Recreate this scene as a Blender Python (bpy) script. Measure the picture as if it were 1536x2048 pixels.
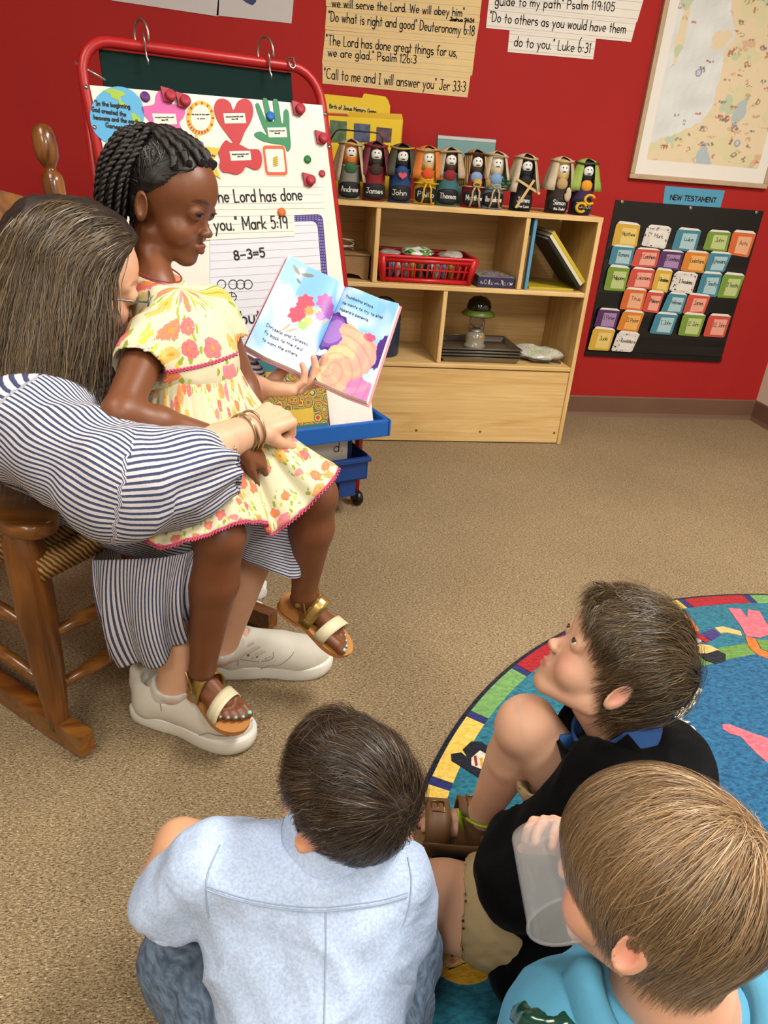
import bpy, bmesh, math, random
import numpy as np
from mathutils import Vector, Matrix
for _o in list(bpy.data.objects): bpy.data.objects.remove(_o)
random.seed(7); RNG = np.random.default_rng(11)
SC = bpy.context.scene; COL = SC.collection
A = lambda *v: np.array(v, dtype=float)
def nrm(v):
    v = np.asarray(v, float); return v/(np.linalg.norm(v)+1e-12)

# ------------------------------------------------------------------ camera
FPX = 1450.0; CAMH = 1.09
_p, _y, _r = [math.radians(a) for a in (26.2225, 10.134, -4.542)]
_f = A(math.sin(_y)*math.cos(_p), math.cos(_y)*math.cos(_p), -math.sin(_p))
_rt = A(math.cos(_y), -math.sin(_y), 0); _dn = np.cross(_f, _rt)
CM = np.array([math.cos(_r)*_rt+math.sin(_r)*_dn, -math.sin(_r)*_rt+math.cos(_r)*_dn, _f]); CC = A(0, 0, CAMH)
cam = bpy.data.cameras.new('camera'); camo = bpy.data.objects.new('camera', cam); COL.objects.link(camo)
cam.sensor_fit = 'VERTICAL'; cam.sensor_height = 36; cam.sensor_width = 27; cam.lens = 36*FPX/2048
cam.clip_start = .05; cam.clip_end = 50
_m = Matrix.Identity(4)
for _i in range(3):
    _m[_i][0] = CM[0][_i]; _m[_i][1] = -CM[1][_i]; _m[_i][2] = -CM[2][_i]; _m[_i][3] = CC[_i]
camo.matrix_world = _m; SC.camera = camo
# where a measured picture point lies in the room, given one known coordinate of it
def ray(x, y): return CM.T @ A((x-768)/FPX, (y-1024)/FPX, 1)
def atD(x, y, D): return CC+ray(x, y)*D
def atY(x, y, Y): d = ray(x, y); return CC+d*Y/d[1]
def atZ(x, y, Z=0.): d = ray(x, y); return CC+d*(Z-CAMH)/d[2]

# ------------------------------------------------------------------ world, lights, exposure
SC.view_settings.view_transform = 'Standard'; SC.view_settings.look = 'None'
SC.view_settings.gamma = 1; SC.view_settings.use_curve_mapping = False
SC.view_settings.exposure = EXPOSURE = 0.5
wd = bpy.data.worlds.new('world'); SC.world = wd; wd.use_nodes = True
wd.node_tree.nodes['Background'].inputs[0].default_value = (.9, .95, 1, 1)
wd.node_tree.nodes['Background'].inputs[1].default_value = 0.3
CEIL_Z = 2.62
LAMPS = [(-.9, .7), (1.45, .95), (1.2, -1.5), (-.9, -1.5)]
LAMP_W = [14, 58, 40, 26]
for _i, (_x, _yy) in enumerate(LAMPS):
    L = bpy.data.lights.new('ceiling_lamp_light', 'AREA'); L.shape = 'RECTANGLE'; L.size = .56; L.size_y = 1.16
    L.energy = LAMP_W[_i]; L.color = (1, .95, .88)
    lo = bpy.data.objects.new('ceiling_lamp_light', L); COL.objects.link(lo); lo.location = (_x, _yy, CEIL_Z-.03)

# ------------------------------------------------------------------ helpers: materials
def lin(c):
    if isinstance(c, str): c = tuple(int(c.lstrip('#')[i:i+2], 16) for i in (0, 2, 4))
    r = []
    for v in c:
        v /= 255.; r.append(v/12.92 if v <= .04045 else ((v+.055)/1.055)**2.4)
    return (*r, 1.)
class NT:
    def __init__(s, m):
        s.t = m.node_tree; s.n = s.t.nodes; s.l = s.t.links
        s.b = s.n['Principled BSDF']
    def add(s, kind, **kw):
        o = s.n.new(kind)
        for k, v in kw.items():
            if k in ('i',):
                for a, b in v.items():
                    if hasattr(b, 'is_output'): s.l.new(b, o.inputs[a])
                    else: o.inputs[a].default_value = b
            else: setattr(o, k, v)
        return o
    def coord(s, which='Object'): return s.add('ShaderNodeTexCoord').outputs[which]
    def mapping(s, vec, scale=(1, 1, 1), rot=(0, 0, 0)):
        return s.add('ShaderNodeMapping', i={'Vector': vec, 'Scale': scale, 'Rotation': rot}).outputs[0]
    def noise(s, vec, scale, detail=3, rough=.5, dist=0):
        return s.add('ShaderNodeTexNoise', i={'Vector': vec, 'Scale': scale, 'Detail': detail, 'Roughness': rough, 'Distortion': dist}).outputs[0]
    def ramp(s, fac, stops, interp='LINEAR'):
        r = s.add('ShaderNodeValToRGB'); cr = r.color_ramp; cr.interpolation = interp
        while len(cr.elements) < len(stops): cr.elements.new(.5)
        for e, (p, c) in zip(cr.elements, stops): e.position = p; e.color = c if len(c) == 4 else lin(c)
        s.l.new(fac, r.inputs[0]); return r.outputs[0]
    def mix(s, fac, a, b, blend='MIX'):
        m = s.add('ShaderNodeMix', data_type='RGBA', blend_type=blend)
        for k, v in ((0, fac), (6, a), (7, b)):
            if hasattr(v, 'is_output'): s.l.new(v, m.inputs[k])
            else: m.inputs[k].default_value = v
        return m.outputs[2]
    def math(s, op, a, b=0., c=None):
        m = s.add('ShaderNodeMath', operation=op)
        for k, v in enumerate((a, b, c)):
            if v is None: continue
            if hasattr(v, 'is_output'): s.l.new(v, m.inputs[k])
            else: m.inputs[k].default_value = v
        return m.outputs[0]
    def bump(s, h, strength=.3, dist=.002):
        o = s.add('ShaderNodeBump', i={'Height': h, 'Strength': strength, 'Distance': dist}).outputs[0]
        s.l.new(o, s.b.inputs['Normal'])
    def base(s, c): s.l.new(c, s.b.inputs['Base Color'])
MATS = {}
def mat(name, c=None, rough=.6, var=0., vscale=20, bump=0., bscale=200, metal=0., spec=.5, trans=0., alpha=1., sheen=0., ior=1.45, attr=None, sss=0., coat=0.):
    if name in MATS: return MATS[name]
    m = bpy.data.materials.new(name); m.use_nodes = True; MATS[name] = m; t = NT(m); b = t.b
    b.inputs['Roughness'].default_value = rough; b.inputs['Metallic'].default_value = metal
    b.inputs['Specular IOR Level'].default_value = spec; b.inputs['IOR'].default_value = ior
    b.inputs['Transmission Weight'].default_value = trans; b.inputs['Alpha'].default_value = alpha
    b.inputs['Sheen Weight'].default_value = sheen; b.inputs['Coat Weight'].default_value = coat
    if sss: b.inputs['Subsurface Weight'].default_value = sss; b.inputs['Subsurface Radius'].default_value = (.012, .005, .003); b.inputs['Subsurface Scale'].default_value = 1
    if c is not None: b.inputs['Base Color'].default_value = lin(c)
    src = None
    if attr: src = t.add('ShaderNodeAttribute', attribute_name=attr).outputs['Color']; t.base(src)
    if var:
        nz = t.noise(t.coord(), vscale, 4, .6)
        fac = t.ramp(nz, [(.3, (1-var, 1-var, 1-var, 1)), (.7, (1+var*.6, 1+var*.6, 1+var*.6, 1))])
        t.base(t.mix(1., src if src is not None else lin(c), fac, 'MULTIPLY'))
    if bump: t.bump(t.noise(t.coord(), bscale, 3), bump)
    return m

# ------------------------------------------------------------------ helpers: objects
OFF = {}
def _props(o, label=None, cat=None, group=None, kind=None):
    if label: o['label'] = label
    if cat: o['category'] = cat
    if group: o['group'] = group
    if kind: o['kind'] = kind
    return o
def thing(name, label, cat, loc, group=None):
    o = bpy.data.objects.new(name, None); COL.objects.link(o); o.empty_display_size = .05
    o.location = loc; OFF[o.name] = np.array(loc, float); return _props(o, label, cat, group)
class MB:
    """collects verts and faces in room coordinates; build() makes one mesh object"""
    def __init__(s): s.v = []; s.f = []; s.c = []; s.n = 0; s.smooth = []
    def add(s, v, f, smooth=False):
        v = np.asarray(v, float).reshape(-1, 3); s.v.append(v)
        for q in f: s.f.append([i+s.n for i in q]); s.smooth.append(smooth)
        s.n += len(v); return s
    def box(s, lo, hi, fr=None):
        lo, hi = np.minimum(lo, hi), np.maximum(lo, hi)
        v = np.array([[x, y, z] for x in (lo[0], hi[0]) for y in (lo[1], hi[1]) for z in (lo[2], hi[2])])
        if fr is not None: v = fr[0]+v[:, :1]*fr[1]+v[:, 1:2]*fr[2]+v[:, 2:3]*fr[3]
        return s.add(v, [(0, 1, 3, 2), (4, 6, 7, 5), (0, 4, 5, 1), (2, 3, 7, 6), (0, 2, 6, 4), (1, 5, 7, 3)])
    def bbox(s, lo, hi, b=.004, fr=None):
        """box with chamfered edges"""
        lo, hi = np.minimum(lo, hi).astype(float), np.maximum(lo, hi).astype(float); b = min(b, .45*min(hi-lo))
        bm = bmesh.new(); bmesh.ops.create_cube(bm, size=1)
        for q in bm.verts: q.co = Vector([(lo[i]+hi[i])/2+q.co[i]*(hi[i]-lo[i]) for i in range(3)])
        bmesh.ops.bevel(bm, geom=bm.edges[:], offset=b, segments=2, affect='EDGES', profile=.5)
        bm.verts.index_update(); v = np.array([q.co[:] for q in bm.verts]); f = [[q.index for q in g.verts] for g in bm.faces]; bm.free()
        if fr is not None: v = fr[0]+v[:, :1]*fr[1]+v[:, 1:2]*fr[2]+v[:, 2:3]*fr[3]
        return s.add(v, f)
    def tube(s, pts, r, seg=8, closed=False, cap=True, flat=None):
        P = np.array(pts, float); n = len(P); r = np.broadcast_to(np.asarray(r, float), (n,))
        if closed: T = np.roll(P, -1, 0)-np.roll(P, 1, 0)
        else: T = np.gradient(P, axis=0)
        T /= np.linalg.norm(T, axis=1)[:, None]+1e-12
        up = A(0, 0, 1) if abs(T[0][2]) < .9 else A(1, 0, 0)
        if flat is not None: up = np.array(flat[0], float)
        rings = []; X = nrm(np.cross(up, T[0]))
        for i in range(n):
            X = nrm(X-T[i]*(X@T[i])); Y = np.cross(T[i], X)
            a = np.arange(seg)*2*math.pi/seg
            k = flat[1] if flat is not None else 1
            rings.append(P[i]+r[i]*(np.cos(a)[:, None]*X+k*np.sin(a)[:, None]*Y))
        f = []
        for i in range(n if closed else n-1):
            j = (i+1) % n
            for k in range(seg): f.append((i*seg+k, i*seg+(k+1) % seg, j*seg+(k+1) % seg, j*seg+k))
        if cap and not closed: f.append(tuple(range(seg))[::-1]); f.append(tuple((n-1)*seg+k for k in range(seg)))
        return s.add(np.concatenate(rings), f, True)
    def lathe(s, prof, o=(0, 0, 0), seg=20, axis=None, sq=1.):
        """prof: (r, h) pairs along axis"""
        o = np.array(o, float); ax = nrm(axis) if axis is not None else A(0, 0, 1)
        X = nrm(np.cross(ax, A(0, 1, 0) if abs(ax[1]) < .9 else A(1, 0, 0))); Y = np.cross(ax, X)
        a = np.arange(seg)*2*math.pi/seg; v = []
        for r, h in prof: v.append(o+ax*h+r*(np.cos(a)[:, None]*X+sq*np.sin(a)[:, None]*Y))
        f = []; n = len(prof)
        for i in range(n-1):
            for k in range(seg): f.append((i*seg+k, i*seg+(k+1) % seg, (i+1)*seg+(k+1) % seg, (i+1)*seg+k))
        f.append(tuple(range(seg))[::-1]); f.append(tuple((n-1)*seg+k for k in range(seg)))
        return s.add(np.concatenate(v), f, True)
    def ell(s, c, r, R=None, nu=16, nv=10):
        v = []; f = []
        for i in range(nv+1):
            t = math.pi*i/nv
            for k in range(nu):
                a = 2*math.pi*k/nu; v.append((math.sin(t)*math.cos(a), math.sin(t)*math.sin(a), math.cos(t)))
        v = np.array(v)*np.asarray(r, float)
        if R is not None: v = v@np.asarray(R).T
        for i in range(nv):
            for k in range(nu): f.append((i*nu+k, (i+1)*nu+k, (i+1)*nu+(k+1) % nu, i*nu+(k+1) % nu))
        return s.add(v+np.asarray(c, float), f, True)
    def prism(s, pts, N, th):
        P = np.array(pts, float); N = np.asarray(N, float); n = len(P)
        ar = sum(np.cross(P[i]-P[0], P[(i+1) % n]-P[0]) for i in range(n))
        if ar@N < 0: P = P[::-1]
        v = np.concatenate([P, P+N*th])
        f = [tuple(range(n))[::-1], tuple(range(n, 2*n))]+[(i, (i+1) % n, n+(i+1) % n, n+i) for i in range(n)]
        return s.add(v, f)
    def grid(s, G, th=0., closed_u=False, smooth=True):
        """G: (nu, nv, 3) surface; th: thickness"""
        nu, nv = G.shape[:2]; f = []
        for i in range(nu if closed_u else nu-1):
            j = (i+1) % nu
            for k in range(nv-1): f.append((i*nv+k, j*nv+k, j*nv+k+1, i*nv+k+1))
        if not th: return s.add(G, f, smooth)
        gu = np.gradient(G, axis=0) if not closed_u else np.roll(G, -1, 0)-np.roll(G, 1, 0); gv = np.gradient(G, axis=1)
        N = np.cross(gu, gv); N /= np.linalg.norm(N, axis=2)[..., None]+1e-12
        m = nu*nv; V = np.concatenate([G.reshape(-1, 3), (G-N*th).reshape(-1, 3)])
        f2 = f+[tuple(i+m for i in q)[::-1] for q in f]
        for i in range(nu if closed_u else nu-1):
            j = (i+1) % nu; f2.append((j*nv, i*nv, i*nv+m, j*nv+m)); f2.append((i*nv+nv-1, j*nv+nv-1, j*nv+nv-1+m, i*nv+nv-1+m))
        if not closed_u:
            for k in range(nv-1): f2.append((k, k+1, k+1+m, k+m)); f2.append(((nu-1)*nv+k+1, (nu-1)*nv+k, (nu-1)*nv+k+m, (nu-1)*nv+k+1+m))
        return s.add(V, f2, smooth)
    def build(s, name, m, parent=None, label=None, cat=None, group=None, kind=None, colors=None, attrs=None, bevel=0, mats=None, mi=None):
        V = np.concatenate(s.v)
        if parent is not None: off = OFF[parent.name]
        elif kind == 'structure': off = np.zeros(3)
        else:
            lo, hi = V.min(0), V.max(0); off = A((lo[0]+hi[0])/2, (lo[1]+hi[1])/2, lo[2])
        me = bpy.data.meshes.new(name); me.from_pydata([tuple(q) for q in V-off], [], s.f)
        me.polygons.foreach_set('use_smooth', s.smooth)
        return finish(name, me, off, m, parent, label, cat, group, kind, colors, attrs)
def finish(name, me, off, m, parent, label, cat, group, kind, colors=None, attrs=None):
    if isinstance(m, (list, tuple)):
        for q in m: me.materials.append(q)
    else: me.materials.append(m)
    if colors is not None:
        ca = me.color_attributes.new('Col', 'FLOAT_COLOR', 'POINT'); c = np.ones((len(me.vertices), 4), np.float32); c[:, :3] = np.asarray(colors)[:, :3]
        ca.data.foreach_set('color', c.ravel())
    for k, v in (attrs or {}).items():
        at = me.attributes.new(k, 'FLOAT', 'POINT'); at.data.foreach_set('value', np.asarray(v, np.float32))
    me.update(); o = bpy.data.objects.new(name, me); COL.objects.link(o)
    if parent is not None: o.parent = parent; OFF[o.name] = OFF[parent.name]
    else: o.location = off; OFF[o.name] = np.array(off, float)
    return _props(o, label, cat, group, kind)
def fastmesh(name, V, F, off, m, parent=None, label=None, cat=None, group=None, kind=None, colors=None, attrs=None):
    """numpy quads -> object"""
    me = bpy.data.meshes.new(name); V = np.asarray(V, np.float32)-np.asarray(off, np.float32); F = np.asarray(F, np.int32); k = F.shape[1]
    me.vertices.add(len(V)); me.vertices.foreach_set('co', V.ravel())
    me.loops.add(F.size); me.loops.foreach_set('vertex_index', F.ravel())
    me.polygons.add(len(F)); me.polygons.foreach_set('loop_start', np.arange(0, F.size, k, dtype=np.int32))
    me.update(calc_edges=True); me.polygons.foreach_set('use_smooth', np.ones(len(F), bool)); 
    return finish(name, me, off, m, parent, label, cat, group, kind, colors, attrs)
def clone(root, delta, label=None, group=None):
    r = root.copy(); COL.objects.link(r); r.location = Vector(root.location)+Vector(delta); OFF[r.name] = OFF[root.name]+np.array(delta)
    if label: r['label'] = label
    if group: r['group'] = group
    for ch in root.children:
        c = ch.copy(); COL.objects.link(c); c.parent = r
        for g in ch.children:
            d = g.copy(); COL.objects.link(d); d.parent = c
    return r

class Plane:
    def __init__(s, O, u, v): s.O = np.array(O, float); s.u = nrm(u); s.v = np.array(v, float)-s.u*(np.array(v)@s.u); s.v = nrm(s.v); s.N = np.cross(s.u, s.v)
    def px(s, x, y, d=0.):
        r = ray(x, y); O = s.O+s.N*d; return CC+r*(((O-CC)@s.N)/(r@s.N))
    def st(s, x, y, d=0.): P = s.px(x, y, d)-s.O; return A(P@s.u, P@s.v)
    def at(s, a, b, d=0.): return s.O+s.u*a+s.v*b+s.N*d
    def poly(s, pts, d=0.): return [s.px(x, y, d) for x, y in pts]
def ellpts(cx, cy, rx, ry, n=28, a0=0, rot=0):
    o = []
    for i in range(n):
        t = 2*math.pi*i/n+a0; x, y = rx*math.cos(t), ry*math.sin(t); c, s_ = math.cos(rot), math.sin(rot)
        o.append((cx+c*x-s_*y, cy+s_*x+c*y))
    return o
def crom(pts, n=8, closed=False):
    P = np.array(pts, float); m = len(P); out = []
    rng = range(m) if closed else range(m-1)
    for i in rng:
        if closed: a, b, c, d = P[(i-1) % m], P[i], P[(i+1) % m], P[(i+2) % m]
        else: a, b, c, d = P[max(i-1, 0)], P[i], P[i+1], P[min(i+2, m-1)]
        for k in range(n):
            t = k/n; out.append(.5*((2*b)+(c-a)*t+(2*a-5*b+4*c-d)*t*t+(3*b-a-3*c+d)*t**3))
    if not closed: out.append(P[-1])
    return np.array(out)

# ------------------------------------------------------------------ hand-printed stroke lettering
def _arc(cx, cy, rx, ry, a0, a1, n=9): return [(cx+rx*math.cos(math.radians(a0+(a1-a0)*i/n)), cy+ry*math.sin(math.radians(a0+(a1-a0)*i/n))) for i in range(n+1)]
_O = lambda: _arc(.24, .27, .24, .27, 0, 360, 12)
GL = {
 'a': (.5, [_O(), [(.48, .54), (.48, 0)]]), 'b': (.5, [[(0, 1), (0, 0)], _O()]), 'c': (.44, [_arc(.24, .27, .24, .27, 45, 315)]),
 'd': (.5, [_O(), [(.48, 1), (.48, 0)]]), 'e': (.48, [[(0, .27), (.48, .27)]+_arc(.24, .27, .24, .27, 0, 310)]), 'f': (.36, [_arc(.3, .8, .18, .2, 60, 180)+[(.12, 0)], [(0, .54), (.3, .54)]]),
 'g': (.5, [_O(), [(.48, .54), (.48, -.15)]+_arc(.25, -.15, .23, .2, 0, -150)]), 'h': (.46, [[(0, 1), (0, 0)], _arc(.23, .3, .23, .24, 180, 0)+[(.46, 0)]]),
 'i': (.06, [[(.03, .54), (.03, 0)], [(.03, .74), (.03, .8)]]), 'j': (.2, [[(.15, .54), (.15, -.2)]+_arc(0, -.2, .15, .15, 0, -90), [(.15, .74), (.15, .8)]]),
 'k': (.42, [[(0, 1), (0, 0)], [(.38, .54), (0, .22), (.42, 0)]]), 'l': (.06, [[(.03, 1), (.03, 0)]]),
 'm': (.7, [[(0, .54), (0, 0)], _arc(.18, .32, .18, .22, 180, 0)+[(.36, 0)], _arc(.53, .32, .17, .22, 180, 0)+[(.7, 0)]]), 'n': (.46, [[(0, .54), (0, 0)], _arc(.23, .3, .23, .24, 180, 0)+[(.46, 0)]]),
 'o': (.48, [_O()]), 'p': (.5, [[(0, .54), (0, -.42)], _O()]), 'q': (.5, [_O(), [(.48, .54), (.48, -.42)]]), 'r': (.32, [[(0, .54), (0, 0)], _arc(.2, .3, .2, .24, 180, 40)]),
 's': (.4, [_arc(.2, .4, .18, .14, 40, 270)+_arc(.2, .13, .19, .13, 90, -140)]), 't': (.34, [[(.16, .9), (.16, 0)], [(0, .56), (.34, .56)]]), 'u': (.46, [[(0, .54), (0, .2)]+_arc(.22, .22, .22, .22, 180, 360), [(.45, .54), (.45, 0)]]),
 'v': (.44, [[(0, .54), (.22, 0), (.44, .54)]]), 'w': (.66, [[(0, .54), (.16, 0), (.33, .5), (.5, 0), (.66, .54)]]), 'x': (.42, [[(0, .54), (.42, 0)], [(.42, .54), (0, 0)]]),
 'y': (.46, [[(0, .54), (.23, .05)], [(.46, .54), (.08, -.4)]]), 'z': (.42, [[(0, .54), (.42, .54), (0, 0), (.42, 0)]]),
 'A': (.64, [[(0, 0), (.32, 1), (.64, 0)], [(.12, .36), (.52, .36)]]), 'B': (.54, [[(0, 0), (0, 1)], [(0, 1)]+_arc(.26, .76, .22, .24, 90, -90)+[(0, .52)], [(0, .52)]+_arc(.28, .26, .25, .26, 90, -90)+[(0, 0)]]),
 'C': (.64, [_arc(.36, .5, .36, .5, 50, 310)]), 'D': (.6, [[(0, 0), (0, 1)]+_arc(.15, .5, .45, .5, 90, -90)+[(0, 0)]]), 'E': (.5, [[(.5, 1), (0, 1), (0, 0), (.5, 0)], [(0, .52), (.4, .52)]]),
 'F': (.5, [[(.5, 1), (0, 1), (0, 0)], [(0, .52), (.4, .52)]]), 'G': (.66, [_arc(.36, .5, .36, .5, 50, 340)+[(.68, .45), (.4, .45)]]), 'H': (.58, [[(0, 0), (0, 1)], [(.58, 0), (.58, 1)], [(0, .52), (.58, .52)]]),
 'I': (.3, [[(.15, 0), (.15, 1)], [(0, 1), (.3, 1)], [(0, 0), (.3, 0)]]), 'J': (.46, [[(.4, 1), (.4, .25)]+_arc(.2, .22, .2, .22, 0, -170), [(.1, 1), (.6, 1)]]), 'K': (.54, [[(0, 0), (0, 1)], [(.5, 1), (0, .42), (.54, 0)]]),
 'L': (.46, [[(0, 1), (0, 0), (.46, 0)]]), 'M': (.72, [[(0, 0), (0, 1), (.36, .3), (.72, 1), (.72, 0)]]), 'N': (.6, [[(0, 0), (0, 1), (.6, 0), (.6, 1)]]), 'O': (.72, [_arc(.36, .5, .36, .5, 90, 450, 16)]),
 'P': (.52, [[(0, 0), (0, 1)]+_arc(.24, .74, .26, .26, 90, -90)+[(0, .48)]]), 'Q': (.72, [_arc(.36, .5, .36, .5, 0, 360, 16), [(.5, .2), (.75, -.05)]]), 'R': (.54, [[(0, 0), (0, 1)]+_arc(.24, .74, .26, .26, 90, -90)+[(0, .48), (.54, 0)]]),
 'S': (.52, [_arc(.26, .75, .24, .25, 40, 270)+_arc(.26, .25, .26, .25, 90, -140)]), 'T': (.6, [[(.3, 0), (.3, 1)], [(0, 1), (.6, 1)]]), 'U': (.58, [[(0, 1), (0, .3)]+_arc(.29, .29, .29, .29, 180, 360)+[(.58, 1)]]),
 'V': (.6, [[(0, 1), (.3, 0), (.6, 1)]]), 'W': (.86, [[(0, 1), (.2, 0), (.43, .8), (.66, 0), (.86, 1)]]), 'Y': (.58, [[(0, 1), (.29, .5), (.58, 1)], [(.29, .5), (.29, 0)]]), 'Z': (.56, [[(0, 1), (.56, 1), (0, 0), (.56, 0)]]),
 '0': (.5, [_arc(.25, .5, .25, .5, 0, 360, 14)]), '1': (.2, [[(0, .8), (.12, 1), (.12, 0)]]), '2': (.5, [_arc(.25, .74, .25, .26, 170, -30)+[(0, 0), (.5, 0)]]), '3': (.48, [_arc(.22, .76, .22, .24, 140, -90)+_arc(.22, .26, .26, .26, 90, -140)]),
 '4': (.5, [[(.38, 0), (.38, 1), (0, .35), (.5, .35)]]), '5': (.48, [[(.46, 1), (.08, 1), (.04, .58)]+_arc(.22, .32, .26, .32, 120, -140)]), '6': (.48, [_arc(.4, .9, .36, .6, 110, 190)+_arc(.24, .27, .23, .27, 180, -180)]),
 '7': (.48, [[(0, 1), (.48, 1), (.15, 0)]]), '8': (.48, [_arc(.24, .75, .2, .25, 0, 360), _arc(.24, .25, .24, .25, 0, 360)]), '9': (.48, [_arc(.24, .73, .23, .27, 0, 360), [(.47, .73), (.42, 0)]]),
 '"': (.2, [[(.03, 1.05), (.03, .85)], [(.16, 1.05), (.16, .85)]]), "'": (.08, [[(.04, 1.05), (.04, .85)]]), '.': (.1, [[(.03, 0), (.06, .05)]]), ',': (.1, [[(.06, .06), (.0, -.14)]]), ':': (.1, [[(.04, .12), (.04, .18)], [(.04, .48), (.04, .54)]]),
 '-': (.5, [[(0, .45), (.5, .45)]]), '=': (.5, [[(0, .35), (.5, .35)], [(0, .6), (.5, .6)]]), '+': (.5, [[(0, .45), (.5, .45)], [(.25, .2), (.25, .7)]]), '!': (.08, [[(.04, 1), (.04, .3)], [(.04, 0), (.04, .06)]]),
}
def strokes(txt, gap=.2, space=.42, jit=0.):
    x = 0; out = []
    for ch in txt:
        if ch == ' ': x += space; continue
        w, ss = GL[ch]; dy = random.uniform(-jit, jit)
        for s_ in ss: out.append([(x+a, b+dy) for a, b in s_])
        x += w+gap
    return out, max(x-gap, .01)
def lettering(mb, fn, txt, x0, y0, w, h, weight, jit=.03, gap=.2):
    """strokes of txt as flat ribbons; fn(x, y) -> point on the surface, x0.. baseline start, w width, h cap height (in fn units)"""
    ss, W = strokes(txt, gap=gap, jit=jit); kx = w/W
    for s_ in ss:
        Q = np.array([(x0+a*kx, y0+b*h) for a, b in s_])
        for i in range(len(Q)-1):
            a, b = Q[i], Q[i+1]; d = b-a; L_ = np.hypot(*d)
            if L_ < 1e-9: continue
            d /= L_; p = A(-d[1], d[0])*weight/2; e = d*weight*.35
            mb.add([fn(*(a-e-p)), fn(*(b+e-p)), fn(*(b+e+p)), fn(*(a-e+p))], [(0, 1, 2, 3)])
def text_px(mb, pl, txt, p0, p1, hpx, weight=.0025, d=.0015, jit=.03, gap=.2):
    """lettering on plane pl along the baseline p0 -> p1 (picture points), cap height hpx"""
    a, b = pl.px(*p0, d), pl.px(*p1, d); e = nrm(b-a); up = np.cross(pl.N, e)
    hh = abs((pl.px(p0[0], p0[1]-hpx, d)-a)@up)
    lettering(mb, lambda x, y: a+e*x+up*y, txt, 0, 0, np.linalg.norm(b-a), hh, weight, jit, gap)
# ================================================================== THE ROOM
YW = 3.2527; XP = 2.458; XR = 3.1; XL = -3.2; YB = -2.8
m = mat('carpet'); t = NT(m); co = t.coord()
n1 = t.noise(t.mapping(co, (1, 2.4, 1), (0, 0, .35)), 175, 4, .65, .6); n2 = t.noise(co, 420, 2, .6); n3 = t.noise(co, 2.2, 3, .5)
c1 = t.ramp(t.math('ADD', t.math('MULTIPLY', n1, .75), t.math('MULTIPLY', n2, .25)), [(.37, '#4e4130'), (.47, '#94805f'), (.55, '#b09a79'), (.66, '#deccab')])
t.base(t.mix(.35, c1, t.mix(1., c1, t.ramp(n3, [(.35, (.72, .72, .72, 1)), (.65, (1.05, 1.05, 1.05, 1))]), 'MULTIPLY')))
t.b.inputs['Roughness'].default_value = .95; t.b.inputs['Specular IOR Level'].default_value = .15
t.bump(t.math('ADD', n1, t.math('MULTIPLY', n2, .5)), .9, .006)
m = mat('red_wall'); t = NT(m); co = t.coord(); nz = t.noise(co, 90, 3)
t.base(t.ramp(t.noise(co, 1.3, 3), [(.3, '#9a1f1e'), (.7, '#a52421')])); t.bump(nz, .12, .002); t.b.inputs['Roughness'].default_value = .75; t.b.inputs['Specular IOR Level'].default_value = .25
mat('cream_wall', '#cfc4b2', .7, .05, 3, .1, 90)
mat('ceiling_tile', '#d8d4c8', .9, .08, 60, .3, 120)
mat('baseboard_vinyl', '#6b4e3e', .5, .06, 5)
mat('lamp_panel'); b = NT(MATS['lamp_panel']).b; b.inputs['Emission Color'].default_value = (1, .93, .82, 1); b.inputs['Emission Strength'].default_value = 4.5
def wallbox(name, lo, hi, m): return MB().box(lo, hi).build(name, MATS[m], kind='structure')
fl = wallbox('floor', (XL, YB, -.06), (XR, YW, 0), 'carpet')
wallbox('wall_back', (XL-.1, YW, -.06), (XR+.1, YW+.1, CEIL_Z+.1), 'red_wall')
wallbox('wall_right', (XR, YB, -.06), (XR+.1, YW, CEIL_Z+.1), 'cream_wall')
wallbox('wall_pillar', (XP, 2.55, -.06), (XR, YW, CEIL_Z+.1), 'cream_wall')
wallbox('wall_left', (XL-.1, YB, -.06), (XL, YW, CEIL_Z+.1), 'cream_wall')
wallbox('wall_front', (XL-.1, YB-.1, -.06), (XR+.1, YB, CEIL_Z+.1), 'cream_wall')
wallbox('ceiling', (XL, YB, CEIL_Z), (XR, YW, CEIL_Z+.1), 'ceiling_tile')
def basebd(name, a, b, nx):
    a, b = A(*a), A(*b); u = nrm(b-a); n = A(*nx); pr = [(0, 0), (.016, 0), (.011, .008), (.006, .02), (.006, .096), (.003, .102), (0, .102)]
    v = np.concatenate([[p+n*x+A(0, 0, z) for x, z in pr] for p in (a, b)]); k = len(pr)
    MB().add(v, [(i, (i+1) % k, k+(i+1) % k, k+i) for i in range(k)]+[tuple(range(k)), tuple(range(k, 2*k))[::-1]]).build(name, MATS['baseboard_vinyl'], kind='structure')
basebd('baseboard_back', (XL, YW, 0), (XP, YW, 0), (0, -1, 0)); basebd('baseboard_right', (XP, YW, 0), (XP, 2.55, 0), (-1, 0, 0))
basebd('baseboard_left', (XL, YB, 0), (XL, YW, 0), (1, 0, 0))
mat('white_metal', '#dcdcd8', .4)
WHERE = ['over the rocking chair', 'over the round rug', 'behind the rug', 'behind the rocking chair']
for (x, y), wh in zip(LAMPS, WHERE):
    L = thing('ceiling_light', 'recessed fluorescent ceiling light panel '+wh, 'light', (x, y, CEIL_Z-.022), 'ceiling light panels')
    fr = MB()
    for s_ in (-1, 1):
        fr.box((x+s_*.28, y-.6, CEIL_Z-.02), (x+s_*.3, y+.6, CEIL_Z)); fr.box((x-.28, y+s_*.58, CEIL_Z-.02), (x+.28, y+s_*.6, CEIL_Z))
    fr.build('frame', MATS['white_metal'], L)
    MB().box((x-.28, y-.58, CEIL_Z-.012), (x+.28, y+.58, CEIL_Z-.002)).build('diffuser', MATS['lamp_panel'], L)

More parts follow.
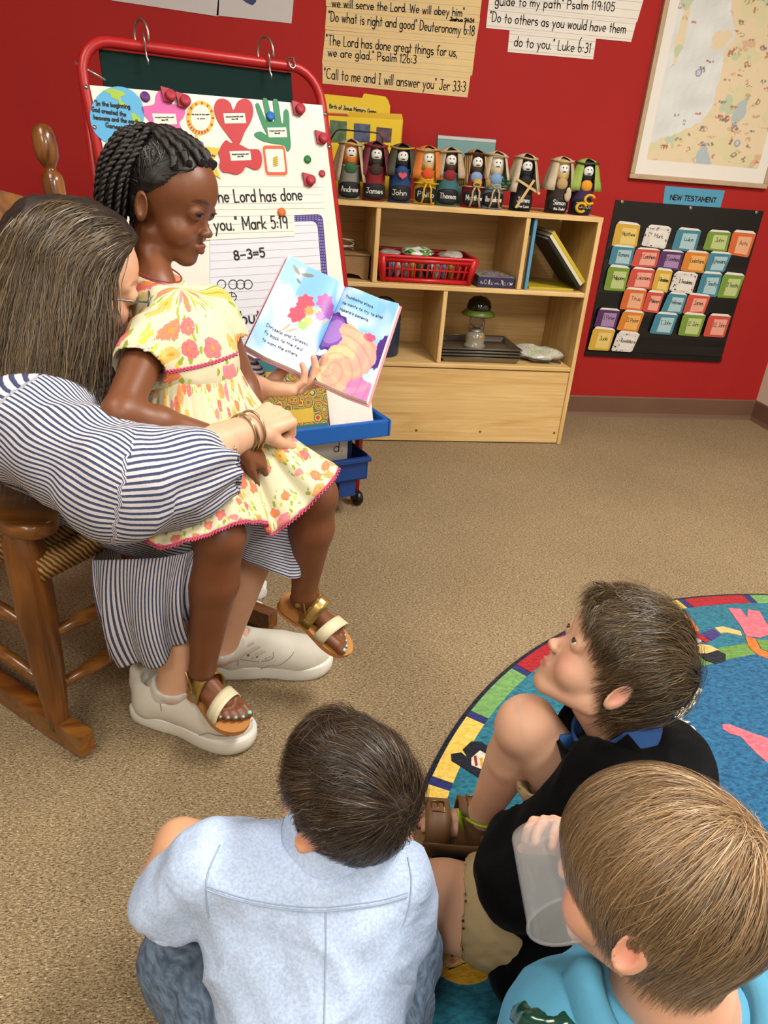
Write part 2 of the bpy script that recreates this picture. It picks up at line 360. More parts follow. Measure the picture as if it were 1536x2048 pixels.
# ================================================================== ON THE RED WALL
WALL = Plane((0, YW, 0), (1, 0, 0), (0, 0, 1))
mat('ink', '#2c2a2c', .6); mat('pencil', '#4a4640', .7); mat('white_paper', '#dfdad0', .75, .04, 8, .05, 30); mat('cream_paper', '#d8bd88', .8, .05, 8, .05, 30)
mat('grey_poster', '#bdb9ba', .5, .04, 4); mat('navy', '#1d2a5a', .5)
mat('line_blue', '#9a9a9a', .8); mat('tape', '#e8e0c8', .2, alpha=.35)
def plate(name, pl, pts, th, m, parent=None, d=0., **kw):
    return MB().prism(pl.poly(pts, d), pl.N, th).build(name, MATS[m] if isinstance(m, str) else m, parent, **kw)
def base_of(pl, pts, d=0):
    P = np.array(pl.poly(pts, d)); return A(P[:, 0].mean(), P[:, 1].mean(), P[:, 2].min())
def strip(label, pts, pm, lines, rules, grp=None, pl=WALL, th=.0012, d=.0005, wgt=.0035, name='sentence_strip'):
    T = thing(name, label, 'sentence strip', base_of(pl, pts, d), grp)
    plate('paper', pl, pts, th, pm, T, d)
    tl, tr, br, bl = [A(*p) for p in pts]; mb = MB()
    for k in rules:   # ruled guide lines
        a, b = tl+(bl-tl)*k, tr+(br-tr)*k; P0, P1 = pl.px(*(a+(b-a)*.004), d+th+.0002), pl.px(*(b-(b-a)*.004), d+th+.0002); w = pl.v*.0006
        mb.add([P0-w, P1-w, P1+w, P0+w], [(0, 1, 2, 3)])
    mb.build('ruled_lines', MATS['line_blue'], T)
    mb = MB()
    for txt, p0, p1, h in lines: text_px(mb, pl, txt, p0, p1, h, wgt, d+th+.0006)
    mb.build('lettering', MATS['ink'], T); return T
G = 'cream sentence strips on the red wall'
strip('topmost cream sentence strip reading we will serve the Lord', [(650, -45), (966, -20), (959, 36), (652, 12)], 'cream_paper', [('we will serve the Lord. We will obey him"', (664, 13), (928, 33), 17), ('Joshua 24:24', (900, 41), (948, 45), 7)], (.3, .62, .9), G, d=.0022)
strip('cream sentence strip reading do what is right and good', [(653, 13), (960, 36), (952, 85), (650, 59)], 'cream_paper', [('"Do what is right and good" Deuteronomy 6:18', (657, 42), (948, 71), 20)], (.2, .5, .85), G, d=.0016)
strip('tall two-line cream sentence strip about great things', [(651, 60), (952, 84), (944, 151), (644, 126)], 'cream_paper', [('"The Lord has done great things for us,', (652, 89), (914, 114), 20), ("we are glad.\" Psalm 126:3", (656, 112), (832, 127), 17)], (.1, .32, .55, .75, .92), G, d=.001)
strip('lowest cream sentence strip reading call to me', [(645, 126), (941, 150), (935, 195), (645, 167)], 'cream_paper', [('"Call to me and I will answer you" Jer 33:3', (648, 157), (930, 184), 21)], (.15, .5, .88), G, d=.0005)
G = 'white sentence strips on the red wall'
strip('topmost white sentence strip ending in a Psalm reference', [(983, -40), (1290, -12), (1274, 44), (976, 14)], 'white_paper', [('guide to my path" Psalm 119:105', (990, 10), (1228, 22), 18)], (.3, .6, .9), G, d=.0018)
strip('wide white sentence strip reading do to others', [(976, 13), (1273, 42), (1262, 84), (972, 56)], 'white_paper', [('"Do to others as you would have them', (979, 43), (1250, 67), 20)], (.15, .5, .88), G, d=.001)
strip('short white sentence strip reading do to you', [(1019, 61), (1192, 77), (1186, 119), (1015, 104)], 'white_paper', [('do to you." Luke 6:31', (1028, 92), (1180, 106), 20)], (.15, .5, .88), G, d=.0004)
for pts, lb in (([(170, -60), (440, -40), (437, 33), (224, 1)], 'pale grey poster sheet at the top above the easel, left of its pair'), ([(440, -40), (590, -30), (583, 47), (433, 31)], 'pale grey poster sheet with a navy shape above the easel')):
    T = thing('wall_poster', lb, 'poster', base_of(WALL, pts, .001), 'grey posters above the easel'); plate('sheet', WALL, pts, .0015, 'grey_poster', T, .001)
    if 'navy' in lb: plate('printed_shape', WALL, [(478, -14), (515, -12), (512, 4), (505, 11), (494, 6), (484, -1)], .0006, 'navy', T, .0026)

# framed map ------------------------------------------------------------
def vnoise(P, f, seed=0, oct=4):
    r = np.random.default_rng(seed); out = np.zeros(len(P)); a = 1.
    for o_ in range(oct):
        for _ in range(5):
            d = r.normal(size=P.shape[1]); d /= np.linalg.norm(d); out += a*np.sin(P@d*f*r.uniform(.7, 1.4)*6.283+r.uniform(0, 6.283))/3
        f *= 2; a *= .55
    return out
def inpoly(x, y, poly):
    c = np.zeros(len(x), bool); n = len(poly)
    for i in range(n):
        x1, y1 = poly[i]; x2, y2 = poly[(i+1) % n]
        k = (y1 > y) != (y2 > y); c ^= k & (x < (x2-x1)*(y-y1)/(y2-y1+1e-12)+x1)
    return c
C3 = lambda h: np.array(lin(h)[:3])
mx0, mx1, mz0, mz1 = 1.527, 2.178, 1.071, 2.0
MAP = thing('framed_map', 'framed illustrated map with pale blue sea on the red wall', 'map', (1.85, YW-.012, mz0))
fr = MB(); fw = .02
for lo, hi in (((mx0, YW-.022, mz0), (mx1, YW-.001, mz0+fw)), ((mx0, YW-.022, mz1-fw), (mx1, YW-.001, mz1)), ((mx0, YW-.022, mz0+fw), (mx0+fw, YW-.001, mz1-fw)), ((mx1-fw, YW-.022, mz0+fw), (mx1, YW-.001, mz1-fw))): fr.bbox(lo, hi, .003)
mat('pale_wood_frame', '#b19a7c', .45, .08, 30); fr.build('frame', MATS['pale_wood_frame'], MAP)
nx, nz_ = 190, 260; X, Z = np.meshgrid(np.linspace(mx0+fw, mx1-fw, nx), np.linspace(mz0+fw, mz1-fw, nz_), indexing='ij'); P2 = np.stack([X.ravel(), Z.ravel()], 1)
mp = WALL
def mpx(pts): return [tuple(mp.px(a, b)[[0, 2]]) for a, b in pts]
def z2(pts): return [(600+.6094*a, .6094*b) for a, b in pts]
W_ = P2+np.stack([vnoise(P2, 9, 1), vnoise(P2, 9, 2)], 1)*.007
col = np.tile(C3('#cfd2d2'), (len(P2), 1))*(1+.06*vnoise(P2, 6, 3))[:, None]
coast = mpx(z2([(1420, -500), (1410, 60), (1420, 110), (1390, 180), (1372, 260), (1350, 350), (1310, 400), (1230, 440), (1140, 470), (1128, 530), (1560, 560), (1900, 300), (1900, -500)]))
land = inpoly(W_[:, 0], W_[:, 1], coast); asia = inpoly(W_[:, 0], W_[:, 1], mpx(z2([(1200, -600), (1225, -30), (1255, 40), (1230, 120), (1210, 220), (1250, 170), (1270, 60), (1310, -60), (1300, -600)]))); isl = inpoly(W_[:, 0], W_[:, 1], mpx(z2([(1345, 160), (1350, 110), (1400, 100), (1410, 120), (1385, 165)])))
lc = np.where((vnoise(P2, 5, 5) > .25)[:, None], C3('#cfc7a0'), C3('#d8c6a6')); lc = np.where((vnoise(P2, 4, 8) > .9)[:, None], C3('#b4bfa2'), lc); lc = np.where((vnoise(P2, 7, 9) < -1.0)[:, None], C3('#cda98a'), lc)
for k in (land, asia, isl): col[k] = lc[k]
edge = inpoly(W_[:, 0]-.008, W_[:, 1]+.006, coast) ^ land; col[edge & ~land] = C3('#a9bfba')
sea2 = inpoly(W_[:, 0], W_[:, 1], mpx(z2([(1430, 345), (1470, 310), (1455, 380), (1420, 425), (1410, 400)]))) | inpoly(W_[:, 0], W_[:, 1], mpx(z2([(1310, 470), (1330, 470), (1345, 540), (1290, 545)]))); col[sea2] = C3('#a8b4b8')
rr = np.random.default_rng(4)
for _ in range(190):   # tiny printed pictures and names
    c = A(rr.uniform(mx0+.06, mx1-.04), rr.uniform(mz0+.1, mz1-.06)); w, h = rr.uniform(.006, .02), rr.uniform(.003, .013)
    inl = inpoly(np.array([c[0]]), np.array([c[1]]), coast)[0]
    if not inl and rr.random() < .82: continue
    k = ((np.abs(P2[:, 0]-c[0])/w)**2+(np.abs(P2[:, 1]-c[1])/h)**2 < 1) & (vnoise(P2, 60, int(rr.integers(99)), 1) > -.1)
    col[k] = C3(rr.choice(['#a06a58', '#8c7a60', '#b5785f', '#7d7a72', '#b99f74']))
bord = (P2[:, 0] < mx0+fw+.045) | (P2[:, 0] > mx1-fw-.045) | (P2[:, 1] < mz0+fw+.055) | (P2[:, 1] > mz1-fw-.05); col[bord] = C3('#ddd9d2')
for cx, cz in [tuple(mp.px(600+.6094*a, .6094*b)[[0, 2]]) for a, b in ((1303, 240), (1430, 470))]:
    d_ = np.hypot(P2[:, 0]-cx, P2[:, 1]-cz); col[(d_ < .014) & (d_ > .009)] = C3('#8e8fa8'); col[d_ < .009] = C3('#c0c2cc')
mb = MB(); mb.grid(np.stack([X, np.full_like(X, YW-.012), Z], 2), smooth=False)
mat('map_print', None, .45, attr='Col'); mb.build('map_sheet', MATS['map_print'], MAP, colors=col)

# pocket chart and book cards ------------------------------------------
mat('black_vinyl', '#0b0b0e', .38, .1, 30); mat('black_pocket', '#121216', .2, spec=.6); mat('grommet', '#9a948c', .35, metal=.9)
z4 = lambda pts: [(1130+.2643*a, 360+.2643*b) for a, b in pts]
CH = thing('pocket_chart', 'black hanging pocket chart full of book cards on the red wall', 'pocket chart', base_of(WALL, z4([(145, 1325), (1172, 1375)])))
plate('backing', WALL, z4([(383, 150), (1503, 235), (1172, 1378), (145, 1325)]), .003, 'black_vinyl', CH, .001)
for r, (ya, yb) in enumerate(((450, 520), (600, 680), (780, 850), (945, 1010), (1100, 1170), (1220, 1290))):
    f = lambda y, e: (383-(y-150)*.2026+8, y) if not e else (1503-((y+85-(y-150)*.035)-235)*.2903-8, y+85-(y-150)*.035)
    plate('pocket', WALL, z4([f(ya, 0), f(ya, 1), f(yb, 1), f(yb, 0)]), .0012, 'black_pocket', CH, .004)
plate('bottom_bar', WALL, z4([(152, 1290), (1182, 1340), (1172, 1375), (145, 1325)]), .008, 'black_vinyl', CH, .004)
for a in ((432, 165), (950, 212), (1448, 245)): MB().lathe([(.003, 0), (.008, 0), (.008, .003), (.003, .003)], WALL.px(*z4([a])[0], .004), 12, WALL.N).build('grommet', MATS['grommet'], CH)
CCOL = dict(y=('#c9a13c', '#d8bf6e'), w=('#cfcac4', '#d8d4ce'), b=('#3f7d92', '#9fbfc6'), g=('#6f8f35', '#b3c180'), o=('#c8622f', '#dba47e'), r=('#c04a3c', '#dc9c8a'), p=('#4e2a5c', '#9c7fa8'), n=('#c97a28', '#dda65c'))
for k, (a, b) in CCOL.items(): mat('card_'+k, a, .5, .05, 20); mat('cardlabel_'+k, b, .5)
mat('page_edge', '#d9d8d0', .7); mat('confetti', '#3b3842', .6)
CARDS = [('Matthew', 'y', (390, 325), (570, 345), (540, 508), (350, 500)), ('Mark', 'w', (622, 350), (805, 368), (755, 522), (575, 495)), ('Luke', 'b', (850, 372), (1030, 387), (985, 545), (803, 525)), ('John', 'g', (1085, 388), (1255, 400), (1220, 545), (1040, 525)), ('Acts', 'o', (1270, 392), (1445, 408), (1385, 587), (1226, 560)),
 ('Romans', 'b', (360, 500), (530, 514), (495, 650), (325, 640)), ('I Corinthians', 'r', (540, 520), (720, 534), (690, 662), (495, 652)), ('II Corinthians', 'p', (728, 536), (898, 550), (865, 685), (685, 664)), ('Galatians', 'n', (915, 542), (1090, 557), (1050, 705), (870, 684)), ('Ephesians', 'b', (1095, 550), (1260, 564), (1200, 700), (1045, 692)),
 ('Philippians', 'g', (330, 655), (490, 670), (450, 843), (290, 832)), ('Colossians', 'r', (505, 670), (680, 684), (650, 828), (460, 817)), ('I Thessalonians', 'y', (690, 676), (815, 692), (772, 853), (652, 834)), ('II Thessalonians', 'w', (830, 700), (1005, 718), (957, 863), (785, 836)), ('I Timothy', 'b', (1040, 705), (1190, 716), (1145, 887), (990, 866)), ('II Timothy', 'g', (1200, 712), (1360, 727), (1297, 897), (1147, 887)),
 ('Titus', 'o', (455, 824), (620, 838), (580, 993), (410, 974)), ('Philemon', 'r', (625, 845), (750, 858), (702, 1007), (582, 993)), ('Hebrews', 'b', (785, 856), (925, 873), (880, 1013), (720, 1003)), ('James', 'r', (935, 866), (1100, 882), (1052, 1008), (887, 1012)),
 ('I Peter', 'p', (255, 978), (415, 990), (377, 1128), (217, 1112)), ('II Peter', 'n', (440, 994), (600, 1008), (547, 1152), (387, 1133)), ('I John', 'b', (690, 1010), (855, 1023), (802, 1172), (637, 1158)), ('II John', 'g', (895, 1014), (1065, 1028), (1012, 1187), (852, 1172)), ('III John', 'r', (1090, 1024), (1255, 1034), (1203, 1192), (1042, 1182)),
 ('Jude', 'y', (215, 1122), (380, 1138), (332, 1292), (170, 1283)), ('Revelation', 'w', (400, 1152), (565, 1168), (503, 1302), (347, 1292))]
CN = dict(y='yellow', w='black-flecked white', b='teal', g='green', o='orange', r='coral red', p='purple', n='amber')
ROWI = [0]*5+[1]*5+[2]*6+[3]*4+[4]*5+[5]*2
for (txt, ck, tl, tr, br, bl), rw in zip(CARDS, ROWI):
    tl, tr, br, bl = [A(*q) for q in (tl, tr, br, bl)]; d = .006+.0025*rw
    T = thing('book_card', CN[ck]+' book-shaped card lettered '+txt+' in the pocket chart', 'card', base_of(WALL, z4([bl, br]), d), 'book cards in the pocket chart')
    q = lambda a, b: tuple(tl+(tr-tl)*a+((bl+(br-bl)*a)-(tl+(tr-tl)*a))*b)
    rnd = [q(.06, 0), q(1, 0), q(1, .94), q(.94, 1), q(.06, 1), q(0, .94), q(0, .08)]
    plate('cover', WALL, z4(rnd), .0015, 'card_'+ck, T, d)
    plate('page_block', WALL, z4([q(.04, 0), q(.14, -.11), q(.84, -.1), q(1, 0)]), .0012, 'page_edge', T, d)
    plate('label_panel', WALL, z4([q(.3, .17), q(.9, .15), q(.9, .9), q(.3, .9)]), .0006, 'cardlabel_'+ck, T, d+.0015)
    if ck == 'w':
        mb = MB(); rr = random.Random(len(txt))
        for _ in range(34):
            a, b = rr.random(), rr.random()
            if .3 < a < .9 and .15 < b < .9: continue
            e = q(min(max(a, .04), .95), min(max(b, .03), .96)); mb.prism(WALL.poly(z4(ellpts(e[0], e[1], rr.uniform(3, 8), rr.uniform(3, 7), 5, rr.random()*3)), d+.0016), WALL.N, .0004)
        mb.build('flecks', MATS['confetti'], T)
    mb = MB(); ln = min(1, .28+.055*len(txt)*1.6); c0 = .6-.3*ln+.01
    text_px(mb, WALL, txt, z4([q(c0, .52)])[0], z4([q(c0+.58*ln, .52)])[0], 8.2, .0019, d+.0026, .05, .12)
    mb.build('lettering', MATS['ink'], T)
mat('sky_paper', '#4a93b4', .6, .04, 9)
pts = z4([(757, 45), (1210, 80), (1175, 208), (740, 180)]); T = thing('title_sign', 'blue paper sign reading NEW TESTAMENT above the pocket chart', 'sign', base_of(WALL, pts, .001))
plate('paper', WALL, pts, .0012, 'sky_paper', T, .0006)
mb = MB(); text_px(mb, WALL, 'NEW TESTAMENT', *z4([(795, 147), (1140, 171)]), 9.5, .0042, .0026, 0, .16); mb.build('lettering', MATS['ink'], T)
# ================================================================== WOODEN SHELF UNIT
def woodmat(name, c1, c2, c3, axis, rough=.45, scale=1., coat=0.):
    m = mat(name); t = NT(m); co = t.coord(); sc = {'x': (.12, 1, 1), 'y': (1, .12, 1), 'z': (1, 1, .12)}[axis]
    v = t.mapping(co, sc); a = t.noise(v, 9*scale, 4, .55, 2.2); g = t.noise(t.mapping(co, tuple(s_*.25 if s_ < .5 else 1 for s_ in sc)), 120*scale, 3)
    base = t.ramp(a, [(.3, c1), (.5, c2), (.72, c3)])
    t.base(t.mix(.55, base, t.mix(1., base, t.ramp(g, [(.35, (.78, .74, .7, 1)), (.6, (1.05, 1.05, 1.05, 1))]), 'MULTIPLY')))
    t.b.inputs['Roughness'].default_value = rough; t.b.inputs['Coat Weight'].default_value = coat; t.bump(g, .08, .001); return m
woodmat('birch_h', '#c29e62', '#d0ae74', '#d8ba84', 'x'); woodmat('birch_v', '#c09c60', '#ceac72', '#d6b882', 'z')
YS = 2.844; SX0, SX1, SZ = .05, 1.272, .931; YK = YW-.03; TH = .018
SH = thing('shelf_unit', 'low birch plywood shelf unit against the red wall', 'shelf', ((SX0+SX1)/2, (YS+YK)/2, 0))
bp = lambda n, lo, hi, m: MB().bbox(lo, hi, .003).build(n, MATS[m], SH)
bp('side_panel', (SX0, YS, 0), (SX0+TH, YK, SZ-TH), 'birch_v'); bp('side_panel', (SX1-TH, YS, 0), (SX1, YK, SZ-TH), 'birch_v')
MB().prism([(SX0, YS, SZ-TH), (SX1, YS, SZ-TH), (SX1, YS+.28, SZ-TH), (SX1-.05, YK, SZ-TH), (SX0, YK, SZ-TH)], A(0, 0, 1), TH).build('top_panel', MATS['birch_h'], SH)
ZM, ZL = .647, .343
bp('shelf_board', (SX0+TH, YS, ZM-TH), (SX1-TH, YK, ZM), 'birch_h'); bp('shelf_board', (SX0+TH, YS, ZL-TH), (SX1-TH, YK, ZL), 'birch_h')
bp('divider', (.392, YS+.004, ZM), (.41, YK, SZ-TH), 'birch_v'); bp('divider', (.968, YS+.004, ZM), (.986, YK, SZ-TH), 'birch_v'); bp('divider', (.676, YS+.004, ZL), (.694, YK, ZM-TH), 'birch_v')
bp('back_panel', (SX0+TH, YK-.008, .02), (SX1-TH, YK, SZ-TH), 'birch_h'); bp('front_panel', (SX0+TH, YS+.006, .004), (SX1-TH, YS+.022, ZL-TH-.004), 'birch_h')
mat('brass', '#8a6a30', .35, metal=.8)
for x in (.45, .62, .9, 1.235): MB().lathe([(.005, 0), (.005, .002), (.002, .003)], (x, YS+.006, .052), 10, (0, -1, 0)).build('screw', MATS['brass'], SH)
# ---- on the middle boards
mat('red_plastic', '#b3171c', .35); mat('clear_bag', '#d8d8d0', .15, trans=.6, alpha=.5); 
def basket():
    x0, x1, y0, y1, z0, z1 = .418, .80, YS+.02, YS+.26, ZM+.001, ZM+.098
    T = thing('plastic_basket', 'red slotted plastic basket on the middle shelf', 'basket', ((x0+x1)/2, (y0+y1)/2, z0)); ins = .022
    MB().bbox((x0+ins, y0+ins, z0), (x1-ins, y1-ins, z0+.004), .002).build('floor_panel', MATS['red_plastic'], T)
    pr = lambda a, b, w0, w1, n: (a, b)
    rim = crom([(x0, y0, z1), (x1, y0, z1), (x1, y1, z1), (x0, y1, z1)], 1, True)
    P = []
    for (cx, cy), a0 in (((x1-.02, y1-.02), 0), ((x0+.02, y1-.02), 90), ((x0+.02, y0+.02), 180), ((x1-.02, y0+.02), 270)):
        for i in range(5): a = math.radians(a0+i*22.5); P.append((cx+.02*math.cos(a), cy+.02*math.sin(a), z1))
    MB().tube(P, .007, 8, True).build('rim', MATS['red_plastic'], T)
    for side in range(4):
        mb = MB()
        if side in (0, 2):
            yt, yb = (y0, y0+ins) if side == 0 else (y1, y1-ins); n = 14
            top = lambda s_: A(x0+.012+(x1-x0-.024)*s_, yt, z1); bot = lambda s_: A(x0+ins+(x1-x0-2*ins)*s_, yb, z0)
        else:
            xt, xb = (x0, x0+ins) if side == 1 else (x1, x1-ins); n = 8
            top = lambda s_: A(xt, y0+.012+(y1-y0-.024)*s_, z1); bot = lambda s_: A(xb, y0+ins+(y1-y0-2*ins)*s_, z0)
        for i in range(n+1):
            a, b = top(i/n), bot(i/n); mb.tube([a, b], .0042 if 0 < i < n else .012, 6)
        for f in (.1, .52, .86): mb.tube([bot(0)+(top(0)-bot(0))*f, bot(1)+(top(1)-bot(1))*f], .009 if f != .52 else .004, 6)
        mb.build('slotted_side', MATS['red_plastic'], T)
    return (x0, x1, y0, y1, z0, z1)
bx0, bx1, by0, by1, bz0, bz1 = basket()
PK = ['#3a6fa8', '#cfc8ba', '#8c8f94', '#c8a13a', '#4a7d4a', '#2f3b4a', '#b9b2a8', '#6a86b0', '#9aa23c', '#b0493c']
rr = random.Random(5); k = 0
GRY = ['in the front row of the red basket', 'in the back row of the red basket']
CNM = {'#3a6fa8': 'blue', '#cfc8ba': 'cream', '#8c8f94': 'grey', '#c8a13a': 'yellow', '#4a7d4a': 'green', '#2f3b4a': 'dark slate', '#b9b2a8': 'pale grey', '#6a86b0': 'light blue', '#9aa23c': 'olive', '#b0493c': 'brick red'}
def crumple(mb, c, r, seed, amp=.25, nu=12, nv=8, R=None):
    q = MB(); q.ell((0, 0, 0), r, R, nu, nv); V = q.v[0]; n = V/(np.linalg.norm(V, axis=1)[:, None]+1e-9)
    V = V*(1+amp*vnoise(n, .6, seed, 3)[:, None]); mb.add(V+np.asarray(c), q.f, True)
for row in range(2):
    for i in range(10):
        c = PK[i]; x = bx0+.052+i*.0305; y = by0+.065+row*.09+rr.uniform(-.006, .006); mb = MB()
        crumple(mb, (x, y, bz0+.042), (.013, .03, .034), 40+k, .14); mat('pack'+c, c, .3)
        mb.build('craft_packet', MATS['pack'+c], None, CNM[c]+' crumpled craft packet '+GRY[row], 'packet', 'craft packets in the red basket'); k += 1
# plastic bags on top of the packets
mat('white_green_bag', None, .25); t = NT(MATS['white_green_bag']); t.base(t.ramp(t.noise(t.coord(), 26, 2), [(.44, '#c9cdc6'), (.5, '#c9cdc6'), (.52, '#5f8f3c'), (.6, '#2d2f33'), (.66, '#d6d6d2')], 'CONSTANT'))
mat('grey_clear_bag', '#a9a39b', .2, .2, 30)
for nm, lb, c, r, mm, sd in (('snack_bag', 'white and green printed plastic bag on top of the red basket', (.585, YS+.13, bz1+.006), (.07, .07, .018), 'white_green_bag', 3), ('zip_bag', 'clear grey zip bag lying on the right of the red basket', (.715, YS+.13, bz1+.002), (.05, .075, .016), 'grey_clear_bag', 9), ('zip_bag', 'crumpled grey zip bag at the left end of the red basket', (.475, YS+.14, bz1-.004), (.04, .08, .013), 'grey_clear_bag', 17)):
    mb = MB(); crumple(mb, c, r, sd, .2, 24, 14); mb.build(nm, MATS[mm], None, lb, 'bag')
# puzzle box
mat('navy_box', '#2c2644', .4); mat('collage', None, .4); t = NT(MATS['collage']); vo = t.add('ShaderNodeTexVoronoi', i={'Vector': t.coord(), 'Scale': 70.}); t.base(t.mix(.35, t.mix(.5, vo.outputs['Color'], lin('#6a4a3c')), lin('#2a1e22')))
T = thing('jigsaw_box', 'dark blue jigsaw puzzle box beside the red basket', 'box', (.895, YS+.1, ZM+.001))
MB().bbox((.812, YS+.02, ZM+.001), (.962, YS+.2, ZM+.042), .002).build('box_body', MATS['navy_box'], T); MB().box((.815, YS+.023, ZM+.042), (.959, YS+.197, ZM+.0428)).build('lid_picture', MATS['collage'], T)
mat('pink_ink', '#b04a80', .5); mat('white_ink', '#d8d4da', .5); fx = lambda x, y: A(x, YS+.0195, y)
mb = MB(); lettering(mb, fx, 'Color', .838, ZM+.013, .036, .016, .0028); lettering(mb, fx, 'Jigsaw', .905, ZM+.013, .048, .016, .0022); lettering(mb, fx, 'The', .822, ZM+.014, .012, .009, .0012); lettering(mb, fx, 'of the', .879, ZM+.014, .02, .007, .001)
mb.build('lettering', MATS['white_ink'], T)
# books
def book(name, lb, fr, w, d, h, cc, th=.0018, grp=None, pages='page_edge'):
    """fr: (origin, along thickness, along depth, along height)"""
    o, a, b, c = [np.array(q, float) for q in fr]; T = thing(name, lb, 'book', o, grp); F_ = (o, a, b, c)
    MB().box((0, 0, 0), (th, d, h), F_).build('cover', MATS[cc], T); MB().box((w-th, 0, 0), (w, d, h), F_).build('cover', MATS[cc], T)
    MB().box((th, 0, 0), (w-th, th, h), F_).build('spine', MATS[cc], T); MB().box((th, th, .003), (w-th, d-.003, h-.003), F_).build('page_block', MATS[pages], T); return T
for n_, c in (('bk_blue', '#4f86a8'), ('bk_green', '#56713a'), ('bk_brown', '#8a6a44'), ('bk_white', '#c8c4b4'), ('bk_black', '#15161a'), ('bk_yellow', '#b8a22a'), ('bk_cream', '#c9c1a2')): mat(n_, c, .4)
X_, Y_, Z_ = A(1, 0, 0), A(0, 1, 0), A(0, 0, 1); G = 'books in the right end of the middle shelf'
book('picture_book', 'green book standing nearest the divider on the middle shelf', ((.988, YS+.03, ZM+.001), X_, Y_, Z_), .006, .2, .19, 'bk_green', grp=G)
book('picture_book', 'thin brown book standing between the green and blue books', ((.9955, YS+.03, ZM+.001), X_, Y_, Z_), .006, .2, .2, 'bk_brown', grp=G)
book('picture_book', 'tall thin light blue book standing upright on the middle shelf', ((1.003, YS+.012, ZM+.001), X_, Y_, Z_), .012, .21, .262, 'bk_blue', grp=G)
book('picture_book', 'yellow and green book lying flat under the leaning books', ((1.03, YS+.04, ZM+.009), -Z_, Y_, X_), .008, .2, .19, 'bk_yellow', grp=G)
sl = nrm(A(-.165, 0, .182)); pn = nrm(np.cross(sl, Y_)*-1)
if pn[2] < 0: pn = -pn
b0 = A(1.226, YS+.02, ZM+.016)
for i, (cc, lb, ln) in enumerate((('bk_black', 'black-covered book leaning lowest against the blue book', .235), ('bk_cream', 'cream-edged book leaning in the middle of the slanted stack', .24), ('bk_yellow', 'yellow book leaning on top of the slanted stack', .245))):
    book('picture_book', lb, (b0+pn*.0135*i, pn, Y_, sl), .0125, .215, ln, cc, grp=G)
# brown box with string in the left bay
mat('kraft', '#8a6a45', .8, .12, 30); T = thing('kraft_box', 'brown cardboard box in the left bay of the middle shelf', 'box', (.31, YS+.1, ZM+.001))
mb = MB(); prof = [(.232, 0), (.262, 0), (.275, .014), (.31, .02), (.345, .014), (.36, 0), (.384, 0), (.384, .085), (.232, .085)]
mb.prism([(x, YS+.06, ZM+.001+z) for x, z in prof], A(0, 1, 0), .14).build('box_body', MATS['kraft'], T)
MB().bbox((.228, YS+.055, ZM+.087), (.388, YS+.205, ZM+.095), .002).build('lid', MATS['kraft'], T)
mat('string', '#b8ac98', .9); mb = MB(); th_ = np.linspace(0, 6*math.pi, 70); mb.tube(np.stack([.30+.028*np.cos(th_), YS+.13+.02*np.sin(th_), ZM+.099+.035*np.linspace(0, 1, 70)+.01*np.sin(th_*.5)], 1), .0022, 6)
mb.build('string_coil', MATS['string'], None, 'loose coil of pale string on the brown box', 'string')
# ---- lower boards
mat('dark_blue_can', '#1f3148', .35); mat('black_plastic', '#0c0c0d', .35)
T = thing('lidded_canister', 'dark blue canister with black carrying handle on lower shelf', 'canister', (.463, YS+.12, ZL+.001))
MB().lathe([(.0, 0), (.07, 0), (.074, .006), (.074, .13), (.07, .14), (.072, .15), (.05, .165), (.02, .175), (0, .178)], (.463, YS+.13, ZL+.001), 28).build('body', MATS['dark_blue_can'], T)
hp = [(.463+.066*math.cos(a), YS+.13, ZL+.14+.085*math.sin(a)) for a in np.linspace(0, math.pi, 14)]
MB().tube(hp, .009, 8).build('handle', MATS['black_plastic'], T)
mat('tray_steel', '#8f8a82', .32, metal=.85); mat('tin_grey', '#837d72', .4, metal=.6)
px0, px1, py0, py1 = .70, 1.035, YS+.02, YS+.27
proto = None; ordn = ['bottom', 'second from the bottom', 'third from the bottom', 'top']
for i in range(4):
    z = ZL+.001+i*.0125
    if proto is None:
        T = thing('baking_tray', 'shallow metal baking tray, bottom of the stack on lower shelf', 'tray', ((px0+px1)/2, (py0+py1)/2, z), 'stacked metal trays'); proto = T
        MB().bbox((px0+.018, py0+.018, z), (px1-.018, py1-.018, z+.0025), .001).build('tray_floor', MATS['tray_steel'], T)
        mb = MB()
        for a, b, n in (((px0+.018, py0+.018), (px1-.018, py0+.018), (0, -1)), ((px1-.018, py0+.018), (px1-.018, py1-.018), (1, 0)), ((px1-.018, py1-.018), (px0+.018, py1-.018), (0, 1)), ((px0+.018, py1-.018), (px0+.018, py0+.018), (-1, 0))):
            u = nrm(A(b[0]-a[0], b[1]-a[1], 0)); n = A(*n, 0); a3, b3 = A(*a, z), A(*b, z)
            mb.add([a3, b3, b3+n*.016+u*.016+Z_*.021, a3+n*.016-u*.016+Z_*.021, a3+n*.002-u*.002-Z_*.0003, b3+n*.002+u*.002-Z_*.0003, b3+n*.018+u*.018+Z_*.021, a3+n*.018-u*.018+Z_*.021], [(0, 1, 2, 3), (7, 6, 5, 4), (3, 2, 6, 7)])
        mb.build('flared_wall', MATS['tray_steel'], T)
        MB().tube([(px0, py0, z+.021), (px1, py0, z+.021), (px1, py1, z+.021), (px0, py1, z+.021)], .0035, 6, True).build('rolled_rim', MATS['tray_steel'], T)
    else: clone(proto, (0, 0, i*.0125), 'shallow metal baking tray, '+ordn[i]+' of the stack on lower shelf')
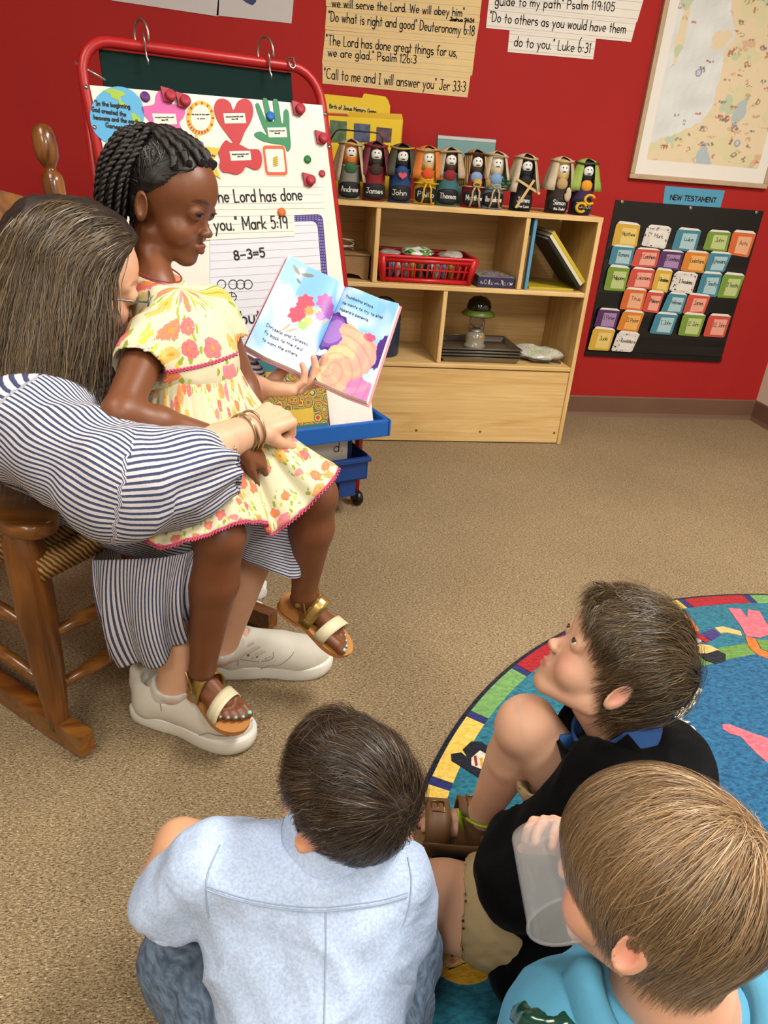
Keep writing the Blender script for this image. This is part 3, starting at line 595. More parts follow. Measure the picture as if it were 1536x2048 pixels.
# lantern
mat('lantern_glass', '#b8b4a2', .08, trans=.85, alpha=.75); mat('green_rim', '#4e5f1e', .4); mat('black_gloss', '#070708', .12, coat=.6); mat('tank_glass', '#a8a08c', .12, trans=.5)
lz = ZL+.042; lx, ly = .862, YS+.13; T = thing('oil_lantern', 'glass oil lantern with black dome and green rim on the trays', 'lantern', (lx, ly, lz))
MB().lathe([(0, 0), (.044, 0), (.046, .006), (.046, .012), (.038, .018), (.042, .04), (.036, .058), (.026, .066), (0, .066)], (lx, ly, lz), 24).build('tank', MATS['tank_glass'], T)
MB().lathe([(0, .062), (.026, .062), (.028, .068), (.024, .075), (.014, .08), (0, .08)], (lx, ly, lz), 24).build('collar', MATS['tin_grey'], T)
MB().lathe([(.012, .08), (.026, .09), (.029, .105), (.022, .13), (.016, .145), (0, .145)], (lx, ly, lz), 24).build('globe', MATS['lantern_glass'], T)
MB().lathe([(.016, .142), (.068, .134), (.071, .139), (.05, .157), (.03, .16), (0, .16)], (lx, ly, lz), 28).build('rim', MATS['green_rim'], T)
MB().lathe([(.05, .152), (.052, .168), (.045, .192), (.028, .207), (0, .212)], (lx, ly, lz), 28).build('dome', MATS['black_gloss'], T)
MB().tube([(lx-.03, ly, lz+.06), (lx-.033, ly, lz+.1), (lx-.025, ly, lz+.145)], .002, 6).build('wire_guard', MATS['tin_grey'], T); MB().tube([(lx+.03, ly, lz+.06), (lx+.033, ly, lz+.1), (lx+.025, ly, lz+.145)], .002, 6).build('wire_guard', MATS['tin_grey'], T)
mat('yellow_knob', '#c8901e', .4); MB().lathe([(0, 0), (.007, 0), (.007, .008), (0, .01)], (lx+.012, ly-.03, lz+.05), 12, (0, -1, 0)).build('wick_knob', MATS['yellow_knob'], T)
mat('craft_bag', None, .2); t = NT(MATS['craft_bag']); t.base(t.ramp(t.noise(t.coord(), 38, 3), [(.3, '#8f8a9c'), (.42, '#b9b2a4'), (.55, '#a9a494'), (.62, '#8fa36a'), (.7, '#c4bdb6')]))
T = thing('craft_bag', 'clear zip bag of craft pieces beside the metal trays', 'bag', (1.14, YS+.12, ZL+.001))
mb = MB(); crumple(mb, (1.14, YS+.12, ZL+.03), (.092, .085, .028), 31, .22, 28, 16); mb.v[0][:, 2] = np.maximum(mb.v[0][:, 2], ZL+.0015); mb.build('bag_body', MATS['craft_bag'], T)
MB().tube([(1.06, YS+.05, ZL+.028), (1.1, YS+.04, ZL+.02), (1.17, YS+.045, ZL+.012), (1.225, YS+.05, ZL+.006)], .003, 6).build('zip_edge', MATS['dark_blue_can'], T)

# ================================================================== ON TOP OF THE SHELF
ZT = SZ+.001
PT = Plane((0, YS+.29, 0), (1, 0, 0), (0, 0, 1))
mat('yellow_card', '#d9b916', .5, .04, 8); mat('manila', '#d4be5e', .6, .04, 8); mat('yellow_deep', '#c9a40e', .5, .04, 8); mat('teal_box', '#6c9494', .5, .05, 8); mat('photo_a', '#4f6a48', .4, .5, 60); mat('photo_b', '#4a5670', .4, .6, 60); mat('photo_c', '#5a4048', .4, .6, 60); mat('red_band', '#a8321e', .5)
def stand(pts_top, xl, xr): pass
pxz = lambda x, y, d: PT.px(x, y, d)
T = thing('file_folder', 'yellow tabbed file folder lettered Memory Game standing against wall', 'folder', (.45, PT.O[1]+.06, ZT), 'yellow folders on the shelf')
P = [pxz(x, y, -.06) for x, y in ((640, 187), (724, 196), (728, 187), (770, 193), (776, 200), (780, 212), (782, 300), (640, 300))]
for q in P: q[2] = max(q[2], ZT)
P[-1][2] = ZT; P[-2][2] = ZT; MB().prism(P, A(0, -1, 0), .003).build('panel', MATS['yellow_card'], T)
P = [pxz(x, y, -.05) for x, y in ((640, 205), (742, 216), (752, 226), (755, 300), (640, 300))]; P[-1][2] = P[-2][2] = ZT
MB().prism(P, A(0, -1, 0), .003).build('front_panel', MATS['manila'], T)
mb = MB(); text_px(mb, Plane(PT.O+A(0, .05, 0), X_, Z_), 'Birth of Jesus Memory Game', (659, 216), (752, 227), 8, .002, .005); mb.build('lettering', MATS['ink'], T)
T = thing('file_folder', 'yellow file folder with a red band behind the tin figures', 'folder', (.48, PT.O[1]+.03, ZT), 'yellow folders on the shelf')
P = [pxz(x, y, -.03) for x, y in ((650, 223), (695, 227), (700, 224), (803, 228), (806, 240), (801, 300), (650, 300))]; P[-1][2] = P[-2][2] = ZT
MB().prism(P, A(0, -1, 0), .004).build('panel', MATS['yellow_deep'], T)
MB().prism([pxz(x, y, -.026) for x, y in ((652, 226), (694, 228), (697, 233), (652, 231))], A(0, -1, 0), .002).build('band', MATS['red_band'], T)
T = thing('game_box', 'bright yellow game box with three pictures behind tin figures', 'box', (.46, PT.O[1], ZT))
P = [pxz(x, y, 0) for x, y in ((648, 231), (803, 240), (797, 300), (648, 300))]; P[-1][2] = P[-2][2] = ZT
MB().prism(P, A(0, -1, 0), .02).build('box_body', MATS['yellow_card'], T)
for q, mm in (([(660, 240), (694, 243), (692, 285), (658, 285)], 'photo_a'), ([(708, 246), (741, 249), (739, 285), (707, 285)], 'photo_b'), ([(753, 254), (784, 257), (782, 285), (752, 285)], 'photo_c')):
    MB().prism([pxz(x, y, .0202) for x, y in q], A(0, -1, 0), .0008).build('picture', MATS[mm], T)
T = thing('teal_box', 'pale teal box standing behind the tin figures', 'box', (.72, PT.O[1]+.02, ZT))
P = [pxz(x, y, -.01) for x, y in ((873, 270), (988, 279), (985, 320), (875, 320))]; P[-1][2] = P[-2][2] = ZT
MB().prism(P, A(0, -1, 0), .03).build('box_body', MATS['teal_box'], T); MB().prism([p+A(0, -.0305, 0) for p in (P[0]-Z_*.002, P[1]-Z_*.002, P[1]-Z_*.012, P[0]-Z_*.012)], A(0, -1, 0), .001).build('paper_band', MATS['grey_poster'], T)
# ---- ten tin-can figures
mat('face_white', '#d2cec6', .5); mat('chalk_black', '#121214', .7); mat('chalk', '#c9c8c4', .8)
for n_, c in (('f_grey', '#7f7d74'), ('f_sack', '#a8977c'), ('f_red', '#7d1a22'), ('f_multi', '#6a2430'), ('f_blue', '#1d3d70'), ('f_olive', '#3f4030'), ('f_orange', '#c06a26'), ('f_flame', '#c04a18'), ('f_yellow', '#c99a1e'), ('f_brown', '#3a241a'), ('f_stripe', '#8a6a3e'), ('f_lightblue', '#6f8fb4'), ('f_black', '#101014'), ('f_lime', '#8aa046'), ('f_purple', '#3a2350'), ('f_beige', '#b3a58c'), ('f_blond', '#b89a5c'), ('f_teal', '#35686e'), ('f_pink', '#c0485c'), ('f_wood', '#c2a06a'), ('f_green', '#2f5a38'), ('f_gold', '#b08a30'), ('f_darkbrown', '#33261e'), ('f_rope', '#a89468'), ('f_tan', '#a88a5a'), ('f_orange2', '#d08a1e')): mat(n_, c, .8, .12, 60)
mat('f_striped'); t = NT(MATS['f_striped']); t.base(t.ramp(t.add('ShaderNodeTexWave', bands_direction='X', i={'Vector': t.coord(), 'Scale': 60., 'Distortion': .6}).outputs['Color'], [(.35, '#6a4a26'), (.6, '#b09055')]))
TIN = [ # px x, base y, name, can, cloth, band, beard, chest, cloth spread
 (697, 393, 'Andrew', 'f_grey', 'f_sack', 'f_rope', 'f_orange', 'f_green', 1.2), (746, 397, 'James', 'f_red', 'f_multi', 'f_red', 'f_darkbrown', 'f_darkbrown', .95), (797, 401, 'John', 'f_blue', 'f_olive', 'f_gold', 'f_black', 'f_blue', .9),
 (847, 406, 'Philip', 'f_yellow', 'f_orange', 'f_tan', 'f_blond', 'f_flame', .95), (891, 404, 'Thomas', 'f_teal', 'f_sack', 'f_rope', 'f_brown', 'f_red', .85), (942, 408, 'Matthew', 'f_red', 'f_striped', 'f_brown', 'f_brown', 'f_lightblue', 1.05),
 (981, 409, 'Bartholomew', 'f_lightblue', 'f_beige', 'f_rope', 'f_beige', 'f_lightblue', .8), (1039, 412, 'James the Less', 'f_black', 'f_beige', 'f_rope', 'f_black', 'f_black', 1.15), (1110, 416, 'Simon the Zealot', 'f_darkbrown', 'f_beige', 'f_rope', 'f_blond', 'f_tan', 1.0), (1158, 419, 'Judas', 'f_purple', 'f_lime', 'f_olive', 'f_black', 'f_orange2', .95)]
LOOK = ['tin-can figure lettered Andrew with a loose sackcloth hood', 'tin-can figure lettered James in dark red with brown beard', 'tin-can figure lettered John in blue holding a pink heart', 'tin-can figure lettered Philip in yellow with orange hood', 'tin-can figure lettered Thomas with brown beard and red chest', 'tin-can figure lettered Matthew with striped brown hood and coin', 'tin-can figure lettered Bartholomew with pale beard and rope belt', 'tin-can figure in pale hood with crossed wooden sticks', 'tin-can figure in dark brown with pale hood and blond hair', 'tin-can figure with lime green hood and yellow rings, rightmost']
for i, ((px_, py_, nm, can, cloth, band, beard, chest, sp), lb) in enumerate(zip(TIN, LOOK)):
    c = atY(px_, py_, YS+.075); c[2] = ZT; x, y, z = c; R_ = .038; H_ = .215
    T = thing('tin_can_figure', lb, 'figure', c, 'tin-can figures on the shelf')
    MB().lathe([(0, 0), (R_, 0), (R_, .004), (R_*.97, .006), (R_*.97, .118), (R_, .12), (R_*.9, .124), (0, .124)], c, 22).build('can', MATS[can], T)
    MB().lathe([(0, .12), (.03, .122), (.032, .15), (.031, .185), (.024, .2), (0, .206)], c, 18).build('head', MATS[beard if beard != 'f_beige' else 'f_beige'], T)
    hd = MB(); hd.ell(c+A(0, -.022, .166), (.019, .014, .026), None, 16, 10); F_ = hd.build('face', MATS['face_white'], T)
    e = MB()
    for s_ in (-1, 1): e.ell(c+A(s_*.006, -.0345, .173), (.0024, .0015, .003), None, 8, 6)
    e.ell(c+A(0, -.0355, .158), (.0075, .0015, .002), None, 8, 6); e.build('eyes_and_mouth', MATS['f_black'], F_)
    b_ = MB(); b_.ell(c+A(0, -.024, .142), (.017, .012, .02), None, 14, 8); b_.build('beard', MATS[beard], T)
    b_ = MB(); b_.ell(c+A(0, -.03, .112), (.021, .011, .024), None, 14, 8); b_.build('chest', MATS[chest], T)
    # head cloth: draped open sheet
    nu, nv = 22, 9; Gd = np.zeros((nu, nv, 3)); wv = random.Random(i*3+1)
    for a in range(nu):
        an = math.radians(-90+33+(360-66)*a/(nu-1))   # opening at the front
        for k in range(nv):
            s_ = k/(nv-1); rad = .001+.0355*min(1, s_*2.4)+.036*sp*max(0, s_-.42); hz = .214-.012*(s_*2.4 if s_ < .42 else 1)-(.135*sp*.85)*max(0, s_-.36)/.64
            wob = 1+.16*s_*math.sin(an*5+i)*(s_ > .4)
            Gd[a, k] = c+A(rad*wob*math.cos(an), rad*wob*math.sin(an)*.95, hz)
    MB().grid(Gd, .0022).build('head_cloth', MATS[cloth], T)
    mb = MB(); mb.tube([c+A(.0385*math.cos(a), .0385*math.sin(a), .197+.003*math.sin(2*a+i)) for a in np.linspace(0, 2*math.pi, 24)[:-1]], .0036, 7, True); mb.build('head_band', MATS[band], T)
    # chalk name plate bent round the can
    def cyl(u, v, r=.0415): a = -math.pi/2+u/r; return c+A(r*math.cos(a), r*math.sin(a), v)
    Gp = np.array([[cyl(u, .006+.058*v-.012*(abs(u)/.044)**3*(v-.5)*2) for v in np.linspace(0, 1, 6)] for u in np.linspace(-.044, .044, 13)]); MB().grid(Gp, .0018).build('name_plate', MATS['chalk_black'], T)
    mb = MB(); fn = lambda u, v: cyl(u, v, .0428)
    if ' ' in nm:
        p_, q_ = nm.split(' ', 1); lettering(mb, fn, p_, -.024, .034, .046, .018, .0026); lettering(mb, fn, q_, -.02, .014, .042, .009, .0018)
    else: lettering(mb, fn, nm, -.031, .028, .06 if len(nm) > 4 else .05, .019, .0026)
    mb.build('lettering', MATS['chalk'], T)
    T.scale = (1.1, 1.1, .92)
    if nm == 'John':
        hp = [(c[0]+.0012*16*math.sin(a)**3*.75, c[1]-.044, c[2]+.1+.0009*(13*math.cos(a)-5*math.cos(2*a)-2*math.cos(3*a)-math.cos(4*a))) for a in np.linspace(0, 2*math.pi, 28)[:-1]]
        MB().prism(hp, A(0, -1, 0), .004).build('heart', MATS['f_pink'], T)
    if nm in ('Philip', 'Bartholomew', 'Matthew'):
        mm = 'f_yellow' if nm == 'Philip' else 'f_rope'; mb = MB(); mb.tube([c+A(.0455*math.cos(a), .0455*math.sin(a), .078) for a in np.linspace(0, 6.28, 22)[:-1]], .003, 6, True)
        for s_ in (-1, 1): mb.tube([c+A(.004*s_, -.047, .078), c+A(.012*s_, -.05, .06), c+A(.012*s_, -.05, .03), c+A(.018*s_, -.05, .004)], .0034, 6)
        for s_ in (-1, 1): mb.tube([c+A(0, -.048, .079)+A(.012*s_*math.sin(a), -.002, .012*(1-math.cos(a))*.6) for a in np.linspace(0, 6.28, 12)], .0026, 6)
        mb.build('rope_belt', MATS[mm], T)
    if nm == 'Matthew': MB().lathe([(0, 0), (.015, 0), (.015, .003), (0, .003)], c+A(.003, -.042, .095), 18, (0, -1, 0)).build('coin', MATS['f_gold'], T)
    if nm == 'Bartholomew':
        mb = MB()
        for k in range(5): a = k*1.1; mb.ell(c+A(.036+.01*math.cos(a), -.03, .1+.014*math.sin(a)), (.012, .004, .006), None, 8, 6)
        mb.build('leaf_sprig', MATS['f_green'], T)
    if nm == 'James the Less':
        for s_, a0, a1 in ((1, A(-.03, -.052, .012), A(.022, -.05, .12)), (-1, A(.05, -.047, .07), A(-.038, -.049, .118))):
            u = nrm(a1-a0); w = nrm(np.cross(u, A(0, 1, 0))); MB().prism([a0+c-w*.0045, a1+c-w*.0045, a1+c+w*.0045, a0+c+w*.0045], A(0, -1, 0), .0022).build('wooden_stick', MATS['f_wood'], T)
    if nm == 'Simon the Zealot': mb = MB(); crumple(mb, c+A(.022, -.044, .075), (.011, .006, .024), 8, .2); mb.build('cloth_scrap', MATS['f_beige'], T)
    if nm == 'Judas':
        for (dx, dz) in ((-.014, .03), (.012, .062)):
            MB().tube([c+A(dx+.017*math.cos(a), -.05, dz+.017*math.sin(a)) for a in np.linspace(.3, 5.6, 18)], .0055, 8).build('ring', MATS['f_yellow'], T)
        mb = MB(); crumple(mb, c+A(0, -.045, .052), (.022, .006, .012), 5, .2); mb.build('money_bag', MATS['f_black'], T)
# black wire rack behind the left figures
T = MB(); c = atY(690, 392, YS+.15); 
T.tube([atY(660, 280, YS+.17), atY(672, 262, YS+.17), atY(680, 259, YS+.17), atY(757, 266, YS+.17), atY(765, 276, YS+.17), A(atY(768, 290, YS+.17)[0], YS+.17, ZT)], .003, 6)
T.tube([atY(660, 280, YS+.17), A(atY(660, 280, YS+.17)[0], YS+.17, ZT)], .003, 6)
T.build('wire_rack', MATS['black_plastic'], None, 'black wire rack handle behind the leftmost tin figures', 'rack')
# ================================================================== EASEL
EU = nrm(A(.936, .353, 0)); ETR = atZ(636, 140, 1.29); EB = A(.302, 2.238, .272); EVS = nrm(ETR-EB); ELEN = np.linalg.norm(ETR-EB)
EP = Plane(EB, EU, EVS); EN = EP.N; NH = nrm(A(EU[1], -EU[0], 0))
def E_(s_, t_, d=0.): return EB+EU*s_+EVS*t_+EN*d
mat('red_paint', '#a51a1c', .35); mat('chalkboard', '#0b2522', .75, .15, 6, spec=.15); mat('whiteboard', '#d8d6cc', .3, .03, 3); mat('blue_plastic', '#1c5cae', .35, .05, 6); mat('dark_blue_plastic', '#173a78', .4)
mat('steel', '#a8a49c', .3, metal=.9)
EZ = thing('easel', 'red tube classroom easel with whiteboard and blue tray', 'easel', (EB[0]-EU[0]*.3, EB[1]-EU[1]*.3, 0)); W = .647
def arch(r): 
    p = [E_(-W, 0), E_(-W, ELEN-.1)]
    for a in np.linspace(0, math.pi/2, 7)[1:]: p.append(E_(-W+.08-.08*math.cos(a), ELEN-.09+.09*math.sin(a)))
    for a in np.linspace(math.pi/2, 0, 7)[:-1]: p.append(E_(-.08+.08*math.cos(a), ELEN-.09+.09*math.sin(a)))
    return p+[E_(0, ELEN-.1), E_(0, 0)]
MB().tube(arch(0), .0135, 10).build('frame', MATS['red_paint'], EZ)
for s_ in (-W, 0.):
    top = E_(s_, 0.02); foot = A(top[0]-.004, top[1]+.002, .05); MB().tube([top, (top*.6+foot*.4), foot], .0135, 10).build('leg', MATS['red_paint'], EZ)
    q = MB(); q.tube([E_(s_, ELEN-.12, -.02), A(*(E_(s_, 0, 0)-NH*.48)[:2], .05)], .0125, 8); q.build('rear_leg', MATS['red_paint'], EZ)
    for f in (foot, A(*(E_(s_, 0, 0)-NH*.48)[:2], .05)):
        cb = MB(); cb.lathe([(0, -.012), (.022, -.012), (.026, -.006), (.026, .006), (.022, .012), (0, .012)], f*A(1, 1, 0)+A(.008, -.006, .0265), 18, EU); cb.bbox(f+A(-.016, -.02, -.028), f+A(.016, .016, .0), .004); cb.build('caster', MATS['black_plastic'], EZ)
zc = .152; a, b = E_(-W, 0), E_(0, 0); MB().tube([A(a[0], a[1], zc), A(b[0], b[1], zc)], .013, 8).build('crossbar', MATS['red_paint'], EZ)
# boards
MB().prism(EP.poly([(197, 100), (580, 148), (600, 420), (240, 420)], -.02), EN, .008).build('chalkboard', MATS['chalkboard'], EZ)
wb = MB().prism([E_(-W+.018, .03, .004), E_(-.004, .03, .004), EP.px(645, 212, .004), EP.px(178, 172, .004)], EN, .008).build('whiteboard', MATS['whiteboard'], EZ)
for s_, t_ in ((-W, ELEN-.11), (-W, ELEN-.2), (0, ELEN-.115), (0, ELEN-.2)): MB().lathe([(0, 0), (.006, 0), (.005, .004), (0, .005)], E_(s_, t_, .012), 10, EN).build('bolt', MATS['steel'], EZ)
MB().tube([E_(-W-.012, ELEN-.055, .0), E_(-W+.05, ELEN-.09, .012)], .0035, 6).build('spring_rod', MATS['steel'], EZ)
# tray: shelf with raised lip
fr = (EB, EU, NH, Z_)
q = MB(); q.bbox((-W-.03, -.02, .045), (.035, .125, .053), .003, fr); q.bbox((-W-.03, .113, .02), (.035, .128, .075), .004, fr); q.bbox((.022, -.02, .02), (.038, .128, .075), .004, fr); q.bbox((-W-.033, -.02, .02), (-W-.015, .128, .075), .004, fr); q.bbox((-W-.03, -.03, .02), (.035, -.015, .095), .004, fr)
q.build('tray', MATS['blue_plastic'], EZ)
# hanging blue bins under the tray
q = MB(); sx = -.02
for lo, hi in (((-.36, -.03, -.135), (sx, .09, -.128)), ((-.36, .085, -.135), (sx, .09, -.06)), ((-.36, -.03, -.135), (sx, -.025, -.045)), ((-.365, -.03, -.135), (-.36, .09, -.05)), ((sx, -.03, -.135), (sx+.005, .09, -.05)), ((-.37, .08, -.072), (sx+.012, .1, -.058)), ((sx-.09, .03, -.195), (sx-.03, .08, -.135))): q.bbox(lo, hi, .002, fr)
q.build('bin', MATS['dark_blue_plastic'], EZ)
for dz in (-.075, -.105): MB().tube([EB+EU*(sx+.004)+NH*.08+Z_*dz, EB+EU*.0+NH*.005+Z_*(dz-.02)], .0035, 6).build('bin_hook', MATS['black_plastic'], EZ)
T = thing('letter_card', 'white card in a dark blue frame standing in the easel bin', 'card', EB+EU*-.16+NH*.03+Z_*-.128)
q = MB()
for lo, hi in (((-.3, .02, .005), (-.045, .03, .02)), ((-.3, .02, -.127), (-.285, .03, .005)), ((-.06, .02, -.127), (-.045, .03, .005))): q.bbox(lo, hi, .002, fr)
q.build('frame', MATS['navy'], T); MB().box((-.285, .023, -.127), (-.06, .027, .005), fr).build('sheet', MATS['white_paper'], T)
q = MB(); lettering(q, lambda x, y: EB+EU*x+Z_*y+NH*.0275, 'd.', -.11, -.055, .03, .035, .003); q.build('lettering', MATS['ink'], T)
# rings and hooks hanging on the top bar
for i, (px_, py_, lb) in enumerate(((283, 72, 'steel binder ring with hook over easel top bar, left one'), (531, 105, 'steel binder ring with hook over easel top bar, right one'))):
    T = thing('binder_ring', lb, 'ring', EP.px(px_, py_+30), 'binder rings on the easel'); c = EP.px(px_, py_, .002)
    MB().tube([c+EU*.03*math.cos(a)*.3+EN*.034*math.cos(a)+EVS*.036*math.sin(a) for a in np.linspace(-.6, math.pi+.9, 22)], .003, 7).build('ring', MATS['steel'], T)
    MB().tube([c+EVS*.0+EN*.022, c-EVS*.025+EN*.022, c-EVS*.03+EN*.014, c-EVS*.05+EN*.014, c-EVS*.06+EN*.02, c-EVS*.068+EN*.016], .0026, 7).build('hook', MATS['steel'], T)
c = EP.px(578, 122, .0); MB().tube([c+EVS*.0+EN*.018-EU*.008, c-EVS*.02+EN*.02-EU*.008, c-EVS*.024+EN*.02, c-EVS*.018+EN*.02+EU*.008, c+EVS*.004+EN*.016+EU*.008, c+EVS*.012-EN*.016, c-EVS*.05-EN*.016], .0026, 7).build('s_hook', MATS['steel'], None, 'small steel hook over the right end of easel top bar', 'hook')
# ---- cut-outs on the whiteboard
WD = .0122; z8 = lambda pts: [(180+.3255*a, 160+.3255*b) for a, b in pts]
for n_, c in (('earth_blue', '#4fa0cf'), ('pink_foam', '#c9559c'), ('red_foam', '#b3202a'), ('green_foam', '#1f7a4c'), ('yellow_foam', '#d0ae22'), ('orange_foam', '#c8501e'), ('leaf_green', '#93b53c'), ('purple_dot', '#5a2a70'), ('green_dot', '#1f6a3c'), ('orange_dot', '#c8601c'), ('blue_dot', '#2266b4'), ('magnet_red', '#a3293a')): mat(n_, c, .5)
def cutout(name, lb, pts, m, th=.002, d=WD, labels=(), text=(), tm='ink', cat='cut-out'):
    T = thing(name, lb, cat, base_of(EP, pts, d), 'cut-outs on the whiteboard'); plate('shape', EP, pts, th, m, T, d)
    for q in labels: plate('paper_label', EP, q, .0008, 'white_paper', T, d+th)
    if text:
        mb = MB()
        for tx, p0, p1, h, w in text: text_px(mb, EP, tx, p0, p1, h, w, d+th+.0014)
        mb.build('lettering', MATS[tm], T)
    return T
def small(lb_, n=2): # fine print on a label quad
    a, b, c, e = [A(*q) for q in lb_]; out = []
    for k in range(n): f0 = .38+.25*k; p0 = a+(e-a)*f0+(b-a)*.1; p1 = b+(c-b)*f0-(b-a)*(.1 if k == 0 else .35); p0 = p0 if k == 0 else p0+(b-a)*.25; out.append(('and god so loved the world' if k == 0 else 'John 3:16', tuple(p0), tuple(p1), 2.4, .0011))
    return out
T = cutout('earth_cutout', 'round blue and green earth cut-out with handwritten verse', ellpts(234, 231, 54, 58, 36, 0, .2), 'earth_blue', text=[('"In the beginning', (190, 210), (260, 217), 9, .0022), ('God created the', (184, 222), (252, 233), 9, .0022), ('heavens and the earth', (188, 238), (278, 248), 9, .0022), ('Genesis 1:1', (212, 254), (262, 262), 9, .0022)])
for q in ([(205, 181), (225, 177), (246, 183), (252, 190), (240, 194), (244, 204), (256, 211), (250, 217), (240, 212), (236, 200), (224, 196), (220, 188)], [(262, 226), (270, 227), (280, 236), (284, 246), (276, 252), (268, 246), (264, 236)]): plate('green_land', EP, q, .0006, 'leaf_green', T, WD+.002)
lab = z8([(380, 205), (525, 208), (535, 272), (395, 275)])
cutout('person_cutout', 'pink foam figure cut-out with a white label', [tuple(p) for p in crom(z8([(430, 65), (458, 88), (472, 142), (540, 153), (582, 180), (575, 228), (548, 262), (562, 300), (575, 372), (560, 430), (480, 440), (395, 400), (388, 310), (372, 262), (325, 205), (320, 165), (392, 150), (405, 92)]), 4, True)], 'pink_foam', labels=[lab], text=small(lab))
T = cutout('ring_cutout', 'white disc with a red and yellow checked rim', z8(ellpts(678, 233, 86, 105, 36)), 'yellow_foam', .0016)
plate('disc', EP, z8(ellpts(680, 232, 62, 80, 32)), .001, 'white_paper', T, WD+.0016)
mb = MB()
for i in range(26):
    if i % 2 and not 3 < i < 12: continue
    a = i*2*math.pi/26; mb.prism(EP.poly(z8([(679+r*88*math.cos(a+e), 233+r*104*math.sin(a+e)) for r, e in ((.78, -.07), (.95, -.07), (.95, .07), (.78, .07))]), WD+.0016), EN, .0004)
mb.build('red_checks', MATS['red_foam'], T)
mb = MB(); text_px(mb, EP, 'the fruit of the spirit', *z8([(625, 215), (735, 215)]), 2.5, .0011, WD+.0032); text_px(mb, EP, 'is love', *z8([(660, 240), (705, 240)]), 2.5, .0011, WD+.0032); mb.build('lettering', MATS['ink'], T)
lab = z8([(818, 205), (950, 203), (960, 265), (828, 268)])
cutout('heart_cutout', 'red foam heart cut-out with a white label', [tuple(p) for p in crom(z8([(880, 185), (860, 140), (820, 116), (780, 125), (762, 175), (780, 245), (830, 320), (905, 402), (950, 320), (990, 250), (1002, 190), (990, 140), (955, 116), (910, 130)]), 4, True)], 'red_foam', labels=[lab], text=small(lab))
lab = z8([(1088, 293), (1205, 291), (1211, 352), (1098, 353)])
cutout('hand_cutout', 'green foam hand cut-out with five fingers', [tuple(p) for p in crom(z8([(1015, 325), (1012, 345), (1060, 375), (1130, 392), (1190, 405), (1212, 440), (1232, 410), (1225, 300), (1221, 205), (1205, 180), (1190, 195), (1188, 255), (1175, 258), (1157, 140), (1140, 118), (1122, 130), (1134, 240), (1118, 246), (1092, 130), (1075, 112), (1060, 128), (1086, 262), (1042, 158), (1027, 143), (1017, 162), (1056, 275), (1088, 340), (1050, 318)]), 3, True)], 'green_foam', labels=[lab], text=small(lab))
lab = z8([(856, 437), (984, 435), (991, 492), (866, 497)])
cutout('foot_cutout', 'red foam footprint cut-out with a white label', [tuple(p) for p in crom(z8([(812, 395), (835, 370), (862, 386), (890, 386), (930, 402), (975, 425), (1035, 428), (1056, 480), (1045, 540), (1008, 550), (960, 530), (938, 562), (900, 580), (850, 568), (815, 565), (795, 530), (802, 490), (790, 450), (800, 420)]), 3, True)], 'red_foam', d=WD+.002, labels=[lab], text=small(lab))
T = cutout('star_cutout', 'yellow star cut-out with a printed picture and handwriting', z8([(650, 318), (680, 405), (800, 420), (758, 495), (802, 607), (700, 545), (610, 590), (632, 490), (580, 412), (640, 405)]), 'yellow_foam', d=WD+.001, text=[('he is lord for', *z8([(690, 468), (770, 470)]), 4, .0013), ('ever he', *z8([(700, 490), (755, 505)]), 4, .0013), ('is love', *z8([(715, 520), (765, 545)]), 4, .0013)])
plate('printed_picture', EP, z8([(648, 385), (672, 370), (695, 385), (705, 430), (690, 450), (660, 430)]), .0006, 'photo_b', T, WD+.003)
def rrect(q, k=.16):
    o = []; n = len(q)
    for i in range(n):
        p, a, b = A(*q[i]), A(*q[i-1]), A(*q[(i+1) % n])
        for t_ in np.linspace(0, 1, 5): o.append(tuple((1-t_)**2*(p+(a-p)*k)+2*t_*(1-t_)*p+t_**2*(p+(b-p)*k)))
    return o
T = cutout('framed_note', 'square note with an orange-red rounded border', rrect(z8([(1052, 396), (1200, 398), (1222, 592), (1075, 592)])), 'white_paper', .0012)
plate('orange_border', EP, rrect(z8([(1058, 402), (1196, 404), (1215, 586), (1080, 586)])), .0008, 'orange_foam', T, WD+.0012); plate('note', EP, rrect(z8([(1074, 424), (1186, 424), (1200, 566), (1092, 566)]), .1), .0008, 'white_paper', T, WD+.002)
mb = MB(); mb.tube([EP.px(*z8([(1140+16*math.sin(a*1.7), 470+a*3.4)])[0], WD+.0035) for a in np.linspace(0, 18, 50)], .0011, 4); mb.build('squiggle', MATS['yellow_foam'], T)
for (x, y), m_, lb, rr_ in (((338, 104), 'purple_dot', 'round purple magnet near the whiteboard top', 24), ((1108, 222), 'blue_dot', 'round blue magnet holding the green hand cut-out', 22), ((1335, 488), 'green_dot', 'round dark green magnet beside the square note', 20), ((1424, 575), 'magnet_red', 'small round red magnet at the whiteboard edge', 18), ((1176, 812), 'orange_dot', 'round orange magnet on the Mark sentence strip', 23)):
    d0 = WD+(.0042 if 'hand' in lb or 'strip' in lb else 0); c = EP.px(*z8([(x, y)])[0], d0); r_ = rr_*.3255/FPX*np.linalg.norm(c-CC)*1.02
    MB().lathe([(0, 0), (r_, 0), (r_, .004), (r_*.9, .006), (0, .006)], c, 18, EN).build('round_magnet', MATS[m_], None, lb, 'magnet', 'round magnets on the whiteboard')
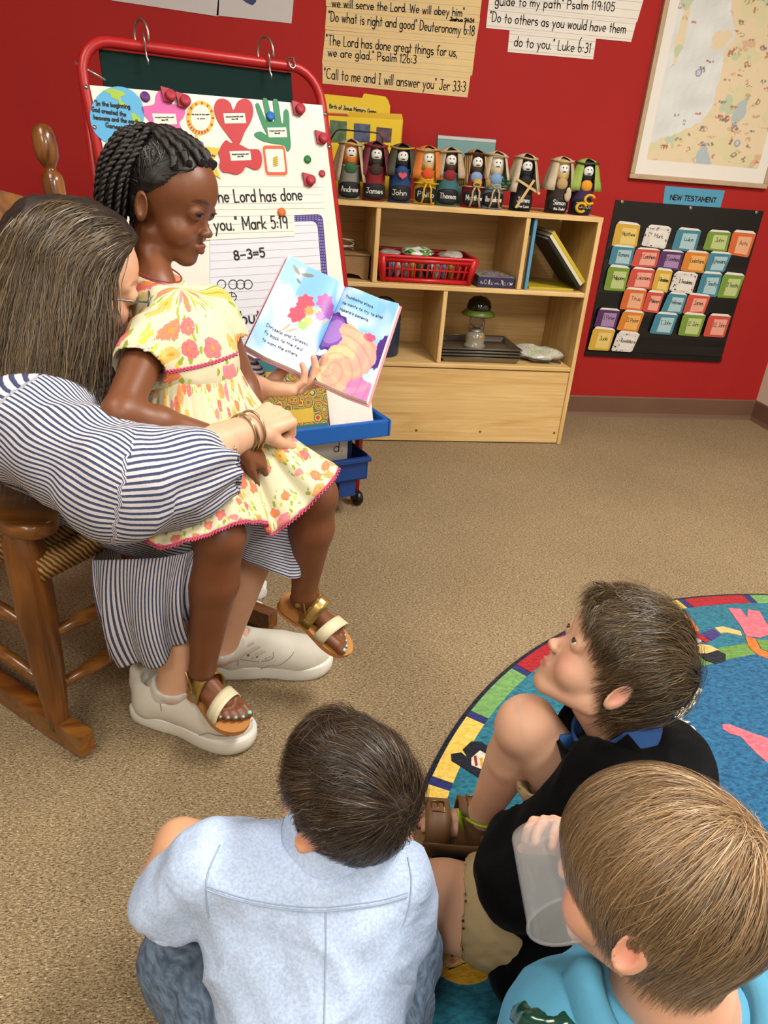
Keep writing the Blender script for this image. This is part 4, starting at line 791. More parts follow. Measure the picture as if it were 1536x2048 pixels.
for (x, y), lb in (((485, 100), 'red magnetic clip above the pink figure cut-out'), ((575, 132), 'red magnetic clip beside the checked disc'), ((1280, 182), 'red magnetic clip at the upper right of the whiteboard'), ((1422, 360), 'red magnetic clip on the right edge of the whiteboard'), ((1345, 618), 'red magnetic clip holding the upper sentence strip')):
    T = thing('magnetic_clip', lb, 'magnet', EP.px(*z8([(x, y)])[0], WD), 'red magnetic clips on the whiteboard'); c = EP.px(*z8([(x, y)])[0], WD+.0012); fr2 = (c, EU, EVS, EN)
    MB().prism([c+EU*a+EVS*b for a, b in ((-.017, -.014), (.004, -.017), (.016, -.006), (.016, .01), (.004, .016), (-.019, .02))], EN, .008).build('body', MATS['magnet_red'], T)
    MB().lathe([(0, 0), (.0135, 0), (.0135, .008), (.011, .011), (0, .011)], c+EU*.002+EN*.008, 18, EN).build('grip_disc', MATS['magnet_red'], T)
# strips and ruled chart on the whiteboard
strip('sentence strip on the whiteboard reading the Lord has done', z8([(500, 612), (1440, 622), (1440, 788), (500, 800)]), 'white_paper', [('what', *z8([(560, 757), (760, 757)]), 24, .004), ('the Lord has done', *z8([(800, 753), (1305, 737)]), 26, .004)][:0]+[('what the Lord has done', *z8([(580, 757), (1305, 738)]), 26)], (.22, .5, .8), pl=EP, d=WD, wgt=.0042)
strip('sentence strip on the whiteboard ending in Mark 5:19', z8([(500, 806), (1252, 800), (1258, 960), (500, 992)]), 'white_paper', [('for you." Mark 5:19', *z8([(640, 930), (1215, 910)]), 26)], (.2, .48, .8), pl=EP, d=WD+.002, wgt=.0042)
mat('lilac_sheet', '#cfd0da', .6, .03, 6); mat('violet_border', '#3b2a78', .5)
cp = [(420, 437), (645, 428), (668, 712), (420, 738)]
T = thing('ruled_chart', 'ruled writing chart with a violet dotted border on the whiteboard', 'chart', base_of(EP, cp, WD))
plate('border', EP, rrect(cp, .05), .0008, 'violet_border', T, WD); cs = [(420, 449), (634, 442), (655, 702), (420, 726)]; plate('sheet', EP, rrect(cs, .06), .0006, 'lilac_sheet', T, WD+.0008)
mb = MB()
for k in np.linspace(.03, .97, 17):
    a, b = A(*cs[0])+(A(*cs[3])-A(*cs[0]))*k, A(*cs[1])+(A(*cs[2])-A(*cs[1]))*k; P0, P1 = EP.px(*a, WD+.0016), EP.px(*b, WD+.0016); w = EP.v*.0006; mb.add([P0-w, P1-w, P1+w, P0+w], [(0, 1, 2, 3)])
mb.build('ruled_lines', MATS['line_blue'], T)
mb = MB(); nb = 46
for i in range(nb):
    for o_ in (3, 6.5, 10):
        y = 440+i*6.; s_ = (y-428)/284; x = 645+23*s_-o_*.95; mb.prism(EP.poly(ellpts(x, y, .9, .9, 4), WD+.0008), EN, .0003)
for i in range(34):
    for o_ in (3.2, 7, 10.5): x = 440+i*6; mb.prism(EP.poly(ellpts(x, 437-(x-420)*.04+o_, .9, .9, 4), WD+.0008), EN, .0003)
mb.build('border_dots', MATS['white_ink'], T)
mb = MB(); text_px(mb, EP, '8-3=5', (470, 520), (530, 513), 18, .0045, WD+.0024); text_px(mb, EP, '5 but', (458, 650), (522, 645), 26, .005, WD+.0024)
mb.build('lettering', MATS['ink'], T)
mb = MB()
for x in (443, 466, 481, 496): mb.tube(EP.poly(ellpts(x, 569, 8.5, 9, 18), WD+.0016), .0014, 4, True)
mb.tube(EP.poly(ellpts(463, 594, 9.5, 9, 18), WD+.0016), .0014, 4, True); mb.tube(EP.poly([(463, 583), (464, 606)], WD+.0016), .0014, 4); mb.tube(EP.poly([(452, 596), (474, 592)], WD+.0016), .0014, 4)
mb.build('drawn_circles', MATS['ink'], T)
# things on the tray
mat('bookcover', None, .35); t = NT(MATS['bookcover']); vo = t.add('ShaderNodeTexVoronoi', i={'Vector': t.coord(), 'Scale': 32.}); t.base(t.ramp(t.math('FRACT', t.math('MULTIPLY', vo.outputs['Distance'], 3.1)), [(.1, '#b8902a'), (.3, '#3f7a3c'), (.5, '#b8402a'), (.68, '#c9b23c'), (.85, '#2c5a78')], 'CONSTANT'))
tz = .054
bc = [(497, 727), (566, 714), (617, 836), (545, 850)]
T = thing('activity_book', 'colourful activity book propped on the blue easel tray', 'book', EB+EU*-.3+NH*.06+Z_*tz); frb = (EB+EU*-.385+NH*.095+Z_*tz, EU, nrm(Z_-NH*.28), np.cross(EU, nrm(Z_-NH*.28)))
MB().bbox((0, 0, 0), (.215, .215, .012), .002, frb).build('pages', MATS['page_edge'], T); MB().bbox((-.002, -.001, .012), (.217, .217, .0135), .0005, frb).build('cover', MATS['bookcover'], T)
mat('teal_band', '#2a6a78', .4); mat('band_yellow', '#c8a83c', .45); 
for q, m_ in (((0, 0, .0136, .215, .022), 'teal_band'), ((.012, .03, .0136, .17, .07), 'band_yellow'), ((.0, .185, .0136, .215, .215), 'teal_band')): MB().box((q[0], q[1], q[2]), (q[3], q[4], q[2]+.0006), frb).build('cover_print', MATS[m_], T)
frp = (EB+EU*-.15+NH*.075+Z_*tz, EU, nrm(Z_-NH*.35), np.cross(EU, nrm(Z_-NH*.35))); MB().box((0, 0, 0), (.15, .12, .003), frp).build('paper_pad', MATS['white_paper'], None, 'blank white paper pad leaning on the blue easel tray', 'paper')

# ================================================================== ROCKING CHAIR
woodmat('oak', '#4a290c', '#6c4016', '#8a5822', 'z', .28, 1.6, .4); woodmat('oak_h', '#523010', '#74481a', '#8e5c26', 'x', .28, 1.6, .4)
m = mat('rush'); t = NT(m); w = t.add('ShaderNodeTexWave', bands_direction='DIAGONAL', i={'Vector': t.coord(), 'Scale': 45., 'Distortion': 2.5, 'Detail': 2.}).outputs['Color']; t.base(t.ramp(w, [(.2, '#5c3c18'), (.55, '#96703a'), (.85, '#b48e54')])); t.bump(w, .6, .004); t.b.inputs['Roughness'].default_value = .55
CF = A(.745, -.667, 0); CL = A(.667, .745, 0); CO = A(-.405, 1.165, 0)
RC = thing('rocking_chair', 'oak rocking chair with rush seat under the woman', 'chair', CO+CL*.27-CF*.2)
def K(f, l, z): return CO+CF*f+CL*l+A(0, 0, z)
CW = .53
for l in (0., CW):
    fs = np.linspace(.085, -.78, 26); P = [K(f, l, .024+.16*(f+.2)**2*(1 if f > -.2 else 1.1)) for f in fs]; v = []
    for p in P:
        for a, b in ((-.016, -.022), (.016, -.022), (.016, .024), (-.016, .024)): v.append(p+CL*a+Z_*b)
    n = len(P); q = MB(); q.add(v, [(i*4+k, i*4+(k+1) % 4, i*4+4+(k+1) % 4, i*4+4+k) for i in range(n-1) for k in range(4)]+[(3, 2, 1, 0), tuple((n-1)*4+k for k in range(4))]); q.build('rocker', MATS['oak_h'], RC)
    pr = [(.0, .03), (.019, .035), (.021, .06), (.027, .14), (.03, .2), (.03, .24), (.034, .28), (.035, .39), (.033, .455), (.026, .475), (0, .485)]
    MB().lathe(pr, K(0, l, 0), 20, nrm(A(0, 0, 1)-CF*.05)).build('leg', MATS['oak'], RC)
    # back post with finial
    ax = nrm(A(0, 0, 1)-CF*.17); o = K(-.44, l, .03)
    MB().lathe([(.0, 0), (.017, 0), (.022, .1), (.026, .3), (.027, .6), (.026, .85), (.024, .93), (.0255, .96), (.022, .975), (.0135, .982), (.0125, .988), (.017, .995), (.0245, 1.01), (.027, 1.03), (.0255, 1.055), (.021, 1.072), (.012, 1.08), (0, 1.083)], o, 22, ax).build('back_post', MATS['oak'], RC)
    # paddle arm
    a0, a1 = K(.055, l, .478), K(-.5, l, .50); w = [(.0, .03), (.025, .042), (.08, .046), (.3, .032), (.56, .022)]; q = MB(); vv = []
    L_ = np.linalg.norm(a1-a0); u = nrm(a1-a0)
    prof = [(.0, .012), (.006, .026), (.02, .039), (.05, .046), (.1, .044), (.25, .034), (L_, .024)]
    for s_, hw in prof:
        for b, z in ((-hw, .004), (-hw*.85, 0), (hw*.85, 0), (hw, .004), (hw, .02), (hw*.85, .026), (-hw*.85, .026), (-hw, .02)): vv.append(a0+u*s_+CL*b+Z_*z)
    n = len(prof); q.add(vv, [(i*8+k, i*8+8+k, i*8+8+(k+1) % 8, i*8+(k+1) % 8) for i in range(n-1) for k in range(8)]+[tuple(range(8)), tuple((n-1)*8+k for k in range(8))[::-1]], True); q.build('arm', MATS['oak_h'], RC)
    for z in (.13, .25): MB().tube([K(-.01, l, z), K(-.22, l, z), K(-.43, l, z)], [.011, .0145, .011], 10).build('side_rung', MATS['oak_h'], RC)
for z in (.13, .25): MB().tube([K(0, 0, z), K(0, .06, z), K(0, .075, z), K(0, CW/2, z), K(0, CW-.075, z), K(0, CW-.06, z), K(0, CW, z)], [.009, .011, .0155, .0165, .0155, .011, .009], 10).build('front_rung', MATS['oak_h'], RC)
# woven seat
Gs = np.array([[K(.02-.47*b, .0+CW*a, .375+.012*math.cos((a-.5)*3)-.015*b+.006*math.sin(b*60)) for b in np.linspace(0, 1, 30)] for a in np.linspace(0, 1, 12)])
q = MB(); q.grid(Gs, -.04); q.build('seat', MATS['rush'], RC)
axb = nrm(A(0, 0, 1)-CF*.17); ob = lambda h, l, d=0.: K(-.44, l, .03)+axb*h+CF*d
q = MB(); pts = []
for i in range(15):
    s_ = i/14; cv = .03*math.sin(math.pi*s_); top = .9+.055*math.sin(math.pi*s_)**.7; 
    for h, d in ((.80, -cv), (top, -cv), (top, -cv+.018), (.80, -cv+.018)): pts.append(ob(h, .02+(CW-.04)*s_, d-.009))
q.add(pts, [(i*4+k, i*4+4+k, i*4+4+(k+1) % 4, i*4+(k+1) % 4) for i in range(14) for k in range(4)]+[(0, 1, 2, 3), (59, 58, 57, 56)]); q.build('top_slat', MATS['oak_h'], RC)
Gb = np.array([[ob(.42+.34*b, .015+(CW-.03)*a, -.02*math.sin(math.pi*a)+.003*math.sin(a*90)) for b in np.linspace(0, 1, 12)] for a in np.linspace(0, 1, 40)]); q = MB(); q.grid(Gb, .03); q.build('woven_back', MATS['rush'], RC)

# ================================================================== ROUND RUG
RX, RY, RR = 1.363, .41, 1.2146; RZ = .012
def rugmat(n_, c1, c2):
    m = mat(n_); t = NT(m); co = t.coord(); a = t.noise(t.mapping(co, (1, 1.8, 1), (0, 0, .6)), 70, 4, .65, .5); t.base(t.ramp(a, [(.33, c1), (.66, c2)])); t.bump(a, .8, .006)
    t.b.inputs['Roughness'].default_value = .95; t.b.inputs['Specular IOR Level'].default_value = .1; t.b.inputs['Sheen Weight'].default_value = .15; return m
rugmat('rug_teal', '#164c60', '#2c788c'); rugmat('rug_blue', '#123c60', '#2a6c94'); rugmat('rug_rim', '#0d0f16', '#191c28'); rugmat('rug_navy', '#1c2356', '#2b2f6c'); rugmat('rug_yellow', '#c4a038', '#dcc064'); rugmat('rug_green', '#4f7f45', '#76a05c'); rugmat('rug_red', '#851019', '#a81c26')
rugmat('rug_pink', '#b84f5e', '#d8737e'); rugmat('rug_orange', '#b3541c', '#cf7a3a'); rugmat('rug_skin', '#c09a52', '#d8b878'); rugmat('rug_black', '#0f1018', '#1d1f2c'); rugmat('rug_white', '#b8b2a0', '#d4d0c0'); rugmat('rug_gold', '#b8861a', '#d6a62e'); rugmat('rug_violet', '#2e2458', '#46387c'); rugmat('rug_lime', '#4c7434', '#6e9448')
RG = thing('round_rug', 'big round blue classroom rug with woven children and colour-block border', 'rug', (RX, RY, 0))
def ringpts(r, a0, a1, n): return [(RX+r*math.cos(math.radians(a)), RY+r*math.sin(math.radians(a))) for a in np.linspace(a0, a1, n)]
def rugpoly(name, P2_, m_, z0, z1, **kw): return MB().prism([A(x, y, z0) for x, y in P2_], A(0, 0, 1), z1-z0).build(name, MATS[m_], RG, **kw)
rugpoly('rim', ringpts(RR, 0, 360, 145)[:-1], 'rug_rim', .0005, .009)
rugpoly('border_ground', ringpts(RR-.009, 0, 360, 145)[:-1], 'rug_navy', .001, .0105)
rugpoly('outer_field', ringpts(RR-.053, 0, 360, 145)[:-1], 'rug_teal', .001, RZ)
seq = ['rug_yellow', 'rug_green', 'rug_red', 'rug_green', 'rug_yellow', 'rug_red', 'rug_green', 'rug_yellow', 'rug_red']
for i in range(35):
    a1 = 150.4-i*360/35; a0 = a1-9.2; rugpoly('border_block', ringpts(RR-.011, a1, a0, 5)+ringpts(RR-.053, a0, a1, 5), seq[i % 9], .002, .0122)
ro, ri = .985, .94
rugpoly('inner_ring', ringpts(ro, 0, 360, 121)[:-1], 'rug_lime', .002, RZ+.0006); rugpoly('inner_field', ringpts(ri, 0, 360, 121)[:-1], 'rug_blue', .002, RZ+.0012)
def rugshape(name, pts, m_, lv=1): rugpoly(name, [tuple(atZ(x, y, RZ)[:2]) for x, y in pts], m_, .003, RZ+.0012+.0006*lv)
z7 = lambda pts: [(1250+.1862*a, 1180+.1862*b) for a, b in pts]; zb = lambda pts: [(780+.4922*a, 1180+.4922*b) for a, b in pts]; zc_ = lambda pts: [(780+.4922*a, 1500+.4922*b) for a, b in pts]
sh = rugshape
sh('woven_figure', z7([(340, 200), (640, 235), (720, 330), (800, 440), (700, 475), (560, 400), (400, 300)]), 'rug_orange', 1)
for k in range(5): a = k*.18; sh('woven_stripe', z7([(470+330*a*.9, 250+230*a), (640+150*a*.9, 245+230*a), (650+150*a*.9, 265+230*a), (480+330*a*.9, 275+230*a)]), 'rug_gold' if k % 2 else 'rug_red', 2)
sh('woven_face', z7([(735, 600), (800, 585), (920, 605), (1010, 655), (900, 700), (770, 690)]), 'rug_skin', 2); sh('woven_hair', z7([(775, 690), (880, 690), (990, 655), (1080, 700), (1078, 770), (980, 800), (860, 760)]), 'rug_black', 3)
sh('woven_sleeve', z7([(800, 480), (940, 425), (1030, 485), (930, 545)]), 'rug_violet', 2); sh('woven_sleeve', z7([(760, 450), (910, 550), (865, 572), (760, 520)]), 'rug_red', 3); sh('woven_collar', z7([(740, 500), (820, 555), (780, 580), (735, 570)]), 'rug_white', 3); sh('woven_arm', z7([(960, 410), (1050, 398), (1240, 450), (1255, 495), (1100, 460), (1020, 465)]), 'rug_skin', 2)
sh('woven_figure', z7([(1105, 200), (1240, 208), (1310, 300), (1318, 215), (1440, 230), (1510, 350), (1600, 470), (1450, 515), (1300, 500), (1250, 400)]), 'rug_pink', 1); sh('woven_braid', z7([(1290, 510), (1400, 530), (1450, 640), (1600, 700), (1600, 765), (1430, 705), (1330, 620)]), 'rug_orange', 2); sh('woven_face', z7([(1410, 540), (1600, 550), (1600, 690), (1460, 640)]), 'rug_lime', 3)
sh('woven_bird', [tuple(p) for p in crom(z7([(740, 1060), (830, 1080), (745, 1165), (760, 1215), (680, 1290), (610, 1400), (700, 1420), (650, 1450), (740, 1480), (785, 1600), (750, 1595), (700, 1520), (590, 1510), (530, 1330), (620, 1240), (690, 1150)]), 3, True)], 'rug_white', 2)
sh('woven_figure', z7([(1040, 1450), (1120, 1450), (1300, 1520), (1700, 1660), (1800, 2100), (1420, 1770), (1310, 1660), (1240, 1580), (1130, 1550), (1050, 1500)]), 'rug_pink', 2)
sh('woven_shoe', zb([(295, 650), (330, 617), (370, 620), (430, 655), (430, 790), (390, 782), (250, 695), (248, 668), (290, 662), (325, 695)]), 'rug_black', 1); sh('woven_patch', zb([(330, 685), (365, 655), (425, 690), (420, 750), (330, 715)]), 'rug_white', 2)
for k, m_ in enumerate(('rug_red', 'rug_gold', 'rug_navy')): sh('woven_stripe', zb([(340+24*k, 680+9*k), (350+24*k, 676+9*k), (356+24*k, 716+9*k), (346+24*k, 720+9*k)]), m_, 3)
sh('woven_shoe', zb([(610, 320), (650, 300), (690, 320), (650, 345)]), 'rug_black', 1)
sh('woven_figure', zc_([(110, 300), (190, 370), (340, 455), (180, 490), (110, 500), (290, 452), (120, 365)]), 'rug_black', 1); sh('woven_patch', zc_([(190, 372), (320, 372), (360, 440), (330, 452)]), 'rug_white', 2); sh('woven_patch', zc_([(295, 408), (360, 412), (420, 440), (340, 452)]), 'rug_gold', 3)
sh('woven_figure', zc_([(30, 720), (130, 650), (200, 760), (195, 860), (100, 965), (-10, 950), (-30, 800)]), 'rug_navy', 1); sh('woven_stripe', zc_([(60, 775), (180, 750), (180, 765), (50, 800)]), 'rug_orange', 2)
for k in range(4): sh('woven_stripe', zc_([(15+22*k, 905+6*k), (24+22*k, 900+6*k), (58+18*k, 960+2*k), (48+18*k, 968+2*k)]), 'rug_white', 2)
sh('woven_hair', [tuple(p) for p in crom(zc_([(145, 870), (190, 835), (240, 890), (330, 855), (410, 835), (415, 900), (370, 945), (280, 952), (200, 915)]), 3, True)], 'rug_gold', 2); sh('woven_face', zc_([(195, 770), (250, 760), (330, 800), (330, 860), (240, 898), (200, 840)]), 'rug_skin', 2)
sh('woven_smile', zc_([(236, 790), (246, 785), (244, 815), (258, 842), (250, 846), (236, 822)]), 'rug_black', 3); sh('woven_cheek', zc_([(240, 858), (258, 850), (270, 864), (252, 876)]), 'rug_pink', 3)
# ================================================================== ORGANIC MODELLING: blended solids -> one continuous surface
class Sdf:
    def __init__(s): s.p = []
    def rc(s, a, b, ra, rb=None, k=.012, op=1):
        a, b = np.array(a, float), np.array(b, float); rb = ra if rb is None else rb
        s.p.append(('c', a, b, ra, rb, k, op, np.minimum(a-ra, b-rb), np.maximum(a+ra, b+rb))); return s
    def chain(s, pts, rs, k=.012):
        for i in range(len(pts)-1): s.rc(pts[i], pts[i+1], rs[i], rs[i+1], k)
        return s
    def el(s, c, r, R=None, k=.012, op=1):
        c = np.array(c, float); r = np.array(r, float); R = np.eye(3) if R is None else np.array(R, float); e = np.sqrt((R**2)@(r**2))
        s.p.append(('e', c, r, R, None, k, op, c-e, c+e)); return s
    def ev(s, lo, hi, v):
        n = np.maximum(np.ceil((hi-lo)/v).astype(int)+1, 2); ax = [(lo[i]+v*np.arange(n[i])).astype(np.float32) for i in range(3)]
        D = np.full(n, .5, np.float32)
        for kind, a, b, c, d, k, op, l, h in s.p:
            m = k+2.5*v
            i0 = np.clip(np.floor((l-m-lo)/v).astype(int), 0, n); i1 = np.clip(np.ceil((h+m-lo)/v).astype(int)+1, 0, n)
            if np.any(i1 <= i0): continue
            X = ax[0][i0[0]:i1[0], None, None]; Y = ax[1][None, i0[1]:i1[1], None]; Z = ax[2][None, None, i0[2]:i1[2]]
            if kind == 'c':
                ab = b-a; L2 = ab@ab+1e-12
                t = ((X-a[0])*ab[0]+(Y-a[1])*ab[1]+(Z-a[2])*ab[2])/np.float32(L2); np.clip(t, 0, 1, out=t)
                q = np.sqrt((X-a[0]-t*np.float32(ab[0]))**2+(Y-a[1]-t*np.float32(ab[1]))**2+(Z-a[2]-t*np.float32(ab[2]))**2)-(np.float32(c)+np.float32(d-c)*t)
            else:
                r, R = b, c; x, y, z = X-np.float32(a[0]), Y-np.float32(a[1]), Z-np.float32(a[2])
                u = [(x*np.float32(R[0, i])+y*np.float32(R[1, i])+z*np.float32(R[2, i]))/np.float32(r[i]) for i in range(3)]
                k0 = np.sqrt(u[0]**2+u[1]**2+u[2]**2)+1e-6; k1 = np.sqrt((u[0]/r[0])**2+(u[1]/r[1])**2+(u[2]/r[2])**2).astype(np.float32)+1e-6
                q = (k0*(k0-1)/k1).astype(np.float32)
            S_ = D[i0[0]:i1[0], i0[1]:i1[1], i0[2]:i1[2]]
            if op > 0: h_ = np.clip(.5+.5*(q-S_)/k, 0, 1); S_[...] = q+(S_-q)*h_-k*h_*(1-h_)
            else: h_ = np.clip(.5-.5*(S_+q)/k, 0, 1); S_[...] = S_+(-q-S_)*h_+k*h_*(1-h_)
        return D, ax
    def bounds(s, pad): P = [q for q in s.p if q[6] > 0]; return np.min([q[7] for q in P], 0)-pad, np.max([q[8] for q in P], 0)+pad
    def mesh(s, v, fine=(), clip=None):
        lo, hi = s.bounds(.02)
        if clip is not None: lo = np.maximum(lo, clip[0]); hi = np.minimum(hi, clip[1])
        Vs, Fs, n = [], [], 0
        for j, (l, h, vv) in enumerate([(lo, hi, v)]+[(np.array(a, float), np.array(b, float), c) for a, b, c in fine]):
            D, ax = s.ev(l, h, vv); V, F = snet(D, l, vv)
            if j == 0 and len(fine):
                c = V[F].mean(1); keep = np.ones(len(F), bool)
                for a, b, _ in fine: keep &= ~np.all((c > np.array(a)+1.2*v) & (c < np.array(b)-1.2*v), 1)
                F = F[keep]
            Vs.append(V); Fs.append(F+n); n += len(V)
        V, F = np.concatenate(Vs), np.concatenate(Fs); u, inv = np.unique(F, return_inverse=True); return V[u], inv.reshape(F.shape)
def snet(D, lo, v):
    s = D < 0; c = np.zeros(np.array(D.shape)-1, np.uint8)
    for i in (0, 1):
        for j in (0, 1):
            for k in (0, 1): c += s[i:i+c.shape[0], j:j+c.shape[1], k:k+c.shape[2]]
    act = np.argwhere((c > 0) & (c < 8)); ids = np.full(c.shape, -1, np.int32); ids[tuple(act.T)] = np.arange(len(act))
    P = np.zeros((len(act), 3), np.float32); N = np.zeros(len(act), np.float32)
    cor = [(i, j, k) for i in (0, 1) for j in (0, 1) for k in (0, 1)]; val = {q: D[act[:, 0]+q[0], act[:, 1]+q[1], act[:, 2]+q[2]] for q in cor}
    for a in cor:
        for ax in range(3):
            if a[ax]: continue
            b = list(a); b[ax] = 1; b = tuple(b); va, vb = val[a], val[b]; m = (va < 0) != (vb < 0); t = np.where(m, va/np.where(m, va-vb, 1), 0)
            q = np.array(a, np.float32)[None]+0*P; q[:, ax] += t; P += q*m[:, None]; N += m
    V = lo+(act+P/N[:, None])*v; F = []
    for ax in range(3):
        o = [0, 1, 2]; o.remove(ax); s0 = [slice(None)]*3; s1 = [slice(None)]*3; s0[ax] = slice(0, -1); s1[ax] = slice(1, None)
        e = s[tuple(s0)] != s[tuple(s1)]; E2 = np.argwhere(e)
        m = np.ones(len(E2), bool)
        for w in o: m &= (E2[:, w] >= 1) & (E2[:, w] < D.shape[w]-1)
        E2 = E2[m]
        if not len(E2): continue
        def cell(a, b): q = E2.copy(); q[:, o[0]] -= a; q[:, o[1]] -= b; return ids[tuple(q.T)]
        q = np.stack([cell(1, 1), cell(0, 1), cell(0, 0), cell(1, 0)], 1); ins = s[tuple(E2.T)]
        if ax == 1: ins = ~ins
        q[~ins] = q[~ins][:, ::-1]; F.append(q)
    F = np.concatenate(F); return V, F[(F >= 0).all(1)]
def vnormals(V, F):
    n = np.cross(V[F[:, 2]]-V[F[:, 0]], V[F[:, 3 if F.shape[1] > 3 else 1]]-V[F[:, 1]]); N = np.zeros_like(V)
    for i in range(F.shape[1]): np.add.at(N, F[:, i], n)
    return N/(np.linalg.norm(N, axis=1)[:, None]+1e-12)
def smooth(V, F, it=2, lam=.5):
    for _ in range(it):
        S_ = np.zeros_like(V); c = np.zeros(len(V))
        for i in range(4):
            a, b = F[:, i], F[:, (i+1) % 4]; np.add.at(S_, a, V[b]); np.add.at(c, a, 1); np.add.at(S_, b, V[a]); np.add.at(c, b, 1)
        V = V+lam*(S_/np.maximum(c, 1)[:, None]-V)
    return V
def wrinkle(V, F, amp, freq, seed, stretch=None, ridge=True):
    P = V if stretch is None else V@np.array(stretch, float).T
    n = vnoise(P, freq, seed, 3); n = (1-np.abs(n)*1.3) if ridge else n
    return V+vnormals(V, F)*(amp*n)[:, None]
# ---- body parts
class Head:
    """local axes: forward, left, up; unit = chin-to-crown height"""
    def __init__(s, c, fwd, up, H):
        f = nrm(fwd); u = nrm(np.array(up)-f*(np.array(up)@f)); l = np.cross(u, f); s.R = np.stack([f, l, u], 1); s.H = H; s.c = np.array(c, float); s.O = s.c-H*s.R@A(-.03, 0, .55)
    def w(s, x, y, z): return s.O+s.H*(s.R@A(x, y, z))
    def W(s, P): return s.O+s.H*(np.asarray(P)@s.R.T)
    def loc(s, P): return ((np.asarray(P)-s.O)@s.R)/s.H
    def build(s, S, child=True, neck_to=None, neck_r=.16, nose=1., lip=1., eyes=True, wid=1.):
        H, R, w = s.H, s.R, s.w; k = .05*H; e = lambda c, r, k_=k, op=1, Rl=None: S.el(w(*c), np.array(r)*H, R if Rl is None else R@Rl, k_, op)
        e((-.07, 0, .63), (.44, .35*wid, .37), .03*H); e((.13, 0, .62), (.23, .27*wid, .26)) if not child else e((.15, 0, .63), (.255, .285*wid, .28)); e((.1, 0, .37), (.25, .265*wid, .3))
        for y in (-1, 1):
            S.rc(w(-.02, y*.2*wid, .22), w(.24, y*.045, .085), .09*H, .075*H, k); e((.2, y*.15*wid, .335 if not child else .3), (.12, .115, .12) if not child else (.135, .13, .13))
        e((.275 if not child else .25, 0, .085), (.085, .085, .07)); e((.28 if not child else .262, 0, .2), (.1, .125, .1))
        nx_ = 0 if not child else -.012
        S.rc(w(.325, 0, .47 if child else .49), w(.405+nx_*1.5, 0, .355), .026*H, .036*H, .035*H); e((.415+nx_, 0, .338), (.042*nose, .046*nose, .038), .018*H)
        for y in (-1, 1):
            e((.382, y*.045*nose, .326), (.036, .03, .03), .025*H); S.rc(w(.325, y*.05, .565), w(.27, y*.2, .555), .04*H if not child else .03*H, .035*H if not child else .025*H, .04*H)
            e((.405, y*.15, .495), (.062, .088, .055), .045*H, -1)
        for y in (-1, 1):
            lx_ = 0 if not child else -.012+.01*(lip-1)*2; S.rc(w(.36+lx_, y*.07, .207), w(.388+lx_, 0, .222), .014*H*lip, .02*H*lip, .012*H); S.rc(w(.357+lx_, y*.06, .197), w(.38+lx_, 0, .178), .013*H*lip, .025*H*lip, .012*H)
        S.rc(w(.41, -.07, .203), w(.41, .07, .203), .006*H, .006*H, .012*H, -1)
        if eyes:
            for y in (-1, 1): e((.3, y*.145, .492), (.077, .08, .074), .02*H); e((.385, y*.155, .484), (.06, .056, .0165), .007*H, -1)
        for y in (-1, 1):
            a = y*.5; Rl = np.array([[math.cos(a), -math.sin(a), 0], [math.sin(a), math.cos(a), 0], [0, 0, 1]])@np.array([[math.cos(.25), 0, -math.sin(.25)], [0, 1, 0], [math.sin(.25), 0, math.cos(.25)]])
            e((-.055, y*.385*wid, .43), (.085, .032, .125), .02*H, 1, Rl); e((-.035, y*.418*wid, .44), (.048, .03, .082), .01*H, -1, Rl)
        if neck_to is not None: S.rc(w(-.12, 0, .2), neck_to, neck_r*H, neck_r*1.12*H, .06*H)
    def box(s, m=.62): c = s.w(0, 0, .5); return c-m*s.H, c+m*s.H
    def eyes(s, parent, iris='#2a1a10', gaze=(0, 0)):
        for y in (-1, 1):
            c = s.w(.3, y*.145, .492); r = .07*s.H; g = nrm(s.R@A(1, gaze[0]+y*.06, gaze[1]))
            q = MB(); q.ell(c, (r, r, r), None, 18, 12); o = q.build('eye', mat('eye_white', '#d8d0c8', .15), parent)
            X = nrm(np.cross(g, A(.3, .2, 1))); Y = np.cross(g, X)
            q = MB(); q.lathe([(0, r*1.02), (r*.35, r*.975), (r*.6, r*.83), (r*.57, r*.8)][::-1], c, 16, g); q.build('iris', mat('iris'+iris, iris, .1, coat=1), o)
            q = MB(); q.lathe([(r*.28, r*1.0), (0, r*1.035)], c, 12, g); q.build('pupil', mat('pupil', '#050404', .1), o)
